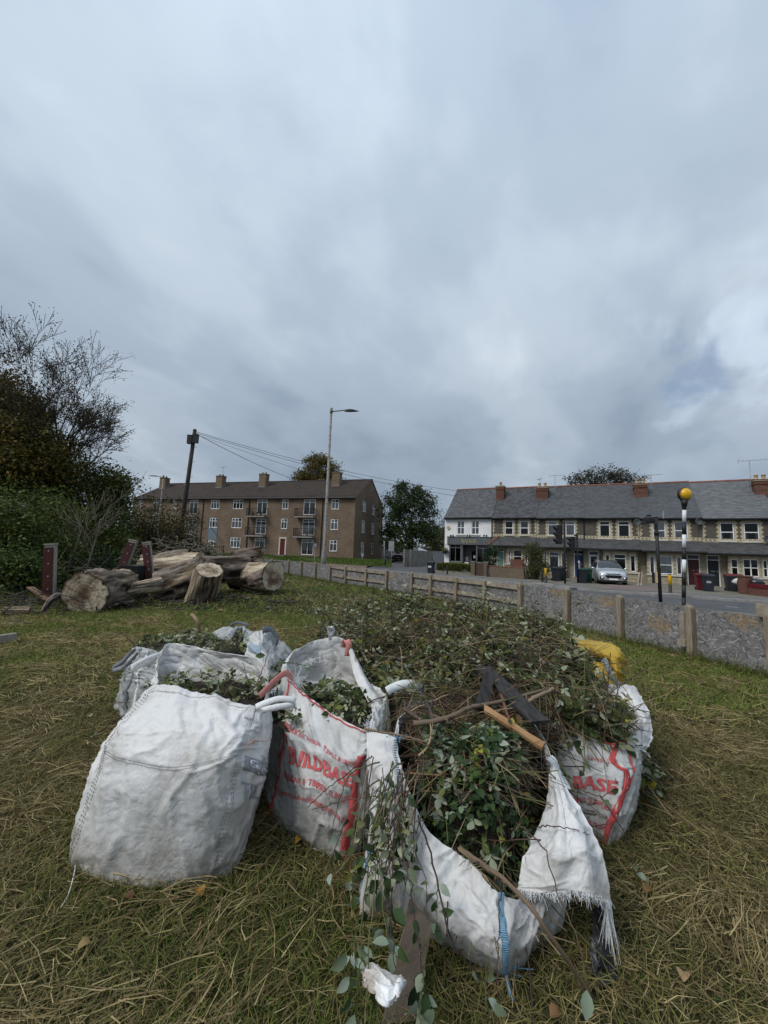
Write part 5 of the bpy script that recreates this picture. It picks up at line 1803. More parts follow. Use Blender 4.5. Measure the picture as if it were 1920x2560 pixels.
# ---------------------------------------------------------------- silver car
m_silver = M('silver_car_paint', (0.50, 0.53, 0.56), (0.54, 0.57, 0.60), 0.28, 2, metal=0.55, spec=0.5)
m_cglass = M('tinted_car_glass', (0.022, 0.026, 0.03), (0.03, 0.035, 0.04), 0.06, 2, spec=0.7)
m_trim = M('black_car_plastic', (0.012, 0.012, 0.013), (0.02, 0.02, 0.02), 0.6, 10)
m_lampg = M('headlamp_glass', (0.42, 0.45, 0.46), (0.6, 0.62, 0.63), 0.12, 20, metal=0.5, spec=0.7)
m_alloy = M('alloy_wheel', (0.35, 0.36, 0.37), (0.45, 0.46, 0.47), 0.35, 8, metal=0.7)
m_redcar = M('dull_red_car_paint', (0.15, 0.05, 0.055), (0.18, 0.065, 0.07), 0.35, 2, spec=0.5)
def car(label, loc, rz, paint, detail=True):
 """front at local y=0 looking along -y; about 4.4 long, 1.82 wide, 1.66 high"""
 t = thing('parked_car', label, 'car', loc, rz)
 S = [(0.00, 0.62, 0.66, 0.36, 0.62, 0.74, 0.55), (0.07, 0.76, 0.80, 0.26, 0.66, 0.84, 0.66), (0.25, 0.86, 0.875, 0.22, 0.74, 0.93, 0.74), (0.60, 0.895, 0.905, 0.22, 0.84, 1.01, 0.78),
   (0.98, 0.90, 0.91, 0.22, 0.92, 1.06, 0.78), (1.15, 0.90, 0.91, 0.22, 0.94, 1.12, 0.76), (1.55, 0.90, 0.91, 0.22, 0.96, 1.42, 0.68), (1.95, 0.90, 0.91, 0.22, 0.98, 1.60, 0.60),
   (2.6, 0.90, 0.91, 0.22, 1.0, 1.665, 0.60), (3.4, 0.90, 0.91, 0.24, 1.03, 1.63, 0.60), (3.9, 0.88, 0.90, 0.28, 1.05, 1.53, 0.60), (4.2, 0.86, 0.88, 0.34, 1.05, 1.32, 0.64), (4.38, 0.74, 0.78, 0.4, 0.95, 1.06, 0.62), (4.42, 0.6, 0.64, 0.5, 0.8, 0.9, 0.5)]
 A = np.array(S)
 n = 40
 A = np.stack([catmull(A[:, [k]], n)[:, 0] for k in range(7)], 1)
 vs = []
 for y, hb, hm, zb, zm, zt, ht in A:
  half_ = [(0.0, zb), (hb * 0.82, zb), (hb, zb + 0.10), (hm + 0.005, zb + (zm - zb) * 0.55), (hm, zm), (hm * .45 + ht * .55, zm + (zt - zm) * 0.55), (ht * 1.02, zt - 0.055), (ht * 0.82, zt - 0.006), (0.0, zt + 0.015)]
  ringp = [(x, y, z) for x, z in half_] + [(-x, y, z) for x, z in half_[-2:0:-1]]
  vs += ringp
 m_ = 16
 fs = []
 for i in range(n - 1):
  for j in range(m_):
   fs.append((i * m_ + j, (i + 1) * m_ + j, (i + 1) * m_ + (j + 1) % m_, i * m_ + (j + 1) % m_))
 fs.append(tuple(range(m_)))
 fs.append(tuple((n - 1) * m_ + j for j in range(m_ - 1, -1, -1)))
 b = MB()
 b.add(vs, fs)
 b.build('body', paint, t, True)
 def surf(y, k):
  """point on ring position k (fraction of half ring 0..8) at station y"""
  i = np.interp(y, A[:, 0], np.arange(n))
  r = [np.interp(i, np.arange(n), A[:, c]) for c in range(7)]
  _, hb, hm, zb, zm, zt, ht = r
  H_ = [(0.0, zb), (hb * 0.82, zb), (hb, zb + 0.10), (hm + 0.005, zb + (zm - zb) * 0.55), (hm, zm), (hm * .45 + ht * .55, zm + (zt - zm) * 0.55), (ht * 1.02, zt - 0.055), (ht * 0.82, zt - 0.006), (0.0, zt + 0.015)]
  xs_ = np.interp(k, range(9), [h[0] for h in H_])
  zs_ = np.interp(k, range(9), [h[1] for h in H_])
  return np.array([xs_, y, zs_])
 def patch(name, rows, mat, off, parent=t):
  mb = MB()
  g = [[np.array(p) + np.array(off) for p in r] for r in rows]
  w = len(g[0])
  mb.add([p for r in g for p in r], [(i * w + j, i * w + j + 1, (i + 1) * w + j + 1, (i + 1) * w + j) for i in range(len(g) - 1) for j in range(w - 1)])
  return mb.build(name, mat, parent, True)
 rows = []
 for y in np.linspace(1.16, 1.88, 5):
  rows.append([surf(y, k) * np.array([s, 1, 1]) for s, k in ((-1, 6.1), (-1, 7.0), (-1, 7.7), (1, 8.0), (1, 7.7), (1, 7.0), (1, 6.1))])
 patch('windscreen', rows, m_cglass, (0, -0.012, 0.012))
 patch('roof_panel', [[surf(y, k) * np.array([s, 1, 1]) for s, k in ((-1, 7.0), (-1, 7.6), (1, 8.0), (1, 7.6), (1, 7.0))] for y in np.linspace(1.97, 3.2, 5)], m_trim, (0, 0, 0.010))
 for s in (-1, 1):
  rows = [[surf(y, k) * np.array([s, 1, 1]) for y in np.linspace(1.45, 3.7, 8)] for k in (4.25, 5.0, 5.75)]
  patch('side_window', rows, m_cglass, (0.008 * s, 0, 0.004))
  rows = [[surf(y, k) * np.array([s, 1, 1]) for y, k in ((0.06, a), (0.16, a + .1), (0.32, a + .2), (0.52, a + .25))] for a in (3.75, 4.35, 4.95)]
  hl = patch('headlight', rows, m_lampg, (0.006 * s, -0.012, 0.006))
  fl = MB()
  fl.lathe([(0.0, -0.03), (0.06, -0.025), (0.07, 0.0)], 12, (s * 0.66, -0.005, 0.47), axis='y', cap=False)
  fl.build('fog_lamp', m_lampg, t, True)
  fb = MB()
  fb.add([(s * 0.50, -0.001, 0.43), (s * 0.80, 0.05, 0.40), (s * 0.82, 0.05, 0.56), (s * 0.60, -0.008, 0.50)], [(0, 1, 2, 3)])
  fb.v = [(p[0], p[1] - 0.02, p[2]) for p in fb.v]
  fb.build('fog_lamp_recess', m_trim, t)
  mr = MB()
  mr.lathe([(0.0, -0.05), (0.07, -0.04), (0.095, 0.03), (0.06, 0.07), (0.0, 0.075)], 10, (0, 0, 0), axis='y', cap=False)
  mr.v = [(p[0] * 1.3 + s * 1.03, p[1] + 1.42, p[2] * 0.9 + 1.08) for p in mr.v]
  mr.bar((s * 0.88, 1.42, 1.03), (s * 0.98, 1.42, 1.06), 0.04, 0.04)
  mr.build('mirror', paint, t, True)
  rr = MB()
  rr.tube([(s * 0.6, 1.95, 1.63), (s * 0.6, 2.6, 1.71), (s * 0.58, 3.5, 1.67)], 0.018, 5)
  rr.build('roof_rail', m_alloy, t)
  for y in (0.82, 3.45):
   wx = s * 0.80
   tm = MB()
   tm.lathe([(0.2, -0.1), (0.32, -0.105), (0.345, -0.07), (0.345, 0.07), (0.32, 0.105), (0.2, 0.1)], 22, (wx, y, 0.345), axis='x')
   wh = tm.build('wheel', m_rub, t, True)
   rm = MB()
   rm.lathe([(0.23, 0), (0.2, 0.01), (0.02, 0.015)], 16, (0, 0, 0), axis='x')
   rm.v = [(wx + s * (0.107 + p[0]), y + p[1], 0.345 + p[2]) for p in rm.v]
   rm.build('rim', m_alloy, wh)
   ar = MB()
   for k in range(12):
    a0, a1 = PI * k / 12, PI * (k + 1) / 12
    for (a_, b_) in ((a0, a1),):
     P = [(s * 0.912, y + 0.36 * math.cos(a_), 0.345 + 0.36 * math.sin(a_)), (s * 0.912, y + 0.36 * math.cos(b_), 0.345 + 0.36 * math.sin(b_)), (s * 0.915, y + 0.42 * math.cos(b_), 0.345 + 0.42 * math.sin(b_)), (s * 0.915, y + 0.42 * math.cos(a_), 0.345 + 0.42 * math.sin(a_))]
     ar.poly(P)
   ar.build('wheel_arch', m_trim, t)
 g = MB()
 g.add([(-0.34, -0.03, 0.72), (0.34, -0.03, 0.72), (0.44, -0.005, 0.79), (0.0, -0.035, 0.745), (-0.44, -0.005, 0.79)], [(0, 1, 2, 3), (0, 3, 4)])
 g.v = [(p[0], p[1] - 0.01, p[2] + 0.0) for p in g.v]
 g.build('upper_grille', m_trim, t)
 g = MB()
 g.add([(-0.40, -0.02, 0.47), (0.40, -0.02, 0.47), (0.52, -0.03, 0.66), (-0.52, -0.03, 0.66)], [(0, 1, 2, 3)])
 for k in range(4):
  z = 0.50 + 0.045 * k
  g.box(-0.42 - .02 * k, -0.045, z - 0.006, 0.42 + .02 * k, -0.031, z + 0.006)
 g.v = [(p[0], p[1] - 0.012, p[2]) for p in g.v]
 g.build('lower_grille', m_trim, t)
 g = MB()
 g.box(-0.27, -0.055, 0.34, 0.27, -0.035, 0.45)
 pl = g.build('number_plate', m_wht, t)
 g = MB()
 g.lathe([(0.055, -0.012), (0.07, 0.0)], 14, (0, 0, 0), axis='y')
 g.v = [(p[0] * 1.3, p[1] - 0.045, p[2] * 0.7 + 0.765) for p in g.v]
 g.build('badge', m_alloy, t)
 g = MB()
 g.box(-0.78, 0.02, 0.2, 0.78, 4.2, 0.34)
 g.build('undertray', m_trim, t)
 for dx in (-0.3, 0.25):
  w = MB()
  w.tube([(dx - 0.3, 1.12, 1.115), (dx + 0.28, 1.2, 1.175)], 0.012, 4)
  w.build('wiper', m_trim, t)
 return t
cl = D(1534.5, 1466, 26.3)
car('silver family car with dark roof parked nose out on the drive', (cl[0], cl[1], 0.13), T_RZ + 0.14, m_silver)
cl = D(994.5, 1400, 62)
car('dull red car parked in front of the pale garages beyond the sign', (cl[0], cl[1], EYE + (1400 - 1383.5) / -961 * 62), 0.05, m_redcar)
# ---------------------------------------------------------------- plants
m_leaf = MA('foliage_leaf', 0.65, 0.25, trans=0.25)
m_bark = M('tree_bark', (0.03, 0.026, 0.022), (0.075, 0.066, 0.055), 0.95, 6, 0.5, 20, stretch=(3, 3, .6))
m_twig_pale = M('pale_twig', (0.10, 0.085, 0.06), (0.19, 0.165, 0.125), 0.9, 8)
def leaf_quads(P, size, cols, up=0.0, aspect=0.6):
 """one folded leaf (two triangles' worth of quad) per point"""
 n = len(P)
 d = rng.normal(size=(n, 3))
 d[:, 2] = d[:, 2] * 0.7 - 0.15
 d /= np.linalg.norm(d, axis=1)[:, None]
 r = rng.normal(size=(n, 3))
 r[:, 2] += up
 s = np.cross(d, r)
 s /= np.linalg.norm(s, axis=1)[:, None] + 1e-9
 L = size[:, None]
 V = np.stack([P - d * L * 0.5, P + s * L * aspect * 0.5, P + d * L * 0.5, P - s * L * aspect * 0.5], 1).reshape(-1, 3)
 Q = np.arange(4 * n).reshape(n, 4)
 return V, Q, np.repeat(cols, 4, axis=0)
def mixcols(n, pal, wts=None, jit=0.25):
 pal = np.array(pal)
 i = rng.choice(len(pal), n, p=wts)
 return pal[i] * (1 + rng.uniform(-jit, jit, (n, 1)))
def blob_points(n, blobs, shell=0.55, clump=0.0, nclump=0):
 """points spread through several ellipsoids (cx,cy,cz,rx,ry,rz,weight), gathered in clumps"""
 B = np.array(blobs, float)
 w = B[:, 6] / B[:, 6].sum()
 if nclump:
  i = rng.choice(len(B), nclump, p=w)
  d = rng.normal(size=(nclump, 3))
  d /= np.linalg.norm(d, axis=1)[:, None]
  rr = rng.random(nclump) ** (1 - shell)
  C = B[i, :3] + d * rr[:, None] * B[i, 3:6]
  j = rng.integers(0, nclump, n)
  return C[j] + rng.normal(size=(n, 3)) * clump * (0.5 + rng.random((n, 1))) * np.array([1, 1, 0.75])
 i = rng.choice(len(B), n, p=w)
 d = rng.normal(size=(n, 3))
 d /= np.linalg.norm(d, axis=1)[:, None]
 rr = rng.random(n) ** (1 - shell)
 return B[i, :3] + d * rr[:, None] * B[i, 3:6]
def foliage(name, parent, P, smin, smax, pal, wts=None, aspect=0.6, keep_above=None):
 if keep_above is not None:
  P = P[P[:, 2] > keep_above]
 n = len(P)
 V, Q, C = leaf_quads(P, rng.uniform(smin, smax, n), mixcols(n, pal, wts), aspect=aspect)
 V = V - np.array(parent.location)
 return tag(quick_mesh(name, V, Q, m_leaf, C, parent), kind='stuff')
def branch_tree(base, height, r0, depth, spread, rs, lean=(0, 0), first=0.25, wob=0.08, ratio=0.62, kids=(3, 5), up=0.35, sides=(8, 5, 4, 3, 3), ratio0=None):
 """list of (points, radii, level) for trunk, limbs and twigs"""
 out = []
 def grow(p, d, L, r, lv):
  k = 6 if lv < 2 else 4
  pts, rad = [p.copy()], [r]
  q = p.copy()
  dd = d.copy()
  for i in range(k):
   dd = dd + np.array([rs.gauss(0, wob), rs.gauss(0, wob), rs.gauss(0, wob) + up * 0.06 * (lv > 0)])
   dd /= np.linalg.norm(dd)
   q = q + dd * (L / k)
   pts.append(q.copy())
   rad.append(r * (1 - (i + 1) / k * (0.62 if lv == 0 else 0.75)))
  out.append((pts, rad, lv))
  if lv >= depth:
   return
  n = rs.randint(*kids) + (2 if lv == 0 else 0)
  for j in range(n):
   t = first + (1 - first) * (j + rs.random() * .8) / n if lv == 0 else 0.25 + 0.75 * (j + rs.random() * 0.8) / n
   t = min(t, 0.99)
   i = min(int(t * k), k - 1)
   f = t * k - i
   bp = pts[i] * (1 - f) + pts[i + 1] * f
   br = (rad[i] * (1 - f) + rad[i + 1] * f)
   a = rs.uniform(0, 2 * PI)
   dv = pts[i + 1] - pts[i]
   dv /= np.linalg.norm(dv)
   x = np.cross(dv, (rs.gauss(0, 1), rs.gauss(0, 1), rs.gauss(0, 1)))
   x /= np.linalg.norm(x)
   sp = spread * rs.uniform(0.7, 1.25)
   nd = dv * math.cos(sp) + x * math.sin(sp)
   nd[2] += up * (0.35 if lv else 0.2)
   nd /= np.linalg.norm(nd)
   grow(bp, nd, L * (ratio0 if ratio0 and lv == 0 else ratio) * rs.uniform(0.75, 1.2) * (1.15 - 0.45 * t if lv == 0 and not ratio0 else 1.0), br * (0.62 if not (ratio0 and lv == 0) else .5), lv + 1)
  return
 d0 = np.array([lean[0], lean[1], 1.0])
 grow(np.array(base, float), d0 / np.linalg.norm(d0), height, r0, 0)
 return out
def tree(name, label, base, height, r0, depth, spread, seed, group, foli=None, mat=None, rmin=0.006, cat='tree', **kw):
 t = thing(name, label, cat, base, 0, group)
 rs = random.Random(seed)
 br = branch_tree(base, height, r0, depth, spread, rs, **kw)
 trunk, limbs = MB(), MB()
 for pts, rad, lv in br:
  (trunk if lv == 0 else limbs).tube(pts, [max(r, rmin) for r in rad], (9, 6, 4, 3, 3, 3)[lv], cap=lv < 2)
 trunk.build('trunk', mat or m_bark, t, True, world=True)
 tag(limbs.build('limbs', mat or m_bark, t, world=True), kind='stuff')
 return t, br
def tips(br, levels, n, spread):
 P = []
 for pts, rad, lv in br:
  if lv in levels:
   P += [pts[-1], pts[-2], (pts[-1] + pts[-2]) / 2, pts[len(pts) // 2]]
 P = np.array(P)
 return P[rng.integers(0, len(P), n)] + rng.normal(size=(n, 3)) * spread
GREENS = [(0.03, 0.048, 0.011), (0.066, 0.092, 0.018), (0.105, 0.13, 0.026), (0.14, 0.15, 0.04)]
OLIVE = [(0.045, 0.055, 0.018), (0.07, 0.08, 0.025), (0.10, 0.10, 0.035)]
GOLD = [(0.075, 0.052, 0.012), (0.115, 0.075, 0.016), (0.155, 0.105, 0.022), (0.06, 0.055, 0.016), (0.05, 0.038, 0.014)]
BROWNG = [(0.095, 0.075, 0.016), (0.15, 0.105, 0.02), (0.085, 0.09, 0.022), (0.19, 0.125, 0.025)]
# --- left edge: a nearly bare tree, a golden brown one, dark shrubs below
by = 21.0
bp = D(140, 1330, by)
bp[2] = 0
LT = 'trees and shrubs along the left boundary'
t1, br1 = tree('bare_tree', 'tall nearly bare autumn tree with fine dark twigs at the left', bp, 5.6, 0.40, 5, 0.56, 22, LT, lean=(-0.05, 0), first=0.42, wob=0.07, ratio=0.56, kids=(4, 6), up=0.26, rmin=0.010, ratio0=0.80)
P = tips(br1, (3, 4, 5), 11000, 0.14)
foliage('leaves', t1, P, 0.05, 0.13, [(0.06, 0.05, 0.016), (0.085, 0.065, 0.02), (0.05, 0.055, 0.02), (0.09, 0.055, 0.022)])
bp2 = D(-60, 1330, 19.0)
bp2[2] = 0
t2, br2 = tree('golden_tree', 'dense golden brown tree at the left edge in front of the bare tree', bp2, 9.0, 0.3, 3, 0.6, 5, LT, first=0.2)
def blob(px, py, y, rx, rz, w=1.0, ry=None):
 c = D(px, py, y)
 return (c[0], c[1], c[2], rx, ry or rx, rz, w)
P = blob_points(52000, [blob(-25, 1020, 19, 1.8, 2.3, 1.5), blob(50, 1050, 19.5, 1.1, 1.5, .6), blob(-100, 980, 19, 3, 3, .8), blob(60, 1130, 19, 2.0, 1.8, 1.2), blob(-20, 1180, 18.5, 2.6, 2, 1), blob(130, 1170, 19.5, 1.1, 1.0, .4)], 0.42, 0.40, 700)
foliage('crown', t2, P, 0.09, 0.2, BROWNG + OLIVE[:1])
def shrub(label, blobs, n, pal, smin, smax, clump, nclump, group=LT, name='shrub', stems=8, wts=None, aspect=0.6, base=None, shell=0.45, stemmat=None):
 B = np.array(blobs)
 if base is None:
  lo = B[np.argmin(B[:, 2] - B[:, 5])]
  base = (B[:, 0].mean(), B[:, 1].mean(), 0.0)
 t = thing(name, label, 'tree' if 'tree' in name else 'shrub', base, 0, group)
 P = blob_points(n, blobs, shell, clump, nclump)
 foliage('foliage', t, P, smin, smax, pal, wts, aspect, keep_above=0.02)
 mb = MB()
 for k in range(stems):
  b = B[rnd.randrange(len(B))]
  e = np.array([b[0] + rnd.uniform(-.8, .8) * b[3], b[1] + rnd.uniform(-.8, .8) * b[4], b[2] + rnd.uniform(-0.2, .8) * b[5]])
  s = np.array([base[0] + rnd.uniform(-.4, .4) + (e[0] - base[0]) * .35, base[1] + rnd.uniform(-.3, .3), base[2] - 0.05])
  m_ = (s + e) / 2 + np.array([rnd.uniform(-.3, .3), 0, .25])
  mb.tube(catmull([s, m_, e], 7), [0.045, 0.04, 0.035, 0.03, 0.024, 0.018, 0.01], 5)
 tag(mb.build('stems', stemmat or m_bark, t, world=True), kind='stuff')
 return t
shrub('broad dark green shrub mass low at the far left edge behind the red post', [blob(40, 1330, 14.5, 2.0, 1.5), blob(-60, 1320, 14, 2.0, 1.7), blob(115, 1390, 15.5, 1.3, 1.0), blob(60, 1440, 14.0, 1.6, .7), blob(-40, 1450, 12.5, 1.6, .8), blob(70, 1300, 16, 2.2, 1.6), blob(150, 1400, 17, 1.4, 1.3)], 36000, GREENS[:3], 0.07, 0.16, 0.26, 700, base=tuple(D(30, 1440, 14.5)[:2]) + (0.0,))
shrub('yellow green bramble clump low at the left edge beside the red post', [blob(25, 1400, 12.6, .85, .45), blob(70, 1420, 12.8, .5, .45)], 2200, [(0.05, 0.09, 0.016), (0.07, 0.115, 0.022), (0.03, 0.055, 0.014)], 0.06, 0.12, 0.14, 110, base=tuple(D(40, 1440, 12.7)[:2]) + (0.0,))
shrub('green hedge tree behind the twiggy sapling at the left', [blob(215, 1205, 22, 1.9, 1.6), blob(160, 1260, 21, 2.0, 1.8), blob(275, 1260, 22, 1.1, 1.3), blob(110, 1240, 20, 1.6, 1.4), blob(230, 1330, 21, 1.8, 1.6), blob(290, 1210, 22, .7, .8, .4), blob(180, 1390, 20.5, 2.2, 1.5), blob(270, 1390, 21, 1.6, 1.4)], 42000, GREENS[1:] + OLIVE[:1], 0.09, 0.20, 0.34, 750, name='hedge_tree', base=tuple(D(190, 1400, 21.5)[:2]) + (0.0,))
shrub('ivy covered mound in front of the sapling behind the leaning red post', [blob(262, 1412, 16.5, 1.05, .85), blob(232, 1440, 16, .9, .6), blob(300, 1440, 17, .8, .5)], 7500, [(0.012, 0.03, 0.010), (0.02, 0.045, 0.015), (0.03, 0.055, 0.02)], 0.05, 0.11, 0.12, 300, name='ivy_mound', stems=2, base=tuple(D(262, 1455, 16.5)[:2]) + (0.0,))
shrub('thin leafed twiggy bush before the left end of the flats', [blob(395, 1320, 26, 2.2, 2.3), blob(330, 1345, 25, 2.2, 2.2), blob(430, 1350, 27, 1.5, 1.6), blob(290, 1370, 24, 1.6, 1.7)], 10500, [(0.07, 0.075, 0.025), (0.10, 0.085, 0.03), (0.11, 0.065, 0.025), (0.045, 0.055, 0.02)], 0.12, 0.22, 0.3, 520, stems=90, base=tuple(D(370, 1410, 25.5)[:2]) + (0.0,), shell=0.4)
shrub('small round dark bush at the foot of the leaning pole', [blob(470, 1372, 28, 1.1, .95), blob(505, 1385, 28, .9, .7)], 2800, [(0.02, 0.035, 0.014), (0.04, 0.055, 0.02)], 0.1, 0.18, 0.2, 130, base=tuple(D(480, 1400, 28)[:2]) + (0.0,))
sp = D(190, 1448, 15.0)
sp[2] = 0
for i, (px, lean, h, sd) in enumerate(((168, (-0.10, 0), 2.3, 3), (212, (0.05, 0), 2.7, 9))):
 q = D(px, 1440, 15.2)
 q[2] = 0
 t3, br3 = tree('sapling', ('left' if i == 0 else 'right') + ' one of two pale leafless saplings before the green hedge', q, h, 0.04, 3, 0.45, sd, 'pale leafless saplings', mat=m_twig_pale, lean=lean, first=0.3, wob=0.07, kids=(2, 4), up=0.3, rmin=0.007)
k = 7000
P_ = np.stack([rng.uniform(-17, -6.0, k), rng.uniform(10, 22, k), np.zeros(k)], 1)
P_ = P_[(P_[:, 0] < -0.62 * P_[:, 1] - 0.4 + rng.normal(0, .5, k))]
k = len(P_)
blades('undergrowth', P_, rng.uniform(0.15, 0.6, k), rng.uniform(0.012, 0.03, k), rng.uniform(0.5, 1.4, k), rng.uniform(0, 2 * PI, k), rng.uniform(0.1, 0.5, k),
  np.where(rng.random((k, 1)) < 0.75, mixcols(k, GREENS[:3]), mixcols(k, [(0.12, 0.09, 0.045), (0.07, 0.05, 0.03)])), 2, m_blade)
# --- distance
ft = D(795, 1190, 68)
t4 = thing('golden_tree', 'round golden autumn tree rising behind the roof of the flats', 'tree', (ft[0], 68, 0.8))
P = blob_points(15000, [blob(795, 1190, 68, 4.2, 3.0, 1), blob(760, 1195, 68, 2.5, 2.2, .5), blob(830, 1190, 68, 2.2, 2.4, .5), blob(795, 1155, 68, 2.6, 1.5, .6), blob(795, 1240, 68, 4, 2.6, .8)], 0.5, 0.42, 330)
foliage('crown', t4, P, 0.2, 0.42, [(0.10, 0.085, 0.018), (0.145, 0.115, 0.025), (0.075, 0.07, 0.018), (0.17, 0.125, 0.03)])
mb = MB()
mb.tube([(ft[0], 68, 0.7), (ft[0], 68, 14)], [0.5, 0.15], 8)
mb.build('trunk', m_bark, t4, world=True)
gt_ = D(1025, 1340, 56)
t5 = thing('broad_tree', 'broad dark green tree between the flats and the shop', 'tree', (gt_[0], 56, 0.5))
P = blob_points(26000, [blob(1020, 1250, 56, 3.2, 2.6, 1), blob(985, 1280, 56, 2.4, 2.6, 1), blob(1060, 1270, 56, 2.0, 2.6, .9), blob(1030, 1320, 56, 4.2, 2.3, 1.4), blob(975, 1335, 56, 1.6, 1.6, .6), blob(1065, 1330, 55, 1.9, 1.6, .6), blob(1000, 1365, 55, 2.6, 1.0, .5), blob(1048, 1225, 56, 1.1, 1.2, .25), blob(1005, 1222, 56, .8, 1.0, .18)], 0.5, 0.36, 520)
foliage('crown', t5, P, 0.14, 0.34, [(0.020, 0.038, 0.012), (0.032, 0.055, 0.016), (0.048, 0.072, 0.02), (0.06, 0.075, 0.024)])
mb = MB()
mb.tube([(gt_[0] + .3, 56, 0.2), (gt_[0] + 0.1, 56, 7)], [0.35, 0.2], 8)
for k in range(8):
 e = np.array(D(1022 + rnd.uniform(-50, 50), rnd.uniform(1230, 1330), 56))
 mb.tube(catmull([(gt_[0], 56, 2.5 + k * .4), ((gt_[0] + e[0]) / 2, 56, (3.5 + e[2]) / 2), e], 6), [0.14, .12, .1, .08, .05, .03], 5)
mb.build('trunk', m_bark, t5, world=True)
shrub('olive yellow bushes behind the timber fence left of the shop', [blob(1100, 1340, 66, 2.6, 2.4), blob(1085, 1360, 64, 2.2, 1.8), blob(1120, 1345, 68, 2, 2.4), blob(1150, 1350, 70, 2, 2.4)], 7000, OLIVE + [(0.13, 0.12, 0.03)], 0.2, 0.4, 0.4, 160, group=None, base=tuple(D(1100, 1400, 66)[:2]) + (0.4,))
q = D(1092, 1385, 60)
t6, br6 = tree('bare_shrub', 'small bare branching tree at the left corner of the shop', (q[0], 60, 0.4), 6.2, 0.10, 3, 0.6, 12, None, lean=(0.16, 0), first=0.3, kids=(3, 4), rmin=0.02)
tt = D(1505, 1195, 60)
t7 = thing('dark_tree', 'dark leafy tree top showing above the terrace ridge', 'tree', (tt[0], 60, 0.3))
P = blob_points(7500, [blob(1455, 1198, 60, 3.0, 1.3, .8), blob(1505, 1192, 60, 3.4, 1.6, 1), blob(1550, 1196, 60, 2.4, 1.4, .7), blob(1590, 1203, 60, 2.0, 1.0, .4), blob(1520, 1250, 60, 6, 3.0, .6)], 0.55, 0.33, 260)
foliage('crown', t7, P, 0.14, 0.32, [(0.03, 0.03, 0.018), (0.045, 0.042, 0.02), (0.05, 0.035, 0.022), (0.03, 0.04, 0.018)])
rs = random.Random(4)
mb = MB()
mb.tube([(tt[0], 60, 0), (tt[0], 60, 9)], [0.5, 0.3], 8)
for k in range(46):
 e = np.array(D(1505 + rnd.uniform(-85, 95), rnd.uniform(1172, 1215), 60 + rnd.uniform(-2, 2)))
 mb.tube(catmull([(tt[0] + rnd.uniform(-1, 1), 60, 7), ((tt[0] + e[0]) / 2, 60, e[2] - 2.4), e], 5), [0.16, .12, .08, .05, .02], 4)
mb.build('trunk', m_bark, t7, world=True)
k = 9000
ang = rng.uniform(-0.95, 1.0, k)
dist = rng.uniform(95, 130, k)
hgt = 3.5 + 3.5 * fbm(ang * 9 + 40, ang * 0 + 3, 5, 3)
P = np.stack([np.sin(ang) * dist, np.cos(ang) * dist, rng.random(k) * hgt], 1)
V, Q, C = leaf_quads(P, rng.uniform(0.8, 1.9, k), mixcols(k, OLIVE + GREENS[:2] + GOLD[:2]))
tag(quick_mesh('treeline', V, Q, m_leaf, C), kind='stuff')
# --- front gardens of the terrace
hp = [D(1088, 1425, 35.2), D(1181, 1431.5, 33.3)]
hb_, hc_ = np.array([hp[0][0], hp[0][1], 0]), np.array([hp[1][0], hp[1][1], 0])
hd_ = hc_ - hb_
hl = np.linalg.norm(hd_)
hd_ /= hl
hn_ = np.array([-hd_[1], hd_[0], 0])
hw = MB()
hw.obox((hb_ + hc_) / 2 + hn_ * .3 + np.array([0, 0, .12]), (hd_, hn_, (0, 0, 1)), (hl / 2 + .1, .12, .22))
lw_ = hw.build('garden_kerb_wall', m_conc)
tag(lw_, 'low concrete kerb wall under the clipped hedge by the shop', 'wall')
th = thing('hedge', 'clipped low yellow green hedge in front of the shop', 'hedge', hb_ + hn_ * .45)
n = 9000
P = hb_ + hd_ * rng.uniform(0, hl, n)[:, None] + hn_ * (0.15 + rng.uniform(0, .7, n)[:, None])
P[:, 2] = 0.25 + 0.83 * rng.random(n) ** 0.7
cols = mixcols(n, [(0.05, 0.065, 0.012), (0.09, 0.105, 0.016), (0.13, 0.14, 0.024), (0.03, 0.045, 0.012)])
cols = np.where((P[:, 2:3] > 0.98), mixcols(n, [(0.19, 0.18, 0.03), (0.15, 0.15, 0.028)]), cols)
V, Q, C = leaf_quads(P, rng.uniform(0.06, 0.13, n), cols)
tag(quick_mesh('foliage', V - np.array(th.location), Q, m_leaf, C, th), kind='stuff')
m_gwall = brickmat('brown_garden_brick', (0.17, 0.125, 0.085), (0.12, 0.09, 0.065), (0.14, 0.12, 0.095))
m_gate = M('brown_gate_timber', (0.055, 0.035, 0.024), (0.09, 0.06, 0.042), 0.8, 8)
def wall_px(label, pts, top, thick=0.2, mat=None, cap=None, name='garden_wall'):
 a, b = np.array([*pts[0], 0.0]), np.array([*pts[1], 0.0])
 L = np.linalg.norm(b - a)
 d = (b - a) / L
 nrm = np.array([-d[1], d[0], 0])
 rz = math.atan2(d[1], d[0])
 t = thing(name, label, 'wall', a, rz)
 mb = MB()
 mb.box(0, 0, -0.1, L, thick, top)
 mb.build('brickwork', mat or m_gwall, t)
 c = MB()
 c.box(-0.03, -0.03, top + .001, L + 0.03, thick + .03, top + 0.06)
 c.build('coping', cap or m_ridge, t)
 return t, L
gw, gl = wall_px('brown brick garden wall with red coping between the gate and the big bush', [D(1224, 1440, 31.4)[:2], D(1309, 1445, 29.6)[:2]], 0.98)
mb = MB()
mb.box(gl * .62, 0.002, 1.03, gl - .05, 0.18, 1.62)
mb.build('raised_brickwork', m_redbrick, gw)
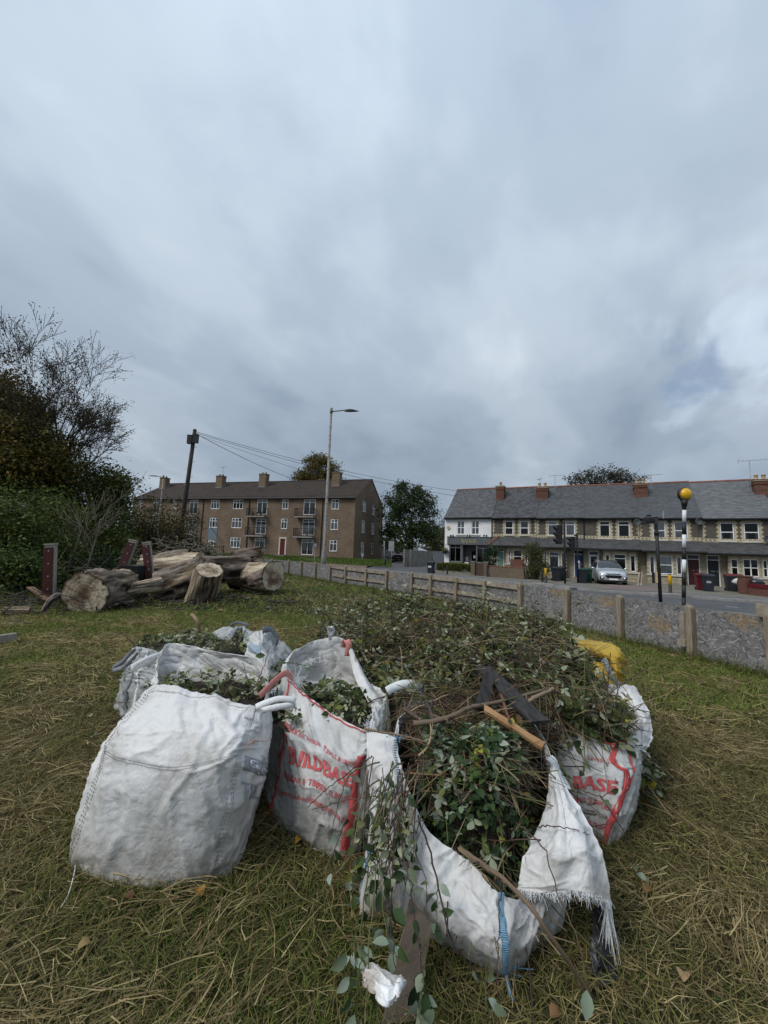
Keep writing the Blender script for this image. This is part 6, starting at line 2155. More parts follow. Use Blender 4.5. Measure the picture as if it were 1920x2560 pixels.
for px, lab in ((1183, 'left brown brick gate pier at the end of the hedge'), (1215, 'right brown brick gate pier next to the garden wall')):
 q = D(px, 1438, 32.6 if px < 1200 else 31.9)
 t = thing('gate_pier', lab, 'pier', (q[0], q[1], 0.05), T_RZ, 'gate piers')
 mb = MB()
 mb.box(-0.17, -0.17, 0, 0.17, 0.17, 1.2)
 mb.build('brickwork', m_gwall, t)
 mb = MB()
 mb.box(-0.2, -0.2, 1.201, 0.2, 0.2, 1.27)
 mb.build('coping', m_conc, t)
a, b = D(1189, 1438, 32.5), D(1211, 1439, 32.0)
ga = thing('garden_gate', 'brown vertical boarded garden gate between two brick piers', 'gate', (a[0], a[1], 0.12), math.atan2(b[1] - a[1], b[0] - a[0]))
L = math.hypot(b[0] - a[0], b[1] - a[1])
for k in range(8):
 mb = MB()
 x0 = L * k / 8
 hh = 0.98 + 0.10 * math.sin(PI * (k + .5) / 8)
 mb.box(x0 + .008, 0, 0.05, x0 + L / 8 - .008, 0.025, hh)
 mb.build('board', m_gate, ga)
for z in (0.2, 0.8):
 mb = MB()
 mb.box(0, 0.027, z, L, 0.06, z + .09)
 mb.build('rail', m_gate, ga)
shrub('dark rounded conifer beside the sage green door', [blob(1228, 1392, 32.6, .72, .75), blob(1232, 1378, 32.6, .5, .55), blob(1225, 1408, 32.6, .68, .5)], 5200, [(0.010, 0.03, 0.012), (0.02, 0.045, 0.016), (0.03, 0.06, 0.022)], 0.05, 0.11, 0.10, 200, group=None, stems=4, base=tuple(D(1228, 1430, 32.6)[:2]) + (0.1,), name='conifer')
shrub('big loose olive green bush covering the bay window beside the bins', [blob(1338, 1395, 30.2, .95, 1.25), blob(1330, 1375, 30.2, .75, .8), blob(1352, 1420, 29.8, .8, .75), blob(1325, 1425, 30, .7, .7)], 8500, [(0.035, 0.05, 0.016), (0.055, 0.07, 0.022), (0.08, 0.085, 0.03), (0.10, 0.10, 0.04)], 0.05, 0.12, 0.14, 260, group=None, stems=18, base=tuple(D(1338, 1448, 30)[:2]) + (0.12,))
q = D(1113, 1377, 37.8)
hb2 = thing('hanging_basket', 'round green hanging basket at the left corner of the shop', 'hanging basket', q)
mb = MB()
mb.lathe([(0.05, -0.28), (0.2, -0.2), (0.27, 0.0), (0.25, 0.0)], 12)
mb.tube([(0, 0, 0.6), (0.24, 0, 0.0)], 0.01, 4)
mb.tube([(0, 0, 0.6), (-0.24, 0, 0.0)], 0.01, 4)
mb.bar((0, 0, 0.6), (0.35, 0.2, 0.62), 0.03, 0.03)
mb.build('basket', m_wood_dark, hb2)
P = np.array([q]) + rng.normal(size=(700, 3)) * np.array([0.17, 0.17, 0.15])
foliage('foliage', hb2, P, 0.05, 0.11, GREENS)
wa, wb = D(1849, 1492, 22.6), D(1935, 1497, 20.6)
rw, rl = wall_px('low red brick front wall with maroon painted top at the right edge', [wa[:2], wb[:2]], 0.55, 0.22, m_redbrick, m_bin_r)
mb = MB()
mb.box(-0.02, -0.04, 0, 0.52, 0.34, 1.12)
mb.box(-0.05, -0.07, 1.121, 0.55, 0.37, 1.18)
mb.build('pier', m_redbrick, rw)
mb = MB()
mb.box(0.53, 0.02, 0.615, rl, 0.2, 0.78)
mb.build('painted_plinth', m_bin_r, rw)
m_bag_black = M('black_rubbish_plastic', (0.010, 0.011, 0.014), (0.02, 0.022, 0.028), 0.25, 6, 0.8, 14, spec=0.6)
m_bag_pale = M('pale_rubbish_plastic', (0.42, 0.42, 0.42), (0.6, 0.58, 0.54), 0.45, 8, 0.6, 14)
def sack(label, loc, rx, ry, rz, mat, group='rubbish sacks behind the red wall'):
 n, m_ = 18, 10
 vs, fs = [], []
 sd = rnd.randrange(1000)
 for i in range(m_):
  ph = PI * i / (m_ - 1)
  for j in range(n):
   th_ = 2 * PI * j / n
   k = 1 + 0.28 * (float(fbm(np.array([th_ * 1.4 + sd]), np.array([ph * 2.2]), sd, 3)[0]) - 0.5) * 2
   if i < 2:
    k *= 0.75
   vs.append((rx * math.sin(ph) * math.cos(th_) * k, ry * math.sin(ph) * math.sin(th_) * k, rz * (math.cos(ph) * (1.15 if i < 2 else 1) + 0.92) * (0.9 + .1 * k)))
 for i in range(m_ - 1):
  for j in range(n):
   fs.append((i * n + j, (i + 1) * n + j, (i + 1) * n + (j + 1) % n, i * n + (j + 1) % n))
 mb = MB()
 mb.add(vs, fs)
 o = mb.build('rubbish_sack', mat, None, True)
 o.location = loc
 return tag(o, label, 'rubbish sack', group)
for px, py, dd, r, m_, lab in ((1862, 1452, 22.9, .30, m_bag_pale, 'pale grey rubbish sack next to the red brick pier'), (1880, 1452, 22.3, .36, m_bag_black, 'black rubbish sack behind the red wall, next to the pale sack'), (1894, 1450, 22.0, .38, m_bag_black, 'black rubbish sack behind the red wall, middle of the row'), (1910, 1452, 21.6, .36, m_bag_black, 'black rubbish sack behind the red wall at the photo edge')):
 q = D(px, py, dd)
 sack(lab, (q[0], q[1] + .45, 0.62), r, r * .9, r * .62, m_)
pl = MB()
pp = D(1890, 1470, 22.6)
pl.obox((pp[0] + .75, pp[1] + .45, 0.36), (TX, TY, (0, 0, 1)), (1.0, .42, .24))
tag(pl.build('raised_bed', m_redbrick), kind='structure')
for i, (px, py) in enumerate(((1597, 1430), (1603.5, 1430))):
 a, b = D(px - 3 + i * 2, 1459, 26.5), D(px + 2, 1430, 26.8)
 a[2] = 0.15
 mb = MB()
 mb.bar(a, b, 0.1, 0.04)
 tag(mb.build('leaning_plank', m_rail), ('left' if i == 0 else 'right') + ' weathered plank leaning up beside the silver car', 'plank', 'planks leaning beside the car')
# --- behind the road on the left: timber fence, garage, blue gate, signs, person
fa, fb_ = D(1009, 1417, 43.5), D(1080, 1408, 50)
za = fa[2]
fe = thing('timber_fence', 'grey close boarded timber fence left of the shop', 'fence', (fa[0], fa[1], 0))
nb = 40
for k in range(nb):
 t0, t1 = k / nb, (k + 1) / nb
 a = np.array([fa[0], fa[1], 0]) * (1 - t0) + np.array([fb_[0], fb_[1], 0]) * t0
 b = np.array([fa[0], fa[1], 0]) * (1 - t1) + np.array([fb_[0], fb_[1], 0]) * t1
 mb = MB()
 mb.obox((a + b) / 2 + np.array([0, 0.02 * (k % 2), 1.17]), ((b - a) / np.linalg.norm(b - a), (0, 1, 0), (0, 0, 1)), (np.linalg.norm(b - a) * .53, 0.012, 1.0 + rnd.uniform(-.02, .02)))
 mb.build('board', m_conc, fe, world=True)
mb = MB()
mb.obox((fa[0], fa[1] - .06, 1.15), ((1, 0, 0), (0, 1, 0), (0, 0, 1)), (.07, .07, 1.12))
mb.obox((fa[0] + .75, fa[1] + .5, 1.15), ((1, 0, 0), (0, 1, 0), (0, 0, 1)), (.07, .07, 1.12))
mb.build('post', m_conc, fe, world=True)
m_garage = M('pale_garage_paint', (0.42, 0.43, 0.44), (0.55, 0.56, 0.57), 0.7, 3)
m_bluegrey = M('blue_grey_boards', (0.075, 0.085, 0.11), (0.10, 0.112, 0.14), 0.7, 4, stretch=(6, 1, .3))
ga_, gb_ = D(953, 1396, 66), D(1006, 1396, 66)
t = thing('garage', 'pale grey garage block beyond the red car', 'garage', (ga_[0], 66.5, .75))
mb = MB()
w_ = gb_[0] - ga_[0]
mb.box(0, 0, 0, w_ + 6, 5, 2.0)
mb.build('wall', m_garage, t)
mb = MB()
mb.box(-.15, -.25, 2.001, w_ + 6.15, 5.1, 2.16)
mb.build('roof', m_conc, t)
for k in range(3):
 mb = MB()
 mb.box(0.3 + 2.6 * k, -0.03, 0.02, 2.6 + 2.6 * k, -0.003, 1.85)
 for j in range(7):
  mb.box(0.34 + 2.6 * k, -0.045, 0.1 + .25 * j, 2.56 + 2.6 * k, -0.031, 0.28 + .25 * j)
 mb.build('garage_door', m_garage, t)
t = thing('outbuilding', 'low outbuilding with bright pale roof behind the timber fence', 'outbuilding', (D(1036, 1390, 58)[0], 58, .5))
x1_ = D(1082, 1390, 58)[0] - D(1036, 1390, 58)[0]
mb = MB()
mb.box(0, 0, -.2, x1_, 4, 1.5)
mb.build('wall', m_conc, t)
mb = MB()
mb.add([(-.1, -.2, 1.55), (x1_ + .1, -.2, 1.55), (x1_ + .1, 4.2, 1.6), (-.1, 4.2, 2.6), (-.1, -.2, 1.65), (x1_ + .1, -.2, 1.65), (x1_ + .1, 4.2, 1.7), (-.1, 4.2, 2.7)], [(0, 1, 5, 4), (4, 5, 6), (4, 6, 7), (0, 3, 2, 1), (1, 2, 6, 5), (0, 4, 7, 3), (2, 3, 7, 6)])
mb.build('roof', m_wht, t)
ba, bb_ = D(1085, 1407, 42), D(1112, 1409, 40.5)
t = thing('side_gate', 'tall blue grey boarded side gate joining the shop corner', 'gate', (ba[0], ba[1], .2), math.atan2(bb_[1] - ba[1], bb_[0] - ba[0]))
L = math.hypot(bb_[0] - ba[0], bb_[1] - ba[1])
for k in range(9):
 mb = MB()
 mb.box(L * k / 9 + .006, 0, 0.03, L * (k + 1) / 9 - .006, .03, 1.86)
 mb.build('board', m_bluegrey, t)
mb = MB()
mb.box(-.05, -.02, 1.861, L + .05, .05, 1.93)
mb.build('top_rail', m_bluegrey, t)
for (x0, x1, y0, y1, yb, dd, lab) in ((971, 985.5, 1353, 1378, 1412, 46, 'grey backed rectangular road sign beside the walking person'), (958.5, 962.5, 1352.5, 1364, 1400, 50, 'narrow grey sign seen edge on, left of the rectangular sign')):
 p = D((x0 + x1) / 2, yb, dd)
 a, b = D(x0, y1, dd), D(x1, y0, dd)
 t = thing('road_sign', lab, 'sign', (p[0], p[1], 0.2), 0, 'road signs by the side street')
 mb = MB()
 mb.tube([(0, 0, -.1), ((a[0] + b[0]) / 2 - p[0], 0, b[2] - .2)], 0.038, 8)
 mb.build('post', m_galv, t, True)
 mb = MB()
 mb.box(a[0] - p[0], -0.06, a[2] - .2, b[0] - p[0], -0.045, b[2] - .2)
 mb.box(a[0] - p[0] + .05, -0.075, a[2] - .2 + .3, b[0] - p[0] - .05, -0.061, a[2] - .2 + .35)
 mb.build('sign_plate', m_galv, t)
for px, py0, py1, dd, lab in ((786, 1359, 1402, 47, 'thin grey lawn sign post before the flats, left of the tall lamp'), (905.5, 1384, 1402, 48, 'short dark stake on the lawn near the corner of the flats')):
 p, q = D(px, py1, dd), D(px, py0, dd)
 t = thing('sign_post', lab, 'post', p, 0, 'thin posts on the lawn of the flats')
 mb = MB()
 mb.tube([(0, 0, -.3), (0, 0, q[2] - p[2])], 0.04, 6)
 mb.build('post', m_galv, t)
 mb = MB()
 mb.box(-.16, -.06, q[2] - p[2] - .35, .16, -.042, q[2] - p[2])
 mb.build('plate', m_galv, t)
ra, rb = D(520, 1396, 33), D(556, 1398, 32)
t = thing('railing', 'short black iron railing behind the heap of logs', 'railing', (ra[0], ra[1], 0), math.atan2(rb[1] - ra[1], rb[0] - ra[0]))
L = math.hypot(rb[0] - ra[0], rb[1] - ra[1])
hh = D(540, 1364, 32.5)[2]
for k in range(9):
 mb = MB()
 mb.tube([(L * k / 8, 0, 0), (L * k / 8, 0, hh)], 0.02 if k < 8 else 0.05, 6)
 mb.build('bar' if k < 8 else 'end_post', m_black, t)
for z in (.35, hh - .06):
 mb = MB()
 mb.bar((0, 0, z), (L, 0, z), .045, .03)
 mb.build('rail', m_black, t)
# --- the walking person
def person(label, loc, rz, h=1.74):
 t = thing('person', label, 'person', loc, rz)
 k = h / 1.75
 J = {'pel': (0, 0, .95), 'bel': (0, -.01, 1.08), 'che': (0, -.015, 1.28), 'nek': (0, -.03, 1.46), 'he0': (0, -.06, 1.56), 'he1': (0, -.05, 1.68),
   'lh': (.09, 0, .93), 'lk': (.10, -.16, .52), 'la': (.10, .02, .10), 'lt': (.10, -.13, .03),
   'rh': (-.09, 0, .93), 'rk': (-.10, .03, .50), 'ra': (-.10, .30, .15), 'rt': (-.10, .22, .03),
   'ls': (.19, -.01, 1.40), 'le': (.24, .10, 1.14), 'lw': (.22, -.06, .92), 'ld': (.21, -.10, .84),
   'rs': (-.19, -.01, 1.40), 'rrl': (-.24, -.06, 1.14), 'rw': (-.21, -.26, 1.04), 'rd': (-.18, -.34, 1.03)}
 E = [('pel', 'bel'), ('bel', 'che'), ('che', 'nek'), ('nek', 'he0'), ('he0', 'he1'), ('pel', 'lh'), ('lh', 'lk'), ('lk', 'la'), ('la', 'lt'), ('pel', 'rh'), ('rh', 'rk'), ('rk', 'ra'), ('ra', 'rt'),
   ('che', 'ls'), ('ls', 'le'), ('le', 'lw'), ('lw', 'ld'), ('che', 'rs'), ('rs', 'rrl'), ('rrl', 'rw'), ('rw', 'rd')]
 R = dict(pel=.145, bel=.14, che=.155, nek=.065, he0=.095, he1=.09, lh=.10, lk=.07, la=.05, lt=.045, rh=.10, rk=.07, ra=.05, rt=.045, ls=.085, le=.058, lw=.045, ld=.042, rs=.085, rrl=.058, rw=.045, rd=.042)
 names = list(J)
 me = bpy.data.meshes.new('body')
 me.from_pydata([tuple(c * k for c in J[n]) for n in names], [(names.index(a), names.index(b)) for a, b in E], [])
 o = bpy.data.objects.new('body', me)
 COL.objects.link(o)
 o.parent = t
 sk = o.modifiers.new('skin', 'SKIN')
 sv = me.skin_vertices[0].data
 for i, n in enumerate(names):
  sv[i].radius = (R[n] * k, R[n] * k)
  sv[i].use_root = n == 'pel'
 ss = o.modifiers.new('sub', 'SUBSURF')
 ss.levels = ss.render_levels = 2
 mt = NT('dark_walking_clothes')
 s = mt.n('ShaderNodeSeparateXYZ')
 mt.l(mt.tc(), s.inputs[0])
 mt.color(mt.ramp(s.outputs[2], [(0.0, (0.02, 0.02, 0.02)), (0.07, (0.012, 0.012, 0.016)), (0.90, (0.013, 0.014, 0.02)), (0.901, (0.03, 0.045, 0.05))], 'CONSTANT'))
 mt.set('Roughness', 0.9)
 me.materials.append(mt.m)
 hd = MB()
 hd.lathe([(0.02, 1.50), (0.085, 1.53), (0.105, 1.6), (0.108, 1.68), (0.09, 1.755), (0.03, 1.785)], 14, (0, -.045, 0))
 hd.v = [(p[0] * k, p[1] * k, p[2] * k) for p in hd.v]
 hd.build('hood', m_black, t, True)
 fc = MB()
 fc.lathe([(0.0, -0.03), (0.05, -0.02), (0.07, 0.0), (0.0, 0.01)], 12, (0, -.135, 1.645), axis='y', cap=False)
 fc.lathe([(0.008, -0.02), (0.016, 0.0)], 8, (0, -.16, 1.63), axis='y')
 fc.v = [(p[0] * k, p[1] * k, p[2] * k) for p in fc.v]
 fc.build('face', M('skin', (0.36, 0.22, 0.16), (0.42, 0.26, 0.19), 0.6), t, True)
 bp_ = MB()
 bp_.lathe([(0.03, .98), (.13, 1.0), (.15, 1.15), (.14, 1.35), (.05, 1.42)], 10, (0, .17, 0))
 bp_.v = [(p[0] * k, p[1] * k, p[2] * k) for p in bp_.v]
 bp_.build('backpack', m_bin, t, True)
 return t
pp = D(963, 1420, 42.5)
person('person in dark hooded coat and backpack walking left past the road sign', (pp[0], pp[1], 0.125), math.radians(-65))
# ---------------------------------------------------------------- felled trunk pieces, red posts, crate
def attr_mat(name, rough, bscale, bump, stretch=None):
 t = NT(name)
 t.set('Roughness', rough)
 t.set('Specular IOR Level', 0.2)
 a = t.n('ShaderNodeAttribute', attribute_name='Col')
 f = t.noise(bscale, 6, 0.65, stretch=stretch)
 t.color(t.mix(1.0, a.outputs[0], t.ramp(f, [(0.3, 0.6), (0.7, 1.35)]), 'MULTIPLY'))
 t.bump(f, bump, 0.02)
 return t.m
m_log = attr_mat('log_bark', 0.95, 22, 0.7)
m_cut = attr_mat('sawn_wood', 0.85, 30, 0.35)
BK = np.array([[0.020, 0.014, 0.010], [0.125, 0.098, 0.078], [0.27, 0.225, 0.185]])
WD = np.array([[0.055, 0.035, 0.022], [0.20, 0.145, 0.092], [0.52, 0.44, 0.33]])
LOGS = 'sections of the felled trunk'
def tri_mix(t, pal):
 t = np.clip(t, 0, 1)[..., None]
 return np.where(t < .5, pal[0] * (1 - 2 * t) + pal[1] * 2 * t, pal[1] * (2 - 2 * t) + pal[2] * (2 * t - 1))
def log(label, A, B, ra, rb, wood=0.0, cuts=(True, True), seed=0, furrow=0.045, ragged=0.0, oval=1.0, name='log', bend=0.0, pale=0.0):
 A, B = np.array(A, float), np.array(B, float)
 t = thing(name, label, 'log', A, 0, LOGS)
 d = B - A
 L = np.linalg.norm(d)
 d /= L
 x = np.cross(d, (0, 0, 1.0))
 if np.linalg.norm(x) < .3:
  x = np.cross(d, (0, 1.0, 0))
 x /= np.linalg.norm(x)
 y = np.cross(x, d)
 nu, nv = 72, max(14, int(L / 0.07))
 U, Vv = np.meshgrid(np.arange(nu), np.linspace(0, 1, nv))
 th = U / nu * 2 * PI
 r = ra * (1 - Vv) + rb * Vv
 cu, su = np.cos(th), np.sin(th)
 s = seed * 13
 lump = fbm(cu * 1.5 + s, su * 1.5 + Vv * L * 1.2 + s, seed, 4) - 0.5
 fur = ridge(th * ra * 6.5 + 1.6 * fbm(cu * 2 + s, Vv * L * 2.2, seed + 1, 2), Vv * L * 1.5 + 0.6 * fbm(cu * 3, Vv * L * 4, seed + 5, 2), seed + 2)
 fur2 = ridge(th * ra * 15, Vv * L * 4, seed + 3)
 wmask = np.clip((fbm(cu * 1.2 + 5 + s, su * 1.2 + Vv * L * 0.9, seed + 4, 4) - (0.72 - wood * 0.5)) * 9, 0, 1) if wood > 0 else 0 * U
 grain = fbm(th * ra * 30, Vv * L * 1.5, seed + 6, 3)
 r = r * (1 + 0.32 * lump) + (1 - wmask) * (1.5 * furrow * (fur - 0.6) + furrow * .5 * (fur2 - .6)) - wmask * furrow * 0.6 + wmask * 0.02 * (grain - .5)
 along = Vv * L
 if ragged:
  along = along + ragged * (Vv > 0.97) * (vnoise(th * 5, th * 0, seed + 8) - 0.3)
 off = bend * np.sin(PI * Vv)
 P = A + d * along[..., None] + x * (cu * r * oval)[..., None] + y * (su * r + off)[..., None]
 P[..., 2] = np.maximum(P[..., 2], -0.02)
 col = tri_mix(1.35 * (fur * (0.55 + .45 * fur2) - .22) + 0.6 * lump, BK) * (1 - wmask[..., None]) + tri_mix(0.10 + 1.5 * (grain - .25) + 0.5 * lump + pale, WD) * wmask[..., None]
 I, J = np.meshgrid(np.arange(nu), np.arange(nv - 1))
 q = lambda i, j: (j * nu + i % nu).ravel()
 Q = np.stack([q(I, J), q(I + 1, J), q(I + 1, J + 1), q(I, J + 1)], 1)
 quick_mesh('bark', P.reshape(-1, 3) - A, Q, m_log, col.reshape(-1, 3), t, True)
 for e, on in ((0, cuts[0]), (nv - 1, cuts[1])):
  ringp = P[e]
  c = ringp.mean(0)
  kr = 12
  rings, cols = [], []
  for k in range(kr + 1):
   f = k / kr
   rg = c + (ringp - c) * (f * 0.985)
   w = d * (0.012 * (fbm(cu[e] * f * 4 + s, su[e] * f * 4, seed + 9, 3) - 0.5) * (1 if on else 6))[:, None]
   rings.append(rg + w + d * (-0.004 if e == 0 else 0.004))
   tone = 0.86 - 0.50 * np.exp(-((f - 0.15) / 0.40) ** 2) + 0.6 * (fbm(cu[e] * f * 2.5 + s + 9, su[e] * f * 2.5, seed + 10, 4) - 0.5) * 2 + 0.12 * math.sin(f * 40) + pale * .5
   crack_shade = np.clip(1 - 9 * np.abs(((th[e] * 2.3 + s + 0.8 * f) % 1.9) - 0.95), 0, 1) * (f > 0.12) * 0.6  # radial splits as dark lines, their inner shadow painted into the colour
   cc = tri_mix(tone - crack_shade, WD)
   if f > 0.93:
    cc = tri_mix(np.full(nu, 0.15), BK)
   if not on:
    cc = cc * 0.75
   cols.append(cc)
  R_ = np.array(rings).reshape(-1, 3)
  I2, J2 = np.meshgrid(np.arange(nu), np.arange(kr))
  q2 = lambda i, j: (j * nu + i % nu).ravel()
  Q2 = np.stack([q2(I2, J2), q2(I2 + 1, J2), q2(I2 + 1, J2 + 1), q2(I2, J2 + 1)], 1)
  if e == 0:
   Q2 = Q2[:, ::-1]
  quick_mesh('cut_face', R_ - A, Q2, m_cut, np.array(cols).reshape(-1, 3), t, False)
 return t
log('thick sawn log at the left of the pile with brown hearted round cut face', D(210, 1485, 9.75), D(310, 1460, 11.6), 0.56, 0.46, 0.35, seed=1, furrow=0.05)
log('upright stump chunk with pale oval top in the middle of the log pile', D(498, 1508, 12.35), D(523, 1424, 11.75), 0.45, 0.40, 0.9, seed=2, furrow=0.03, pale=0.05, oval=1.05)
log('great furrowed bark log sloping down left of the upright stump', D(510, 1440, 12.9), D(395, 1470, 12.5), 0.62, 0.50, 0.12, (False, False), seed=3, furrow=0.075)
log('long log with torn pale wood along its top, behind the upright stump', D(355, 1428, 13.9), D(500, 1415, 14.0), 0.50, 0.52, 0.55, (False, True), seed=4, furrow=0.05, ragged=0.2, pale=.25)
log('bark covered log between the upright stump and the right hand sawn log', D(500, 1425, 14.6), D(620, 1422, 15.6), 0.50, 0.54, 0.15, (True, False), seed=5, furrow=0.06)
log('sawn log with hollow dark ringed end at the right of the pile', D(686, 1441, 14.8), D(590, 1436, 15.9), 0.60, 0.56, 0.6, seed=6, furrow=0.05, pale=.2)
log('short ragged log with splintered end lying on top of the pile', D(590, 1402, 16.0), D(645, 1390, 15.9), 0.5, 0.40, 0.35, (True, False), seed=7, furrow=0.06, ragged=0.5)
log('split grey branch with pale streaks beside the great bark log', D(300, 1480, 11.0), D(400, 1460, 11.9), 0.17, 0.24, 0.6, (True, False), seed=8, furrow=0.04, pale=.2)
log('rear log with dead bark, highest behind the black crate', D(355, 1410, 15.0), D(470, 1396, 15.6), 0.34, 0.4, 0.3, (True, True), seed=9, furrow=0.06)
log('small thin log lying alone on the grass at the far left', D(8, 1526, 8.95), D(74, 1526, 9.2), 0.10, 0.12, 0.5, (True, True), seed=10, furrow=0.02, pale=.15)
log('slab of reddish bark lying in front of the left sawn log', D(238, 1524, 9.9), D(325, 1497, 10.6), 0.07, 0.10, 0.1, (False, False), seed=11, furrow=0.04, oval=2.2)
log('curved lichen grey branch leaning on the left side of the left sawn log', D(108, 1532, 9.2), D(148, 1490, 9.8), 0.06, 0.09, 0.1, (True, True), seed=12, furrow=0.02, bend=0.1)
m_redsteel = M('dark_red_painted_steel', (0.032, 0.005, 0.005), (0.055, 0.009, 0.008), 0.5, 3, 0.1, 20)
m_oldwood = M('grey_old_wood', (0.19, 0.18, 0.15), (0.30, 0.285, 0.25), 0.9, 6, 0.4, 22, stretch=(4, 4, .5))
def red_post(label, base, top, w, yaw):
 base, top = np.array(base), np.array(top)
 t = thing('red_post', label, 'post', base, 0, 'dark red and grey timber posts by the logs')
 d = top - base
 L = np.linalg.norm(d)
 d /= L
 x = np.array([math.cos(yaw), math.sin(yaw), 0])
 x -= d * x.dot(d)
 x /= np.linalg.norm(x)
 y = np.cross(d, x)
 mb = MB()
 c = d * (L / 2 - .1)
 mb.obox(c, (x, y, d), (w * .5, w * .26, L / 2 + .1))
 mb.build('timber', m_oldwood, t)
 mb = MB()
 mb.obox(c - y * (w * .26 + .012) - x * 0.02 - d * 0.02, (x, y, d), (w * .5, .01, L / 2 + .05))
 mb.obox(c - x * (w * .5 + .012) - d * 0.02, (x, y, d), (.01, w * .26, L / 2 + .05))
 mb.build('red_facing', m_redsteel, t)
 for k in range(4):
  b = MB()
  p = d * (L * (.3 + .2 * k)) - y * (w * .26 + .024) + x * (0.0)
  b.obox(p, (x, y, d), (.015, .008, .015))
  b.build('bolt', m_galv, t)
 mb = MB()
 mb.obox(d * (L + .015), (x, y, d), (w * .56, w * .34, .018))
 mb.build('cap', m_oldwood, t)
 return t
b = D(126, 1500, 10.6)
b[2] = -0.05
red_post('upright dark red post standing on its own behind the left log', b, D(128, 1362, 10.6), 0.24, 0.12)
red_post('dark red post leaning to the right beside the black crate', D(293, 1462, 12.8), D(334, 1352, 13.0), 0.24, 0.15)
red_post('dark red post on the right of the black crate, leaning slightly left', D(377, 1452, 12.6), D(367, 1358, 12.7), 0.22, 0.2)
q = D(334, 1462, 12.55)
cr = thing('crate', 'black ribbed plastic crate standing between the two leaning red posts', 'crate', (q[0], q[1], 0.0), -0.15)
mb = MB()
w_, h_ = 0.32, D(332, 1416, 12.5)[2]
mb.box(-w_, -w_ * .8, 0, w_, w_ * .8, h_)
mb.build('body', m_black, cr)
for k in range(9):
 r = MB()
 xx = -w_ + 2 * w_ * (k + .5) / 9
 r.box(xx - .016, -w_ * .8 - .02, .03, xx + .016, -w_ * .8 - .002, h_ - .04)
 r.build('rib', m_black, cr)
r = MB()
r.box(-w_ - .02, -w_ * .8 - .025, h_ + .001, w_ + .02, w_ * .8 + .02, h_ + .04)
r.build('rim', m_black, cr)
mb = MB()
mb.bar(D(75, 1468, 10.9), D(122, 1500, 10.3), 0.16, 0.03)
tag(mb.build('rusty_board', M('rusty_board_wood', (0.11, 0.065, 0.04), (0.17, 0.105, 0.07), .9, 6)), 'rusty brown board lying against the foot of the upright red post', 'board')
mb = MB()
a, b = D(-14, 1600, 6.6), D(40, 1592, 6.75)
mb.bar(a, b, 0.10, 0.13)
tag(mb.build('timber_offcut', m_oldwood), 'grey square timber offcut on the grass at the left edge', 'timber')
mb = MB()
mb.tube([G(-20, 1481), G(10, 1474) + np.array([0, 0, .03]), D(28, 1472, 14.0)], 0.03, 6)
tag(mb.build('white_stick', m_upvc), 'thin white stick lying in the undergrowth left of the upright red post', 'stick')
mb = MB()
mb.tube(catmull([G(15, 1556), G(50, 1562) + np.array([0, 0, .06]), G(110, 1566)], 8), [.02, .025, .025, .022, .02, .018, .015, .01], 6)
tag(mb.build('fallen_stick', m_bark), 'thin grey stick lying on the lawn in front of the small log', 'stick')
mb = MB()
mb.tube(catmull([D(497, 1590, 6.3), D(497, 1565, 6.2), D(488, 1545, 6.2), D(479, 1536, 6.3)], 10), [.03, .03, .03, .028, .027, .026, .025, .024, .022, .02], 8)
p_ = mb.build('bent_stick', M('tan_stick_wood', (0.20, 0.135, 0.08), (0.29, 0.2, 0.125), .8, 9), None, True)
tag(p_, 'bent tan stick standing up behind the left hand bags', 'stick')
def brush(name, n, cen, ext, L, r, mat, flat=0.35, kind='stuff', segs=4):
 mb = MB()
 for k in range(n):
  c = np.array(cen) + np.array([rnd.gauss(0, 1) * e for e in ext])
  a = rnd.uniform(0, 2 * PI)
  e = rnd.gauss(0, flat)
  d = np.array([math.cos(a) * math.cos(e), math.sin(a) * math.cos(e), math.sin(e)])
  l = rnd.uniform(*L)
  pts = [c - d * l / 2]
  for j in range(segs):
   d = d + np.array([rnd.gauss(0, .22) for _ in range(3)])
   d /= np.linalg.norm(d)
   pts.append(pts[-1] + d * l / segs)
  for p in pts:
   p[2] = max(p[2], 0.02)
  rr = rnd.uniform(*r)
  mb.tube(pts, [rr * (1 - .65 * j / segs) for j in range(segs + 1)], 4, cap=False)
 return tag(mb.build(name, mat), kind=kind)
brush('dead_brushwood', 150, D(470, 1385, 18), (1.3, .8, .38), (.4, 1.4), (.012, .03), m_twig_pale, 0.5)
brush('dead_brushwood', 130, D(330, 1430, 15), (1.3, 1.0, .25), (.4, 1.4), (.01, .025), m_twig_pale, 0.4)
brush('log_pile_debris', 260, D(420, 1495, 12.2), (2.2, .9, .06), (.15, .7), (.008, .03), m_bark, 0.2)
brush('log_pile_debris', 160, D(120, 1500, 10.4), (1.3, .8, .08), (.15, .7), (.008, .025), m_bark, 0.2)
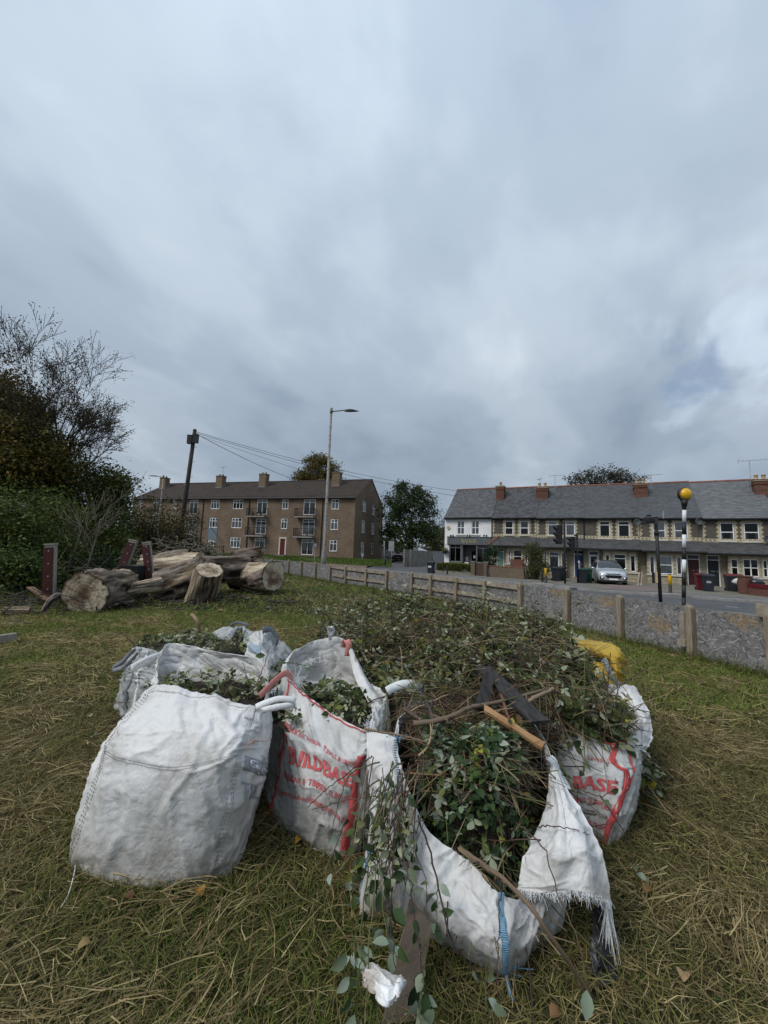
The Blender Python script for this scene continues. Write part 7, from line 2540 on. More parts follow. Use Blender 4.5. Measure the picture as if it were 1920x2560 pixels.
# ---------------------------------------------------------------- woven bulk bags
def bag_mat(name, base, dirt, dirt_amt=0.5, hz=0.35, trans=0.12, rough=0.48):
 t = NT(name)
 t.set('Roughness', rough)
 t.set('Specular IOR Level', 0.35)
 f = t.noise(2.2, 7, 0.65, 0.6)
 f2 = t.noise(11.0, 6, 0.7)
 s = t.n('ShaderNodeSeparateXYZ')
 t.l(t.tc(), s.inputs[0])
 low = t.ramp(s.outputs[2], [(0.0, 1.0), (hz, 0.0)])
 m = t.math('ADD', t.ramp(f, [(0.45, 0.0), (0.75, dirt_amt)]), t.math('MULTIPLY', low, t.math('MULTIPLY', f2, dirt_amt * 1.3)))
 c = t.mix(m, base, dirt)
 sp = t.noise(55.0, 3, 0.5)
 c = t.mix(t.ramp(sp, [(0.70, 0.0), (0.78, 0.5)]), c, tuple(a * .35 for a in dirt))
 t.color(c)
 w1 = t.n('ShaderNodeTexWave', bands_direction='Z')
 w1.inputs['Scale'].default_value = 130
 w1.inputs['Distortion'].default_value = 1.0
 t.l(t.tc(), w1.inputs[0])
 h = t.math('ADD', t.math('MULTIPLY', w1.outputs['Fac'], 0.04), t.math('MULTIPLY', t.noise(30, 5, 0.6), 0.35))
 wob = t.mix(0.10, t.tc(), t.n('ShaderNodeTexNoise').outputs['Color'])
 for sc_, am in ((7.0, 0.9), (16.0, 0.5), (34.0, 0.22)):
  vo = t.n('ShaderNodeTexVoronoi', feature='DISTANCE_TO_EDGE')
  vo.inputs['Scale'].default_value = sc_
  t.l(wob, vo.inputs['Vector'])
  h = t.math('ADD', h, t.math('MULTIPLY', t.math('MINIMUM', vo.outputs['Distance'], 0.32), am * 2.0))
 t.bump(h, 0.45, 0.015)
 tr = t.n('ShaderNodeBsdfTranslucent')
 t.l(c, tr.inputs[0])
 mx = t.n('ShaderNodeMixShader')
 mx.inputs[0].default_value = trans
 t.l(t.b.outputs[0], mx.inputs[1])
 t.l(tr.outputs[0], mx.inputs[2])
 t.l(mx.outputs[0], t.out.inputs[0])
 return t.m
m_wbag = bag_mat('white_woven_bag', (0.675, 0.67, 0.66), (0.27, 0.24, 0.19), 0.85)
m_gbag = bag_mat('grubby_white_bag', (0.58, 0.58, 0.57), (0.28, 0.25, 0.205), 0.7, 0.5)
m_tbag = bag_mat('clear_grey_bag', (0.50, 0.52, 0.52), (0.27, 0.27, 0.22), 0.55, 0.5, 0.3)
m_ybag = bag_mat('yellow_coated_bag', (0.47, 0.31, 0.03), (0.20, 0.125, 0.025), 0.85, 0.3, 0.08, 0.45)
m_thread = M('grey_stitching', (0.17, 0.168, 0.165), None, 0.9)
m_redband = M('red_webbing', (0.47, 0.06, 0.062), (0.56, 0.10, 0.095), 0.8, 60, 0.4, 160)
m_pinkband = M('faded_red_webbing', (0.58, 0.22, 0.20), (0.66, 0.30, 0.27), 0.8, 60, 0.4, 160)
m_redprint = M('red_print', (0.46, 0.075, 0.08), (0.58, 0.17, 0.165), 0.7, 30, lo=.4, hi=.75)
m_greyprint = M('grey_print', (0.22, 0.23, 0.26), (0.33, 0.34, 0.37), 0.7, 25)
m_paleprint = M('pale_print', (0.62, 0.64, 0.66), (0.7, 0.72, 0.73), 0.7, 25)
m_orangeprint = M('faded_orange_print', (0.62, 0.33, 0.24), (0.72, 0.50, 0.42), 0.7, 18)
m_webw = M('white_webbing', (0.66, 0.68, 0.69), (0.76, 0.77, 0.77), 0.75, 50, 0.4, 150)
m_webg = M('grey_webbing', (0.15, 0.16, 0.18), (0.27, 0.28, 0.30), 0.8, 60, 0.4, 150)
m_bluest = M('blue_stitching', (0.09, 0.20, 0.30), (0.20, 0.33, 0.43), 0.8, 20)
class Cloth:
 """a sheet through control points C[columns][rows]; closed=True joins last column to the first"""
 def __init__(s, C, nu, nv, closed=True, amp=0.012, seed=0, fold=None, crease=1.0, freq=1.0):
  C = np.array(C, float)
  cols = np.stack([catmull(c, nv) for c in C], 0)             # columns x nv x 3
  P = np.stack([catmull(cols[:, j], nu, closed) for j in range(nv)], 0)  # nv x nu x 3
  s.closed, s.nu, s.nv = closed, nu, nv
  s.P = P
  s.normals()
  du = np.linalg.norm(np.diff(P[nv // 2], axis=0), axis=1).sum()
  dv = np.linalg.norm(np.diff(P[:, nu // 3], axis=0), axis=1).sum()
  s.W, s.H = du, dv
  U, V = np.meshgrid(np.linspace(0, du, nu, endpoint=not closed), np.linspace(0, dv, nv))
  if closed:   # wrap the noise round the ring
   R = du / (2 * PI)
   ang = U / du * 2 * PI
   X, Y = np.cos(ang) * R * 1.6, np.sin(ang) * R * 1.6
   A_, B_ = X + 0.7 * V, Y + 1.1 * V
   A2, B2 = X - 0.9 * V + 7, Y + 0.8 * V - 3
   Xh = X + 0.15 * V
  else:
   A_, B_ = U + 0.4 * V, V - 0.3 * U
   A2, B2 = U - .5 * V + 7, V + .6 * U
   Xh = U
  warp = 0.25 * fbm(A_ * 3 * freq, B_ * 3 * freq, seed + 3, 3)
  big = fbm(A_ * 2.6 * freq + warp, B_ * 2.6 * freq, seed, 3) - 0.5
  r1 = ridge(A_ * 4.5 * freq + warp * 6, B_ * 3.6 * freq, seed + 1) ** 3.5
  r2 = ridge(A2 * 7 * freq + warp * 8, B2 * 9 * freq, seed + 2) ** 4
  r3 = ridge(A2 * 19 * freq, B2 * 23 * freq + warp * 8, seed + 4) ** 2
  hz = ridge(V * 13 * freq + warp * 5, Xh * 2.6, seed + 5) ** 3
  d = amp * (2.4 * big + crease * (1.5 * (r1 - .25) + 1.05 * (r2 - .2) + 0.40 * (r3 - .3) + 0.75 * (hz - .3)))
  if fold is not None:
   d = d + fold(U / du, V / dv)
  edge = np.clip(V / dv / 0.04, 0.25, 1)
  s.P = P + s.N * (d * edge)[..., None]
  s.P[..., 2] = np.maximum(s.P[..., 2], 0.006)
  s.normals()
 def normals(s):
  P = s.P
  if s.closed:
   du = np.roll(P, -1, 1) - np.roll(P, 1, 1)
  else:
   du = np.gradient(P, axis=1)
  dv = np.gradient(P, axis=0)
  N = np.cross(du, dv)
  s.N = N / (np.linalg.norm(N, axis=2)[..., None] + 1e-9)
 def at(s, u, v, off=0.0):
  """points at sheet fractions u, v, off metres proud"""
  u, v = np.atleast_1d(np.asarray(u, float)), np.atleast_1d(np.asarray(v, float))
  if s.closed:
   x = (u % 1.0) * s.nu
  else:
   x = np.clip(u, 0, 1) * (s.nu - 1)
  y = np.clip(v, 0, 1) * (s.nv - 1)
  i, j = np.floor(x).astype(int), np.minimum(np.floor(y).astype(int), s.nv - 2)
  fx, fy = (x - i)[:, None], (y - j)[:, None]
  if s.closed:
   i0, i1 = i % s.nu, (i + 1) % s.nu
  else:
   i = np.minimum(i, s.nu - 2)
   fx = (x - i)[:, None]
   i0, i1 = i, i + 1
  def bil(A):
   return (A[j, i0] * (1 - fx) + A[j, i1] * fx) * (1 - fy) + (A[j + 1, i0] * (1 - fx) + A[j + 1, i1] * fx) * fy
  return bil(s.P) + bil(s.N) * off
 def mesh(s, name, mat, parent, thick=0.0035, bottom=True):
  L = np.array(parent.location)
  nu, nv = s.nu, s.nv
  V = s.P.reshape(-1, 3) - L
  I, J = np.meshgrid(np.arange(nu if s.closed else nu - 1), np.arange(nv - 1))
  q = lambda i, j: (j * nu + i % nu).ravel()
  Q = np.stack([q(I, J), q(I + 1, J), q(I + 1, J + 1), q(I, J + 1)], 1)
  o = quick_mesh(name, V, Q, mat, None, parent, True)
  so = o.modifiers.new('cloth_thickness', 'SOLIDIFY')
  so.thickness = thick
  so.offset = -1
  return o
 def strip(s, name, mat, parent, path, w, off=0.004, thick=0.002, n=60):
  """flat band along a path of (u, v) points; w is a fraction of the sheet's width"""
  pth = catmull(np.array(path), n)
  a = s.at(pth[:, 0] - w / 2, pth[:, 1], off)
  b = s.at(pth[:, 0] + w / 2, pth[:, 1], off)
  m = s.at(pth[:, 0], pth[:, 1], off + 0.001)
  L = np.array(parent.location)
  V = np.stack([a, m, b], 1).reshape(-1, 3) - L
  i = np.arange(n - 1)
  Q = np.concatenate([np.stack([3 * i + k, 3 * i + k + 1, 3 * i + k + 4, 3 * i + k + 3], 1) for k in (0, 1)])
  o = quick_mesh(name, V, Q, mat, None, parent, True)
  so = o.modifiers.new('thickness', 'SOLIDIFY')
  so.thickness = thick
  return o
 def hband(s, name, mat, parent, u0, u1, v0, v1, off=0.004, n=80, m=5):
  """band across: between heights v0 and v1"""
  U, V_ = np.meshgrid(np.linspace(u0, u1, n), np.linspace(v0, v1, m))
  P = s.at(U.ravel(), V_.ravel(), off) - np.array(parent.location)
  I, J = np.meshgrid(np.arange(n - 1), np.arange(m - 1))
  q = lambda i, j: (j * n + i).ravel()
  o = quick_mesh(name, P, np.stack([q(I, J), q(I + 1, J), q(I + 1, J + 1), q(I, J + 1)], 1), mat, None, parent, True)
  so = o.modifiers.new('thickness', 'SOLIDIFY')
  so.thickness = 0.002
  return o
 def seam(s, name, mat, parent, path, r=0.0014, off=0.003, n=90, dash=0.0):
  pth = catmull(np.array(path), n)
  P = s.at(pth[:, 0], pth[:, 1], off)
  mb = MB()
  if dash:
   for k in range(0, n - 2, 2):
    mb.tube([P[k], P[k + 1]], r, 4, cap=False)
  else:
   mb.tube(P, r, 4, cap=False)
  return mb.build(name, mat, parent, True, world=True)
 def text(s, body, mat, parent, u0, v0, du, dv, size_ratio=1.0, bold=0.0, name='lettering', off=0.005, slope=0.0, warp=None):
  """print: the text's own width is laid over du, its cap height over dv"""
  V, Fs = text_geo(body, 1.0, bold)
  w = V[:, 0].max() - V[:, 0].min()
  h = 0.72
  bm = bmesh.new()
  vv = [bm.verts.new((p[0] - V[:, 0].min(), p[1], 0)) for p in V]
  for f in Fs:
   try:
    bm.faces.new([vv[i] for i in f])
   except ValueError:
    pass
  nx = max(4, int(du * s.W / 0.02))
  ny = max(2, int(dv * s.H / 0.02))
  for k in range(1, nx):
   bmesh.ops.bisect_plane(bm, geom=bm.verts[:] + bm.edges[:] + bm.faces[:], plane_co=(w * k / nx, 0, 0), plane_no=(1, 0, 0))
  for k in range(0, ny):
   bmesh.ops.bisect_plane(bm, geom=bm.verts[:] + bm.edges[:] + bm.faces[:], plane_co=(0, h * k / ny, 0), plane_no=(0, 1, 0))
  bmesh.ops.triangulate(bm, faces=bm.faces[:])
  bm.verts.ensure_lookup_table()
  co = np.array([v.co[:] for v in bm.verts])
  fs = np.array([[v.index for v in f.verts] for f in bm.faces])
  bm.free()
  a, b = co[:, 0] / w, co[:, 1] / h
  u = u0 + a * du
  v = v0 + b * dv + slope * a
  if warp:
   v = v + warp(a)
  P = s.at(u, v, off) - np.array(parent.location)
  return quick_mesh(name, P, fs, mat, None, parent)
def ribbon(name, path, w, mat, parent, n=30, side=None, thick=0.004, twist=0.0):
 """webbing loop"""
 P = catmull(np.array([np.array(p, float) for p in path]), n)
 t = np.gradient(P, axis=0)
 t /= np.linalg.norm(t, axis=1)[:, None]
 sd = np.tile(np.array(side if side is not None else (0, 0, 1.0), float), (n, 1))
 sd = sd - t * (sd * t).sum(1)[:, None]
 sd /= np.linalg.norm(sd, axis=1)[:, None] + 1e-9
 if twist:
  b = np.cross(t, sd)
  a = np.linspace(0, twist, n)[:, None]
  sd = sd * np.cos(a) + b * np.sin(a)
 V = np.stack([P - sd * w / 2, P, P + sd * w / 2], 1).reshape(-1, 3) - np.array(parent.location)
 i = np.arange(n - 1)
 Q = np.concatenate([np.stack([3 * i + k, 3 * i + k + 1, 3 * i + k + 4, 3 * i + k + 3], 1) for k in (0, 1)])
 o = quick_mesh(name, V, Q, mat, None, parent, True)
 so = o.modifiers.new('thickness', 'SOLIDIFY')
 so.thickness = thick
 return o
def fray(parent, pts, n, L, mat, down=0.6, r=0.0009, name='frayed_threads'):
 mb = MB()
 pts = np.array(pts)
 for k in range(n):
  i = rnd.random() * (len(pts) - 1)
  a = pts[int(i)] * (1 - i % 1) + pts[int(i) + 1] * (i % 1)
  l = rnd.uniform(*L)
  d = np.array([rnd.gauss(0, .6), rnd.gauss(0, .6), -down + rnd.gauss(0, .5)])
  d /= np.linalg.norm(d)
  w_ = .10 if down > 3 else .5
  d2 = d + np.array([rnd.gauss(0, w_), rnd.gauss(0, w_), rnd.gauss(0, w_)])
  mb.tube([a, a + d * l * .5, a + d * l * .5 + d2 * l * .5], [r, r, r * .6], 3, cap=False)
 return tag(mb.build(name, mat, parent, world=True), kind='stuff')
def colpts(lst):
 """column of control points from (px, py, distance) rows, bottom first"""
 out = []
 for q in lst:
  if len(q) == 2:
   out.append(G(q[0], q[1], 0.01))
  else:
   out.append(D(*q))
 return out
BG = 'bulk bags of garden waste'
# ---- 1: white bag in front on the left, its back panel standing up behind
FL = colpts([(176, 2160), (214, 2030, 2.29), (250, 1920, 2.31), (285, 1845, 2.36), (318, 1795, 2.45), (398, 1712, 2.62)])
FM = colpts([(352, 2218), (380, 2090, 2.16), (418, 1955, 2.15), (452, 1860, 2.22), (480, 1790, 2.37), (518, 1738, 2.56)])
FR = colpts([(536, 2200), (562, 2060, 2.20), (590, 1925, 2.21), (608, 1860, 2.27), (622, 1815, 2.36), (638, 1766, 2.46)])
b1o = G(536, 2200)
RM = colpts([(592, 2150), (636, 2030, 2.52), (662, 1930, 2.56), (670, 1862, 2.60), (668, 1815, 2.64), (655, 1768, 2.68)])
BR = colpts([(612, 1960, 3.0), (622, 1880, 3.02), (636, 1790, 3.05), (648, 1735, 3.07), (656, 1695, 3.1), (661, 1656, 3.12)])
BR[0][2] = 0.01
BM = [np.array(p) for p in ((-1.15, 3.05, .01), (-1.18, 3.1, .3), (-1.2, 3.15, .55), (-1.2, 3.17, .7))] + [D(540, 1660, 3.2), D(540, 1630, 3.2)]
BL = [np.array(p) for p in ((-1.68, 3.0, .01), (-1.72, 3.05, .3), (-1.74, 3.1, .55))] + [D(402, 1690, 3.14), D(410, 1650, 3.18), D(416, 1611, 3.2)]
LM = [np.array(p) for p in ((-1.78, 2.66, .01), (-1.78, 2.7, .25), (-1.74, 2.74, .45), (-1.68, 2.8, .6))] + [D(383, 1735, 2.85), D(392, 1705, 2.88)]
bag1 = thing('bulk_bag', 'big white woven bag in front on the left with grey print TEL on its side', 'bag', G(360, 2190), 0, BG)
c1_ = Cloth([FL, FM, FR, RM, BR, BM, BL, LM], 220, 110, True, 0.0125, 3)
c1_.mesh('body', m_wbag, bag1)
e = 1 / 8
for du in (-0.006, 0.0, 0.006):
 c1_.seam('stitching', m_thread, bag1, [(0.0 + du, 0.02), (0.0 + du, .5), (0.0 + du, .985)], dash=1, n=140)
 c1_.seam('stitching', m_thread, bag1, [(2 * e + du, 0.02), (2 * e + du, .5), (2 * e + du, .985)], dash=1, n=140)
for dv in (0.0, 0.014):
 c1_.seam('stitching', m_thread, bag1, [(0.004, .50 + dv), (.06, .475 + dv), (.125, .455 + dv), (.19, .47 + dv), (.245, .485 + dv)], n=140, dash=1)
c1_.hband('rim_hem', m_wbag, bag1, 0.0, 2 * e, 0.945, 0.998, 0.004)
c1_.hband('rim_hem', m_wbag, bag1, 4 * e, 6 * e, 0.93, 0.998, 0.004)
c1_.seam('stitching', m_thread, bag1, [(4 * e, .93), (5 * e, .93), (6 * e, .93)], n=90, off=.007)
c1_.hband('corner_patch', m_wbag, bag1, 2 * e - .022, 2 * e + .004, 0.86, 1.0, 0.007)
c1_.hband('print_block', m_greyprint, bag1, 2 * e + 0.016, 3 * e + .05, 0.405, 0.495, 0.004)
c1_.text('GARDEN', m_paleprint, bag1, 2 * e + 0.026, 0.430, 0.145, 0.042, bold=0.012, off=0.008)
c1_.text('TEL : 01', m_greyprint, bag1, 2 * e + 0.020, 0.295, 0.145, 0.06, bold=0.02)
c1_.strip('faded_print', m_orangeprint, bag1, [(2 * e + .014, .60), (2 * e + .04, .66), (3 * e, .70)], 0.012, 0.003)
c1_.strip('faded_print', m_orangeprint, bag1, [(2 * e + .016, .55), (2 * e + .03, .68)], 0.006, 0.003)
c1_.strip('faded_print', m_orangeprint, bag1, [(-0.018, .56), (-0.014, .68)], 0.016, 0.003)
tagp = colpts([(640, 1768, 2.46), (665, 1757, 2.44), (700, 1747, 2.43), (735, 1752, 2.44), (728, 1762, 2.46), (690, 1768, 2.48), (655, 1776, 2.5), (641, 1780, 2.5)])
ribbon('lifting_loop', tagp, 0.035, m_webw, bag1, 40, (0.1, 0.25, 1))
ribbon('lifting_loop', colpts([(416, 1618, 3.2), (402, 1634, 3.16), (370, 1646, 3.1), (335, 1664, 3.05), (330, 1672, 3.05), (345, 1668, 3.08), (380, 1650, 3.15), (412, 1632, 3.2)]), 0.035, m_webw, bag1, 40, (0.1, .2, 1))
fray(bag1, c1_.at(np.linspace(0.0, .25, 20), np.full(20, .01)), 40, (.02, .09), m_webw, .3)
fray(bag1, [D(325, 1850, 2.37), D(300, 1870, 2.34), D(275, 1862, 2.33)], 26, (.03, .1), m_webw, .2, .0015)
mb = MB()
mb.tube(catmull([G(182, 2152) + np.array([0, 0, .05]), G(186, 2185) + np.array([0, 0, .03]), G(170, 2250) + np.array([0, 0, .03]), G(150, 2285) + np.array([0, 0, .03])], 14), 0.0025, 5)
mb.build('loose_cord', m_webw, bag1, world=True)
# ---- 2: red strapped bag with print, in the middle
bag2 = thing('bulk_bag', 'white bag with red straps and red BUILDBASE print, between the two big white bags', 'bag', G(770, 2110), 0, BG)
S0 = colpts([(676, 2035), (690, 1990, 2.78), (700, 1920, 2.79), (708, 1840, 2.83), (716, 1770, 2.9), (722, 1692, 3.0)])
S1 = colpts([(765, 2105), (775, 2030, 2.42), (785, 1960, 2.40), (792, 1890, 2.45), (792, 1835, 2.56), (798, 1762, 2.78)])
S2 = colpts([(866, 2150), (875, 2080, 2.36), (890, 2000, 2.36), (897, 1930, 2.40), (905, 1880, 2.46), (917, 1828, 2.54)])
S3 = [np.array(p) for p in ((0.02, 2.62, .01), (0.05, 2.62, .2), (0.05, 2.66, .42), (0.02, 2.72, .6), (-0.02, 2.78, .68))] + [D(935, 1800, 2.85)]
S4 = [np.array(p) for p in ((0.10, 3.05, .01), (0.10, 3.1, .2), (0.08, 3.15, .45), (0.04, 3.2, .65))] + [D(948, 1770, 3.1), D(942, 1772, 3.1)]
S5 = [np.array(p) for p in ((-0.1, 3.5, .01), (-0.12, 3.55, .25), (-0.15, 3.6, .5))] + [D(875, 1690, 3.65), D(870, 1645, 3.65), D(868, 1607, 3.66)]
S6 = [np.array(p) for p in ((-0.5, 3.45, .01), (-0.52, 3.5, .3), (-0.55, 3.58, .55))] + [D(790, 1700, 3.72), D(790, 1650, 3.75), D(795, 1600, 3.78)]
S7 = [np.array(p) for p in ((-0.85, 3.2, .01), (-0.88, 3.25, .3), (-0.9, 3.3, .55))] + [D(715, 1700, 3.35), D(712, 1665, 3.4), D(725, 1640, 3.45)]
c2_ = Cloth([S0, S1, S2, S3, S4, S5, S6, S7], 220, 100, True, 0.0115, 17, fold=lambda u, v: 0.02 * np.exp(-((v - .62 - .9 * np.abs(u - .125)) / .05) ** 2) * (u < .3))
c2_.mesh('body', m_gbag, bag2)
c2_.strip('red_strap', m_redband, bag2, [(0.004, .02), (0.004, .4), (0.004, .8), (0.004, .99)], 0.007, .006, .003)
c2_.strip('red_strap', m_redband, bag2, [(0.238, .02), (0.242, .35), (0.246, .75)], 0.024, .007, .003)
c2_.seam('red_piping', m_redband, bag2, [(0.0, .985), (.08, .975), (.16, .97), (.245, .975)], 0.005, .006)
TX1 = dict(parent=bag2, mat=m_redprint)
c2_.text('BUILDBASE', m_redprint, bag2, 0.042, 0.50, 0.188, 0.105, bold=0.035, off=.006)
c2_.text('BUILDING & TIMBER SUPPLIES', m_redprint, bag2, 0.020, 0.385, 0.21, 0.045, bold=0.012)
c2_.text('www.co.uk-civilsandlintels.co.uk', m_redprint, bag2, 0.018, 0.27, 0.212, 0.042, bold=0.012)
c2_.text('HIREBASE ELECTRICBASE', m_redprint, bag2, 0.022, 0.715, 0.115, 0.04, bold=0.012, slope=-.025)
c2_.text('CIVILS & LINTELS', m_redprint, bag2, 0.147, 0.66, 0.09, 0.042, bold=0.014)
c2_.hband('printed_badge', m_redprint, bag2, 0.147, 0.153, 0.715, 0.74, 0.0035, 10, 4)
mk = [(0.018, .60), (0.032, .60), (0.032, .66), (0.036, .66), (0.0255, .73), (0.014, .66), (0.018, .66)]
U_, V_ = np.array([p[0] for p in mk]), np.array([p[1] for p in mk])
Pm = c2_.at(U_, V_, 0.006)
mb = MB()
mb.add(list(Pm) + [Pm.mean(0)], [(i, (i + 1) % 7, 7) for i in range(7)])
mb.build('printed_mark', m_redprint, bag2, world=True)
ribbon('lifting_loop', colpts([(733, 1700, 3.0), (728, 1688, 2.97), (712, 1684, 2.92), (690, 1700, 2.86), (668, 1722, 2.8), (648, 1742, 2.75)]), 0.045, m_pinkband, bag2, 34, (0.4, .6, 1))
ribbon('lifting_loop', colpts([(725, 1690, 2.98), (730, 1720, 2.96), (722, 1745, 2.94)]), 0.04, m_redband, bag2, 16, (1, 0.3, 0))
ribbon('lifting_loop', colpts([(868, 1640, 3.62), (872, 1612, 3.6), (864, 1600, 3.62), (858, 1618, 3.66)]), 0.055, m_pinkband, bag2, 20, (1, .1, 0))
band = Cloth([colpts([(872, 1628, 3.58), (885, 1690, 3.35), (915, 1745, 3.05), (938, 1795, 2.86)]), colpts([(880, 1622, 3.6), (905, 1690, 3.32), (935, 1738, 3.04), (952, 1778, 2.88)]), colpts([(888, 1640, 3.62), (918, 1700, 3.36), (950, 1748, 3.08), (962, 1780, 2.92)])], 14, 50, False, .006, 5)
band.mesh('rim_hem', m_wbag, bag2)
band.seam('stitching', m_thread, bag2, [(.35, 0), (.35, .5), (.35, 1)], off=.004)
fr_ = [D(735, 1690, 2.98), D(745, 1705, 2.95), D(740, 1715, 2.94)]
fray(bag2, fr_, 90, (.03, .12), m_webw, .1, .0012)
fray(bag2, [D(748, 1662, 3.3), D(790, 1645, 3.6), D(845, 1628, 3.65)], 130, (.02, .08), m_webw, .5, .0012)
fray(bag2, [D(915, 1810, 2.54), D(925, 1828, 2.53)], 40, (.02, .07), m_webw, -.5, .0012)
fray(bag2, c2_.at(np.linspace(0.0, .25, 20), np.full(20, .01)), 60, (.02, .10), m_webw, .3, .0012)
fray(bag2, [G(676, 2035) + np.array([0, 0, .05]), G(690, 2050) + np.array([0, 0, .02])], 40, (.02, .08), m_redband, .4, .002)
ribbon('white_tie', colpts([(826, 1600, 3.75), (824, 1585, 3.72), (822, 1572, 3.7), (828, 1568, 3.68), (834, 1576, 3.7), (828, 1590, 3.72)]), 0.03, m_webw, bag2, 24, (1, .2, .1))
# ---- 3: torn white bag in front on the right, blue stitched corners
bag3 = thing('bulk_bag', 'torn white bag with blue stitched seams spilling brambles in front on the right', 'bag', G(1150, 2350), 0, BG)
A0 = colpts([(905, 2262), (915, 2180, 2.15), (930, 2090, 2.2), (955, 2000, 2.28), (972, 1920, 2.36), (990, 1840, 2.46)])
A1 = colpts([(985, 2300), (1005, 2240, 1.96), (1015, 2190, 1.96), (1025, 2135, 1.99), (1035, 2085, 2.03), (1060, 2060, 2.06)])
A2 = colpts([(1105, 2365), (1115, 2320, 1.82), (1128, 2270, 1.82), (1140, 2225, 1.86), (1152, 2190, 1.90), (1172, 2152, 1.94)])
A3 = colpts([(1262, 2440), (1258, 2390, 1.74), (1256, 2345, 1.74), (1254, 2305, 1.76), (1250, 2268, 1.80), (1248, 2235, 1.84)])
A4 = colpts([(1335, 2380), (1345, 2330, 1.86), (1352, 2290, 1.88), (1355, 2255, 1.91), (1350, 2235, 1.95), (1345, 2222, 1.98)])
A5 = colpts([(1385, 2290), (1400, 2230, 2.10), (1405, 2170, 2.15), (1400, 2090, 2.2), (1390, 2010, 2.26), (1384, 1925, 2.34)])
A6 = [np.array(p) for p in ((1.05, 2.75, .01), (1.08, 2.8, .2), (1.08, 2.8, .4), (1.04, 2.8, .55), (1.0, 2.8, .65), (0.95, 2.8, .7))]
A7 = [np.array(p) for p in ((0.3, 2.95, .01), (0.3, 3.0, .2), (0.3, 3.0, .4), (0.3, 3.0, .5), (0.3, 3.0, .58), (0.3, 2.98, .62))]
c3_ = Cloth([A0, A1, A2, A3, A4, A5, A6, A7], 220, 80, True, 0.011, 31, freq=.9)
c3_.mesh('body', m_wbag, bag3)
for uu, n_ in ((0.002, 0), (3 * e, 1)):
 mb = MB()
 for k in range(44):
  v0, v1 = k / 44, (k + .55) / 44
  p0, p1 = c3_.at([uu - .004], [v0], .004)[0], c3_.at([uu + .006], [v1], .004)[0]
  mb.tube([p0, p1], .0035, 4)
 mb.tube(c3_.at(np.full(40, uu - .005), np.linspace(0, 1, 40), .003), .0025, 4)
 mb.tube(c3_.at(np.full(40, uu + .007), np.linspace(0, 1, 40), .003), .0025, 4)
 mb.build('blue_seam', m_bluest, bag3, world=True)
 base = c3_.at([uu], [0.0], .004)[0]
 fray(bag3, [base + np.array([0, 0, .04]), base + np.array([0, 0, .01])], 36, (.04, .10), m_bluest, .7, .0025)
fl1 = Cloth([colpts([(912, 2240, 2.16), (918, 2120, 2.2), (925, 2020, 2.26), (918, 1930, 2.34), (917, 1832, 2.5)]), colpts([(930, 2290, 2.06), (955, 2150, 2.1), (960, 2040, 2.16), (962, 1930, 2.26), (955, 1832, 2.45)]),
    colpts([(960, 2250, 2.06), (985, 2140, 2.08), (1000, 2040, 2.14), (1005, 1940, 2.24), (985, 1850, 2.45)])], 40, 70, False, .012, 41)
fl1.mesh('side_flap', m_wbag, bag3)
mb = MB()
for k in range(30):
 p0, p1 = fl1.at([.80], [.55 + .4 * k / 30], .004)[0], fl1.at([.9], [.55 + .4 * (k + .6) / 30], .004)[0]
 mb.tube([p0, p1], .0025, 4)
 p0, p1 = fl1.at([.3], [.05 + .6 * k / 30], .004)[0], fl1.at([.36], [.05 + .6 * (k + .6) / 30], .004)[0]
 mb.tube([p0, p1], .0025, 4)
mb.build('blue_seam', m_bluest, bag3, world=True)
fray(bag3, [D(1000, 1850, 2.44), D(985, 1845, 2.45)], 26, (.03, .06), m_bluest, -.2, .003)
flap = Cloth([colpts([(1292, 2222, 1.92), (1310, 2170, 1.96), (1342, 2090, 2.06), (1372, 2000, 2.2), (1376, 1915, 2.34)]),
    colpts([(1350, 2232, 1.86), (1362, 2170, 1.88), (1378, 2090, 1.97), (1388, 2000, 2.12), (1384, 1908, 2.33)]),
    colpts([(1420, 2226, 1.82), (1420, 2160, 1.85), (1412, 2080, 1.94), (1402, 1995, 2.10), (1388, 1906, 2.33)]),
    colpts([(1480, 2236, 1.82), (1468, 2160, 1.87), (1440, 2070, 1.97), (1412, 1985, 2.13), (1392, 1908, 2.34)]),
    colpts([(1528, 2252, 1.88), (1512, 2150, 1.95), (1470, 2050, 2.05), (1425, 1975, 2.18), (1395, 1912, 2.36)])], 90, 90, False, .009, 43,
    fold=lambda u, v: 0.016 * np.sin(u * 17 + 1.5) * (1 - v) ** .6 * np.clip(v * 6, .3, 1))
flap.mesh('torn_flap', m_wbag, bag3)
fray(bag3, flap.at(np.linspace(0, 1, 30), np.full(30, 0.0)), 420, (.012, .04), m_webw, 1.2, .0009, 'frayed_edge')
fray(bag3, flap.at(np.linspace(.9, 1, 8), np.full(8, 0.0)), 70, (.10, .24), m_webw, 6, .0011, 'frayed_edge')
fray(bag3, [D(1180, 2160, 1.93), D(1215, 2190, 1.9)], 40, (.03, .12), M('straw_thread', (.40, .31, .17), (.5, .4, .25), .9), .6, .0012, 'frayed_edge')
ribbon('lifting_loop', colpts([(1392, 1930, 2.33), (1385, 1905, 2.34), (1372, 1893, 2.36), (1378, 1905, 2.38), (1402, 1945, 2.36), (1418, 1975, 2.3)]), 0.045, m_webw, bag3, 24, (1, .2, .3))
ribbon('white_strap', colpts([(1100, 1795, 2.75), (1105, 1830, 2.66), (1112, 1868, 2.6), (1118, 1900, 2.58)]), 0.028, m_webw, bag3, 24, (1, .1, .2))
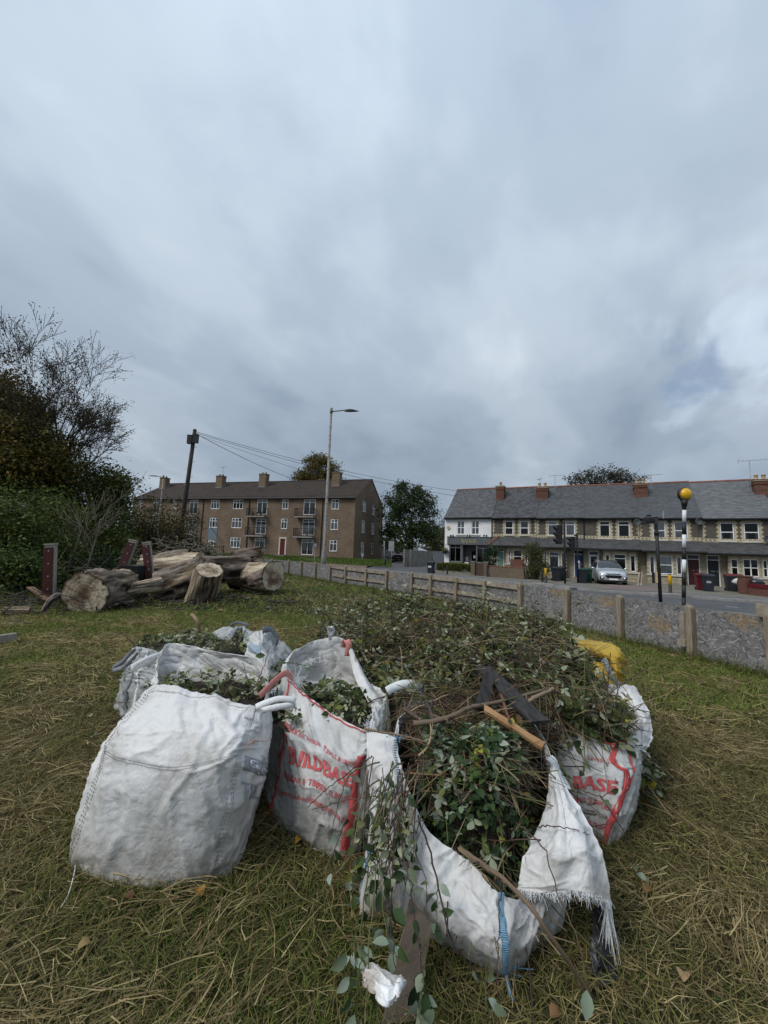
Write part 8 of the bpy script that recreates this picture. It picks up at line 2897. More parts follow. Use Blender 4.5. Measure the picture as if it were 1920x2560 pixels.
# ---- 4: white bag with upright loop behind the torn bag
bag4 = thing('bulk_bag', 'white bag peak with a curled white loop at the centre of the heap', 'bag', (0.15, 3.0, 0), 0, BG)
K = [colpts([(985, 1835, 2.95), (1000, 1795, 3.02), (1035, 1745, 3.1)]), colpts([(1030, 1830, 2.9), (1035, 1790, 2.98), (1042, 1742, 3.08)]), colpts([(1090, 1815, 2.92), (1075, 1780, 3.0), (1050, 1740, 3.1)]), colpts([(1115, 1790, 3.15), (1080, 1765, 3.15), (1052, 1738, 3.13)])]
K = [[np.array([k[0][0], k[0][1] + .05, .2])] + k for k in K]
c4_ = Cloth(K, 50, 60, False, .009, 51, fold=lambda u, v: .012 * np.sin(u * 14) * v)
c4_.mesh('body', m_wbag, bag4)
ribbon('lifting_loop', colpts([(1050, 1742, 3.1), (1054, 1725, 3.1), (1040, 1712, 3.06), (1012, 1710, 3.0), (985, 1718, 2.95), (968, 1728, 2.9)]), 0.06, m_webw, bag4, 40, (0.1, .5, 1), twist=.3)
mb = MB()
for k in range(8):
 mb.tube(colpts([(1046 + k, 1738, 3.09), (1050 + k * .7, 1722, 3.08)]), .004, 4)
mb.build('loop_stitching', m_bluest, bag4, world=True)
# ---- 5: red strapped bag on the right with print
bag5 = thing('bulk_bag', 'white bag with red bands and partly hidden red print at the right of the heap', 'bag', G(1560, 2090), 0, BG)
R0 = colpts([(1395, 2060, 2.66), (1395, 2000, 2.7), (1390, 1930, 2.74), (1385, 1870, 2.8), (1370, 1800, 2.9)])
R0[0][2] = .01
R1 = colpts([(1470, 2100), (1475, 2020, 2.62), (1480, 1950, 2.64), (1485, 1890, 2.7), (1497, 1852, 2.78)])
R2 = colpts([(1530, 2112), (1550, 2040, 2.56), (1568, 1960, 2.60), (1572, 1900, 2.68), (1562, 1852, 2.8)])
R3 = colpts([(1568, 2060), (1590, 1980, 2.82), (1602, 1910, 2.88), (1610, 1860, 2.96), (1604, 1810, 3.1)])
R4 = [np.array(p) for p in ((2.05, 3.35, .01), (2.1, 3.4, .25), (2.14, 3.45, .5))] + [D(1618, 1790, 3.5), D(1590, 1745, 3.6)]
R5 = [np.array(p) for p in ((1.9, 3.9, .01), (1.95, 3.95, .3), (1.95, 4.0, .5))] + [D(1530, 1730, 4.0), D(1520, 1710, 4.0)]
R6 = [np.array(p) for p in ((1.2, 3.7, .01), (1.2, 3.7, .3), (1.2, 3.7, .5), (1.2, 3.65, .65), (1.2, 3.6, .7))]
R7 = [np.array(p) for p in ((0.95, 3.1, .01), (0.95, 3.1, .3), (0.98, 3.1, .5), (1.0, 3.1, .6), (1.05, 3.1, .66))]
c5_ = Cloth([R0, R1, R2, R3, R4, R5, R6, R7], 200, 90, True, .011, 61, freq=.8)
c5_.mesh('body', m_gbag, bag5)
c5_.strip('red_strap', m_redband, bag5, [(.20, .0), (.21, .2), (.228, .35), (.245, .5), (.238, .62), (.205, .68), (.185, .74), (.19, .85), (.20, .99)], .022, .007, .003)
c5_.seam('red_piping', m_redband, bag5, [(.255, .45), (.27, .6), (.258, .8), (.252, .96)], .006, .006)
c5_.seam('red_piping', m_redband, bag5, [(.13, .985), (.19, .98), (.25, .985)], .005, .006)
c5_.text('BASE', m_redprint, bag5, 0.055, 0.42, 0.155, 0.115, bold=.035)
c5_.text('TIMBER SUPPLIES', m_redprint, bag5, 0.03, 0.29, 0.175, 0.05, bold=.012)
c5_.text('andlintels.co.uk', m_redprint, bag5, 0.05, 0.13, 0.14, 0.05, bold=.012)
c5_.text('LINTELS', m_redprint, bag5, 0.105, 0.69, 0.07, 0.04, bold=.012)
wf = Cloth([colpts([(1530, 1720, 3.75), (1560, 1712, 3.72), (1590, 1722, 3.7)]), colpts([(1545, 1745, 3.5), (1580, 1735, 3.46), (1612, 1760, 3.42)]), colpts([(1570, 1790, 3.3), (1605, 1790, 3.22), (1632, 1815, 3.2)]),
   colpts([(1572, 1830, 3.1), (1605, 1835, 3.02), (1626, 1850, 3.05)]), colpts([(1575, 1850, 2.98), (1600, 1862, 2.92), (1618, 1872, 2.95)]), colpts([(1592, 1870, 2.92), (1612, 1882, 2.88), (1624, 1895, 2.9)])], 70, 40, False, .013, 67)
wf.mesh('folded_rim', m_wbag, bag5)
# ---- 6: yellow coated bag behind on the right
bag6 = thing('bulk_bag', 'crumpled yellow bag with grey lining strap at the back right of the heap', 'bag', G(1500, 1745), 0, BG)
yb = Cloth([colpts([(1395, 1640, 5.1), (1400, 1607, 4.75), (1410, 1598, 4.9), (1420, 1612, 5.1)]), colpts([(1440, 1660, 5.1), (1435, 1618, 4.5), (1450, 1598, 4.75), (1470, 1618, 5.0)]), colpts([(1475, 1672, 5.0), (1480, 1632, 4.35), (1495, 1602, 4.6), (1505, 1622, 4.95)]),
   colpts([(1510, 1685, 4.7), (1515, 1642, 4.2), (1530, 1612, 4.45), (1535, 1632, 4.9)]), colpts([(1535, 1710, 4.1), (1545, 1660, 4.1), (1552, 1632, 4.3), (1555, 1650, 4.75)]), colpts([(1557, 1712, 4.15), (1562, 1690, 4.25), (1562, 1660, 4.4), (1562, 1665, 4.7)])], 110, 50, False, .010, 71, crease=1.5, freq=.9)
yb.mesh('body', m_ybag, bag6)
yb2 = Cloth([colpts([(1500, 1760, 4.1), (1490, 1700, 4.15), (1478, 1650, 4.3)]), colpts([(1530, 1780, 4.0), (1520, 1720, 4.05), (1508, 1660, 4.2)]), colpts([(1560, 1770, 4.05), (1550, 1725, 4.05), (1535, 1680, 4.15)])], 50, 40, False, .014, 73)
yb2.mesh('front_panel', m_ybag, bag6)
ribbon('grey_strap', colpts([(1503, 1655, 4.15), (1512, 1650, 4.1), (1518, 1665, 4.05), (1530, 1690, 4.0), (1545, 1708, 3.98), (1560, 1722, 3.98)]), .05, m_webg, bag6, 30, (.6, 0, 1))
yl = Cloth([colpts([(1270, 1612, 4.6), (1268, 1603, 4.62), (1275, 1598, 4.7)]), colpts([(1300, 1638, 4.5), (1300, 1622, 4.5), (1308, 1618, 4.6)]), colpts([(1345, 1668, 4.4), (1345, 1652, 4.4), (1352, 1648, 4.5)])], 40, 14, False, .01, 75)
yl.mesh('yellow_fold', m_ybag, bag6)
bag7 = thing('plastic_scrap', 'yellow plastic scrap with black edge sticking up among the brambles at the centre', 'plastic scrap', D(955, 1680, 3.9), 0)
ys = Cloth([colpts([(935, 1700, 3.9), (942, 1670, 3.92), (950, 1655, 3.95)]), colpts([(960, 1695, 3.88), (962, 1668, 3.9), (964, 1652, 3.95)]), colpts([(985, 1692, 3.9), (990, 1668, 3.93), (988, 1655, 3.97)])], 30, 24, False, .012, 77)
ys.mesh('sheet', m_ybag, bag7)
# ---- 7: grubby clear bag at the back left
bag8 = thing('bulk_bag', 'grubby grey clear bag with dark loop at the back left of the group', 'bag', G(330, 1745), 0, BG)
Q0 = colpts([(316, 1748, 4.0), (315, 1705, 4.05), (320, 1660, 4.1), (345, 1618, 4.2)])
Q0[0][2] = .01
Q1 = colpts([(365, 1750, 3.85), (368, 1715, 3.85), (372, 1680, 3.88), (385, 1625, 3.95)])
Q1[0][2] = .01
Q2 = [np.array([-1.7, 3.75, .01]), np.array([-1.68, 3.75, .3]), np.array([-1.66, 3.78, .55]), D(430, 1640, 3.9)]
Q3 = [np.array([-1.2, 4.2, .01]), np.array([-1.2, 4.2, .3]), np.array([-1.2, 4.2, .5]), D(585, 1650, 4.1)]
Q4 = [np.array([-1.15, 4.9, .01]), np.array([-1.15, 4.9, .3]), np.array([-1.18, 4.9, .55]), D(595, 1570, 4.9)]
Q5 = [np.array([-1.8, 5.1, .01]), np.array([-1.8, 5.1, .3]), np.array([-1.8, 5.1, .55]), D(480, 1603, 5.0)]
Q6 = [np.array([-2.5, 4.9, .01]), np.array([-2.52, 4.9, .3]), np.array([-2.5, 4.9, .5]), D(385, 1612, 4.9)]
Q7 = [np.array([-2.75, 4.4, .01]), np.array([-2.72, 4.4, .3]), np.array([-2.68, 4.4, .5]), D(340, 1625, 4.5)]
c8_ = Cloth([Q0, Q1, Q2, Q3, Q4, Q5, Q6, Q7], 170, 60, True, .022, 81, crease=1.2)
c8_.mesh('body', m_tbag, bag8)
c8_.strip('grey_strap', m_webg, bag8, [(.03, .1), (.05, .6), (.06, .98)], .014, .006, .003)
c8_.strip('white_strap', m_webw, bag8, [(.085, .1), (.09, .6), (.1, .98)], .012, .006, .003)
ribbon('lifting_loop', colpts([(343, 1622, 4.15), (328, 1632, 4.1), (305, 1655, 4.05), (285, 1668, 4.02), (287, 1675, 4.0), (308, 1668, 4.0), (330, 1650, 4.05), (345, 1632, 4.1)]), .04, m_webg, bag8, 40, (.2, .3, 1))
pk = Cloth([colpts([(520, 1600, 4.7), (525, 1585, 4.75), (545, 1575, 4.8)]), colpts([(550, 1610, 4.6), (552, 1585, 4.65), (565, 1567, 4.75)]), colpts([(575, 1630, 4.55), (578, 1600, 4.6), (590, 1570, 4.7)])], 40, 30, False, .016, 83)
pk.mesh('raised_corner', m_tbag, bag8)
ribbon('grey_strap', colpts([(562, 1632, 4.5), (572, 1605, 4.52), (583, 1580, 4.6), (594, 1566, 4.68)]), .05, m_webg, bag8, 24, (1, .2, 0))
ribbon('grey_strap', colpts([(575, 1563, 4.9), (595, 1556, 5.0), (620, 1563, 5.05), (600, 1568, 5.0)]), .03, m_webg, bag8, 24, (0, .4, 1))
# ---- 8: white bag corner with blue patch and grey loop
bag9 = thing('bulk_bag', 'small white bag corner with blue patch and grey loop between the left and middle bags', 'bag', D(655, 1690, 3.9) * np.array([1, 1, 0]), 0, BG)
N0 = [colpts([(600, 1720, 3.6), (612, 1660, 3.7), (615, 1625, 3.8), (630, 1585, 3.9), (652, 1576, 4.0)]), colpts([(650, 1740, 3.45), (655, 1690, 3.55), (650, 1640, 3.65), (648, 1600, 3.8), (655, 1578, 3.98)]),
  colpts([(690, 1760, 3.5), (690, 1710, 3.6), (680, 1660, 3.7), (668, 1620, 3.85), (658, 1580, 4.0)]), colpts([(720, 1750, 3.7), (715, 1705, 3.8), (705, 1670, 3.9), (692, 1640, 4.0), (672, 1600, 4.1)])]
N0 = [[np.array([k[0][0], k[0][1], .01])] + k for k in N0]
c9_ = Cloth(N0, 80, 80, False, .014, 91)
c9_.mesh('body', m_gbag, bag9)
c9_.hband('blue_patch', M('faded_blue_print', (.22, .29, .36), (.30, .37, .43), .7, 20), bag9, .06, .36, .60, .70, .004, 30, 8)
ribbon('lifting_loop', colpts([(652, 1580, 4.0), (668, 1572, 4.1), (685, 1583, 4.2), (692, 1602, 4.2), (684, 1620, 4.15)]), .06, m_webg, bag9, 30, (.3, 1, .4))
pz = Cloth([colpts([(660, 1590, 3.98), (672, 1580, 4.05), (682, 1590, 4.12)]), colpts([(668, 1620, 3.95), (678, 1605, 4.05), (688, 1608, 4.15)]), colpts([(680, 1640, 3.95), (686, 1628, 4.05), (692, 1625, 4.15)])], 24, 20, False, .008, 93)
pz.mesh('inner_fold', m_tbag, bag9)
m_rag = M('black_plastic_rag', (0.008, 0.008, 0.009), (0.016, 0.016, 0.018), 0.4, 9, .7, 20, spec=.5)
rag = thing('black_rag', 'black plastic rag hanging to the ground beside the torn flap', 'plastic rag', G(1500, 2440))
rg = Cloth([colpts([(1466, 2448), (1482, 2370, 1.86), (1498, 2300, 1.92), (1502, 2255, 1.95)]), colpts([(1500, 2462), (1503, 2380, 1.82), (1505, 2310, 1.9), (1508, 2255, 1.94)]), colpts([(1545, 2448), (1530, 2370, 1.86), (1516, 2300, 1.92), (1514, 2255, 1.95)])], 40, 60, False, .02, 97, crease=1.6)
rg.mesh('sheet', m_rag, rag)
# ---------------------------------------------------------------- cut brambles, twigs and boards in and over the bags
nt = NT('bramble_leaf')
nt.set('Roughness', 0.55)
nt.set('Specular IOR Level', 0.22)
a_ = nt.n('ShaderNodeAttribute', attribute_name='Col')
g_ = nt.n('ShaderNodeNewGeometry')
pale = nt.mix(0.72, a_.outputs[0], (0.32, 0.345, 0.245))
cl_ = nt.mix(g_.outputs['Backfacing'], a_.outputs[0], pale)
nt.color(cl_)
nt.bump(nt.noise(60, 4, 0.6), 0.3, 0.01)
tr_ = nt.n('ShaderNodeBsdfTranslucent')
nt.l(cl_, tr_.inputs[0])
mx_ = nt.n('ShaderNodeMixShader')
mx_.inputs[0].default_value = 0.15
nt.l(nt.b.outputs[0], mx_.inputs[1])
nt.l(tr_.outputs[0], mx_.inputs[2])
nt.l(mx_.outputs[0], nt.out.inputs[0])
m_bleaf = nt.m
m_stem = MA('cut_stem', 0.7, 0.3)
m_gap_shade = M('litter_with_gap_shade', (0.010, 0.009, 0.007), (0.045, 0.034, 0.022), 0.95, 14, 0.8, 40, detail=8)  # twig mass, near-black so its colour gives the shade in gaps between leaves
LP_ = np.array([(0, 0), (.18, .17), (.42, .27), (.72, .19), (1, 0)])
def leaf_template(fold=0.10, curl=0.12):
 m = [(x, 0, -curl * (x - .5) ** 2 * 2) for x in (0, .25, .5, .75, 1.0)]
 l = [(x, w, fold * w * 3 - curl * (x - .5) ** 2 * 2) for x, w in ((.18, .20), (.42, .29), (.72, .20))]
 r = [(x, -w, z) for x, w, z in l]
 V = np.array(m + l + r)
 F = []
 for o, s in ((5, 1), (8, -1)):
  t = [(0, o, 1)[::s], (1, o, o + 1)[::s], (1, o + 1, 2)[::s], (2, o + 1, o + 2)[::s], (2, o + 2, 3)[::s], (3, o + 2, 4)[::s]]
  F += [q[::-1] for q in t]
 return V, np.array(F)
LT_V, LT_F = leaf_template()
def leaves_at(P, D_, Nn, size, cols, width=1.0):
 """leaf blades: base points P, directions D_, upward normals Nn"""
 n = len(P)
 D_ = D_ / np.linalg.norm(D_, axis=1)[:, None]
 S = np.cross(Nn, D_)
 S /= np.linalg.norm(S, axis=1)[:, None] + 1e-9
 U = np.cross(D_, S)
 T = LT_V[None] * size[:, None, None]
 V = P[:, None] + T[..., 0:1] * D_[:, None] + T[..., 1:2] * width * S[:, None] + T[..., 2:3] * U[:, None]
 F = (LT_F[None] + (np.arange(n) * len(LT_V))[:, None, None]).reshape(-1, 3)
 return V.reshape(-1, 3), F, np.repeat(cols, len(LT_V), axis=0)
LEAFPAL = [(0.022, 0.037, 0.008), (0.04, 0.058, 0.012), (0.075, 0.09, 0.017), (0.12, 0.125, 0.027), (0.29, 0.31, 0.21), (0.21, 0.23, 0.135), (0.15, 0.155, 0.07), (0.24, 0.21, 0.025), (0.12, 0.07, 0.03)]
LEAFW = [.20, .22, .21, .11, .04, .04, .06, .03, .09]
def bramble_leaf_cloud(name, P, size=(.035, .065), pal=LEAFPAL, wts=LEAFW, tri=True, parent=None, updown=0.36):
 """compound leaves of three blades each at points P"""
 n = len(P)
 az = rng.uniform(0, 2 * PI, n)
 el = rng.normal(-0.15, 0.5, n)
 D0 = np.stack([np.cos(az) * np.cos(el), np.sin(az) * np.cos(el), np.sin(el)], 1)
 N0 = rng.normal(size=(n, 3)) * 0.55 + np.array([0, -.15, 1.0])
 N0[rng.random(n) < updown * 0.45] *= -1
 cols = mixcols(n, pal, wts, .25)
 sz = rng.uniform(*size, n)
 Vs, Fs, Cs = [], [], []
 o = 0
 for k, ang in enumerate((0.0, 1.15, -1.15) if tri else (0.0,)):
  S0 = np.cross(N0, D0)
  S0 /= np.linalg.norm(S0, axis=1)[:, None] + 1e-9
  Dk = D0 * math.cos(ang) + S0 * math.sin(ang) + rng.normal(size=(n, 3)) * .15
  base = P + D0 * (sz * (0.25 if k == 0 else 0.0))[:, None]
  Nk = N0 + rng.normal(size=(n, 3)) * .25
  V, F, C = leaves_at(base, Dk, Nk, sz * (1.0 if k == 0 else .8), cols * (1 + rng.uniform(-.12, .12, (n, 1))))
  Vs.append(V)
  Fs.append(F + o)
  Cs.append(C)
  o += len(V)
 V, F, C = np.concatenate(Vs), np.concatenate(Fs), np.concatenate(Cs)
 if parent is not None:
  V = V - np.array(parent.location)
 return tag(quick_mesh(name, V, F, m_bleaf, C, parent, True), kind='stuff')
HP = [(790, 1565, 5.2), (900, 1540, 5.5), (1000, 1525, 5.6), (1100, 1532, 5.5), (1200, 1542, 5.3), (1300, 1560, 5.1), (1400, 1588, 4.8),
  (790, 1625, 4.6), (900, 1620, 4.5), (1050, 1615, 4.4), (1200, 1622, 4.3), (1350, 1635, 4.2), (1450, 1665, 4.0),
  (930, 1705, 3.6), (1050, 1700, 3.5), (1150, 1690, 3.45), (1300, 1700, 3.4), (1430, 1735, 3.3), (1540, 1760, 3.4),
  (965, 1795, 2.85), (1080, 1790, 2.78), (1200, 1785, 2.76), (1340, 1790, 2.8), (1460, 1815, 2.85), (1560, 1815, 3.0),
  (1010, 1885, 2.5), (1130, 1890, 2.40), (1250, 1890, 2.38), (1360, 1880, 2.45), (1450, 1870, 2.65),
  (1030, 2000, 2.22), (1130, 2010, 2.16), (1250, 2010, 2.12), (1340, 1990, 2.2),
  (1075, 2100, 2.06), (1150, 2150, 1.98), (1240, 2215, 1.90), (1300, 2150, 1.98)]
HPW = np.array([D(*p) for p in HP])
def tps(P, z, lam=0.004):
 n = len(P)
 d = np.linalg.norm(P[:, None] - P[None], axis=2)
 K = np.where(d > 0, d * d * np.log(d + 1e-9), 0) + lam * np.eye(n)
 Q = np.concatenate([np.ones((n, 1)), P], 1)
 A = np.block([[K, Q], [Q.T, np.zeros((3, 3))]])
 w = np.linalg.solve(A, np.concatenate([z, np.zeros(3)]))
 def f(X):
  d = np.linalg.norm(X[:, None] - P[None], axis=2)
  return np.where(d > 0, d * d * np.log(d + 1e-9), 0) @ w[:n] + w[n] + X @ w[n + 1:]
 return f
hf = tps(HPW[:, :2], HPW[:, 2], 0.01)
HPOLY = np.array([(-1.0, 5.2), (-0.62, 4.3), (-0.22, 3.6), (0.0, 3.0), (0.05, 2.6), (0.10, 2.25), (0.26, 2.02), (0.42, 1.93), (0.57, 1.86), (0.80, 1.97), (0.96, 2.2), (1.1, 2.5), (1.6, 2.78), (2.1, 3.0),
     (2.3, 3.5), (2.3, 4.2), (2.15, 4.9), (1.5, 5.4), (0.5, 5.85), (-0.4, 5.9), (-0.95, 5.6)])
def poly_dist(X, poly):
 """distance inside the outline (negative outside)"""
 inside = np.zeros(len(X), bool)
 dm = np.full(len(X), 1e9)
 n = len(poly)
 for i in range(n):
  a, b = poly[i], poly[(i + 1) % n]
  cond = ((a[1] > X[:, 1]) != (b[1] > X[:, 1]))
  xi = (b[0] - a[0]) * (X[:, 1] - a[1]) / (b[1] - a[1] + 1e-12) + a[0]
  inside ^= cond & (X[:, 0] < xi)
  t = np.clip(((X - a) @ (b - a)) / ((b - a) @ (b - a)), 0, 1)
  dm = np.minimum(dm, np.linalg.norm(X - (a + t[:, None] * (b - a)), axis=1))
 return np.where(inside, dm, -dm)
def heap_z(X):
 d = poly_dist(X, HPOLY)
 k = np.clip(d / 0.22, 0, 1)
 k = k * k * (3 - 2 * k)
 z = np.clip(hf(X), 0.15, 1.15) + .07 * np.clip(2.7 - X[:, 1], 0, .4) / .4 + .55 * np.clip(X[:, 1] - 2.9, 0, .6) / .6 * (fbm(X[:, 0] * 2.6 + 9, X[:, 1] * 2.6, 91, 3) - .47)
 return z * k
gx, gy = np.meshgrid(np.arange(-1.2, 2.5, .035), np.arange(1.75, 6.1, .035))
X_ = np.stack([gx.ravel(), gy.ravel()], 1)
zz = heap_z(X_) - 0.09 + 0.09 * (fbm(X_[:, 0] * 5, X_[:, 1] * 5, 33, 3) - .5) + .07 * (fbm(X_[:, 0] * 16, X_[:, 1] * 16, 34, 2) - .5)
nxx = gx.shape[1]
I, J = np.meshgrid(np.arange(nxx - 1), np.arange(gx.shape[0] - 1))
q = (J * nxx + I).ravel()
Q = np.stack([q, q + 1, q + 1 + nxx, q + nxx], 1)
dd_ = poly_dist(X_, HPOLY)
Q = Q[(dd_[Q] > -0.03).all(1)]
used = np.unique(Q)
remap = np.zeros(len(X_), int)
remap[used] = np.arange(len(used))
tag(quick_mesh('gap_shade_mound', np.concatenate([X_, zz[:, None]], 1)[used], remap[Q], m_gap_shade, None, None, True), kind='stuff')  # mound under the leaves, gap shade put into its dark colour
def on_heap(n, lift=(0.0, 0.12), margin=-0.02, where=None):
 out = []
 while len(out) < n:
  X = np.stack([rng.uniform(-1.1, 2.4, n * 3), rng.uniform(1.8, 6.0, n * 3)], 1)
  ok = poly_dist(X, HPOLY) > margin
  X = X[ok]
  if where is not None:
   X = X[where(X)]
  z = np.maximum(heap_z(X), 0.1) + rng.uniform(*lift, len(X)) - 0.05
  out = np.concatenate([X, z[:, None]], 1) if len(out) == 0 else np.concatenate([out, np.concatenate([X, z[:, None]], 1)])
 return out[:n]
mid_twig = lambda X: (np.abs((X[:, 0] - 0.75) / 0.8) ** 2 + np.abs((X[:, 1] - 2.68) / 0.45) ** 2) < 1
clump_ = lambda X: rng.random(len(X)) < np.clip((fbm(X[:, 0] * 3.2, X[:, 1] * 3.2, 55, 3) - .39) * 5.5, .05, 1)
not_mid = lambda X: (rng.random(len(X)) > 0.85 * mid_twig(X)) & clump_(X)
bramble_leaf_cloud('bramble_leaves', on_heap(3100, (-.02, .18), where=lambda X: (X[:, 1] > 2.3) & not_mid(X)), (.036, .092))
bramble_leaf_cloud('bramble_leaves', on_heap(1050, (0.0, .16), where=lambda X: X[:, 1] < 2.55 - .18 * rng.random(len(X))), (.035, .068),
     [(0.018, 0.04, 0.013), (0.028, 0.058, 0.018), (0.05, 0.09, 0.024), (0.09, 0.13, 0.03), (0.24, 0.29, 0.22), (0.16, 0.20, 0.13), (0.26, 0.24, 0.04)], [.28, .28, .18, .08, .08, .08, .02])
bramble_leaf_cloud('privet_leaves', on_heap(2900, (.0, .20), where=lambda X: (X[:, 1] > 3.1) & clump_(X)), (.028, .05), LEAFPAL[:7], [.2, .22, .2, .14, .09, .08, .07], tri=True)
bramble_leaf_cloud('ivy_leaves', on_heap(420, (.03, .12), where=lambda X: (X[:, 0] > 1.2) & (X[:, 1] < 4.4)), (.06, .085), LEAFPAL[:7], [.3, .25, .2, .05, .08, .07, .05], tri=False)
STEMC = [(0.055, 0.065, 0.02), (0.10, 0.11, 0.035), (0.07, 0.042, 0.028), (0.05, 0.028, 0.026), (0.15, 0.11, 0.055), (0.22, 0.165, 0.09), (0.035, 0.03, 0.022)]
def stems(name, n, L, R, where=None, lift=(0.0, .10), el=0.25, cols=STEMC, arch=0.25, segs=7, sides=5, drop=True):
 P = on_heap(n, lift, where=where)
 mb = MB()
 for p in P:
  az = rnd.uniform(0, 2 * PI)
  e = rnd.gauss(0.05, el)
  d = np.array([math.cos(az) * math.cos(e), math.sin(az) * math.cos(e), math.sin(e)])
  l = rnd.uniform(*L)
  side = np.cross(d, (0, 0, 1))
  bend = rnd.gauss(0, .35)
  pts = []
  for k in range(segs + 1):
   t = k / segs - .5
   q = p + d * l * t + side * bend * l * t * t + np.array([0, 0, -arch * l * t * t + rnd.gauss(0, .004)])
   pts.append(q)
  pts = np.array(pts)
  hz_ = heap_z(pts[:, :2])
  pts[:, 2] = np.maximum(pts[:, 2], np.where(hz_ > .1, hz_ - .08, 0.02))
  r = rnd.uniform(*R)
  c = rnd.choice(cols)
  j = rnd.uniform(.75, 1.3)
  mb.tube(pts, [r * (1 - .5 * k / segs) for k in range(segs + 1)], sides, cap=False, col=(c[0] * j, c[1] * j, c[2] * j))
 o = mb.build(name, m_stem, None, True, colors=True)
 return tag(o, kind='stuff')
stems('bramble_stems', 1250, (.25, .95), (.0016, .0042), lift=(.0, .15), el=.35)
stems('bramble_stems', 230, (.3, .9), (.003, .006), where=lambda X: (X[:, 1] > 2.6) & (X[:, 0] < 1.9), lift=(.03, .18), el=.4)
stems('dry_twigs', 1300, (.12, .5), (.001, .0030), where=mid_twig, cols=[(0.09, 0.055, 0.032), (0.13, 0.085, 0.05), (0.06, 0.04, 0.028), (0.17, 0.12, 0.07)], lift=(.0, .09), el=.4)
stems('bramble_stems', 420, (.35, .95), (.0024, .0055), where=lambda X: (X[:, 1] > 2.8) & (X[:, 0] < 1.8), lift=(.10, .24), el=.55, arch=.6, cols=STEMC[1:6])
stems('bramble_stems', 190, (.2, .6), (.0016, .004), where=lambda X: X[:, 1] < 2.55, lift=(.05, .16), el=.4, cols=[(.15, .11, .055), (.10, .11, .035), (.07, .04, .03), (.2, .14, .08)])
stems('cut_sticks', 70, (.25, .7), (.004, .009), where=lambda X: (X[:, 1] > 2.7) & (X[:, 0] < 1.9), cols=[(.26, .2, .12), (.18, .12, .075), (.12, .085, .06)], lift=(.08, .2), el=.35, arch=.1)
root = lambda X: (np.abs((X[:, 0] - 0.45) / 0.30) ** 2 + np.abs((X[:, 1] - 4.6) / 0.55) ** 2) < 1
stems('dry_twigs', 900, (.12, .4), (.001, .0024), where=root, cols=[(0.14, 0.085, 0.045), (0.18, 0.115, 0.06), (0.09, 0.055, 0.035)], lift=(.04, .16), el=.7)
stems('cut_sticks', 60, (.3, .7), (.005, .010), where=lambda X: X[:, 1] > 3.6, cols=[(0.22, 0.18, 0.12), (0.28, 0.22, 0.14), (0.15, 0.12, 0.08)], lift=(.05, .15), el=.3, arch=.05)
k = 330
P = np.array([D(rnd.uniform(1385, 1575), 0, 1) * 0 + D(rnd.uniform(1385, 1575), rnd.uniform(1745, 1885), rnd.uniform(2.72, 3.1)) for _ in range(k)])
P = P[(P[:, 2] > .35)]
bramble_leaf_cloud('bramble_leaves', P, (.035, .075))
mb = MB()
for p in P[:150]:
 d = np.array([rnd.gauss(0, .5), rnd.gauss(-.3, .4), rnd.gauss(-.5, .5)])
 l = rnd.uniform(.12, .32)
 c = rnd.choice(STEMC)
 mb.tube(catmull([p - d * l, p + np.array([0, 0, .03]), p + d * l * .8 + np.array([0, 0, -.03])], 6), [.003, .003, .0027, .0024, .002, .0014], 4, cap=False, col=c)
tag(mb.build('bramble_stems', m_stem, None, True, colors=True), kind='stuff')
P = np.concatenate([on_heap(190, (.0, .1), where=lambda X: X[:, 1] > 4.6), on_heap(170, (.0, .1), where=lambda X: (X[:, 1] > 2.9) & (X[:, 1] < 4.8))])
mb = MB()
LPs = []
for p in P:
 h = rnd.uniform(.12, .46) if p[1] > 4.6 else rnd.uniform(.08, .30)
 d = np.array([rnd.gauss(0, .6), rnd.gauss(0, .5), 1.0])
 tip = p + d * h
 pts = catmull([p, p + d * h * .5 + np.array([0, 0, .02]), tip], 5)
 c = rnd.choice(STEMC)
 mb.tube(pts, [.0035, .003, .0025, .002, .0015], 4, cap=False, col=c)
 for k in range(rnd.randint(2, 6)):
  LPs.append(pts[rnd.randint(1, 4)] + np.array([rnd.gauss(0, .03), rnd.gauss(0, .03), rnd.gauss(0, .02)]))
tag(mb.build('upright_sprigs', m_stem, None, True, colors=True), kind='stuff')
bramble_leaf_cloud('sprig_leaves', np.array(LPs), (.03, .055), LEAFPAL[:7], [.2, .2, .2, .15, .1, .08, .07])
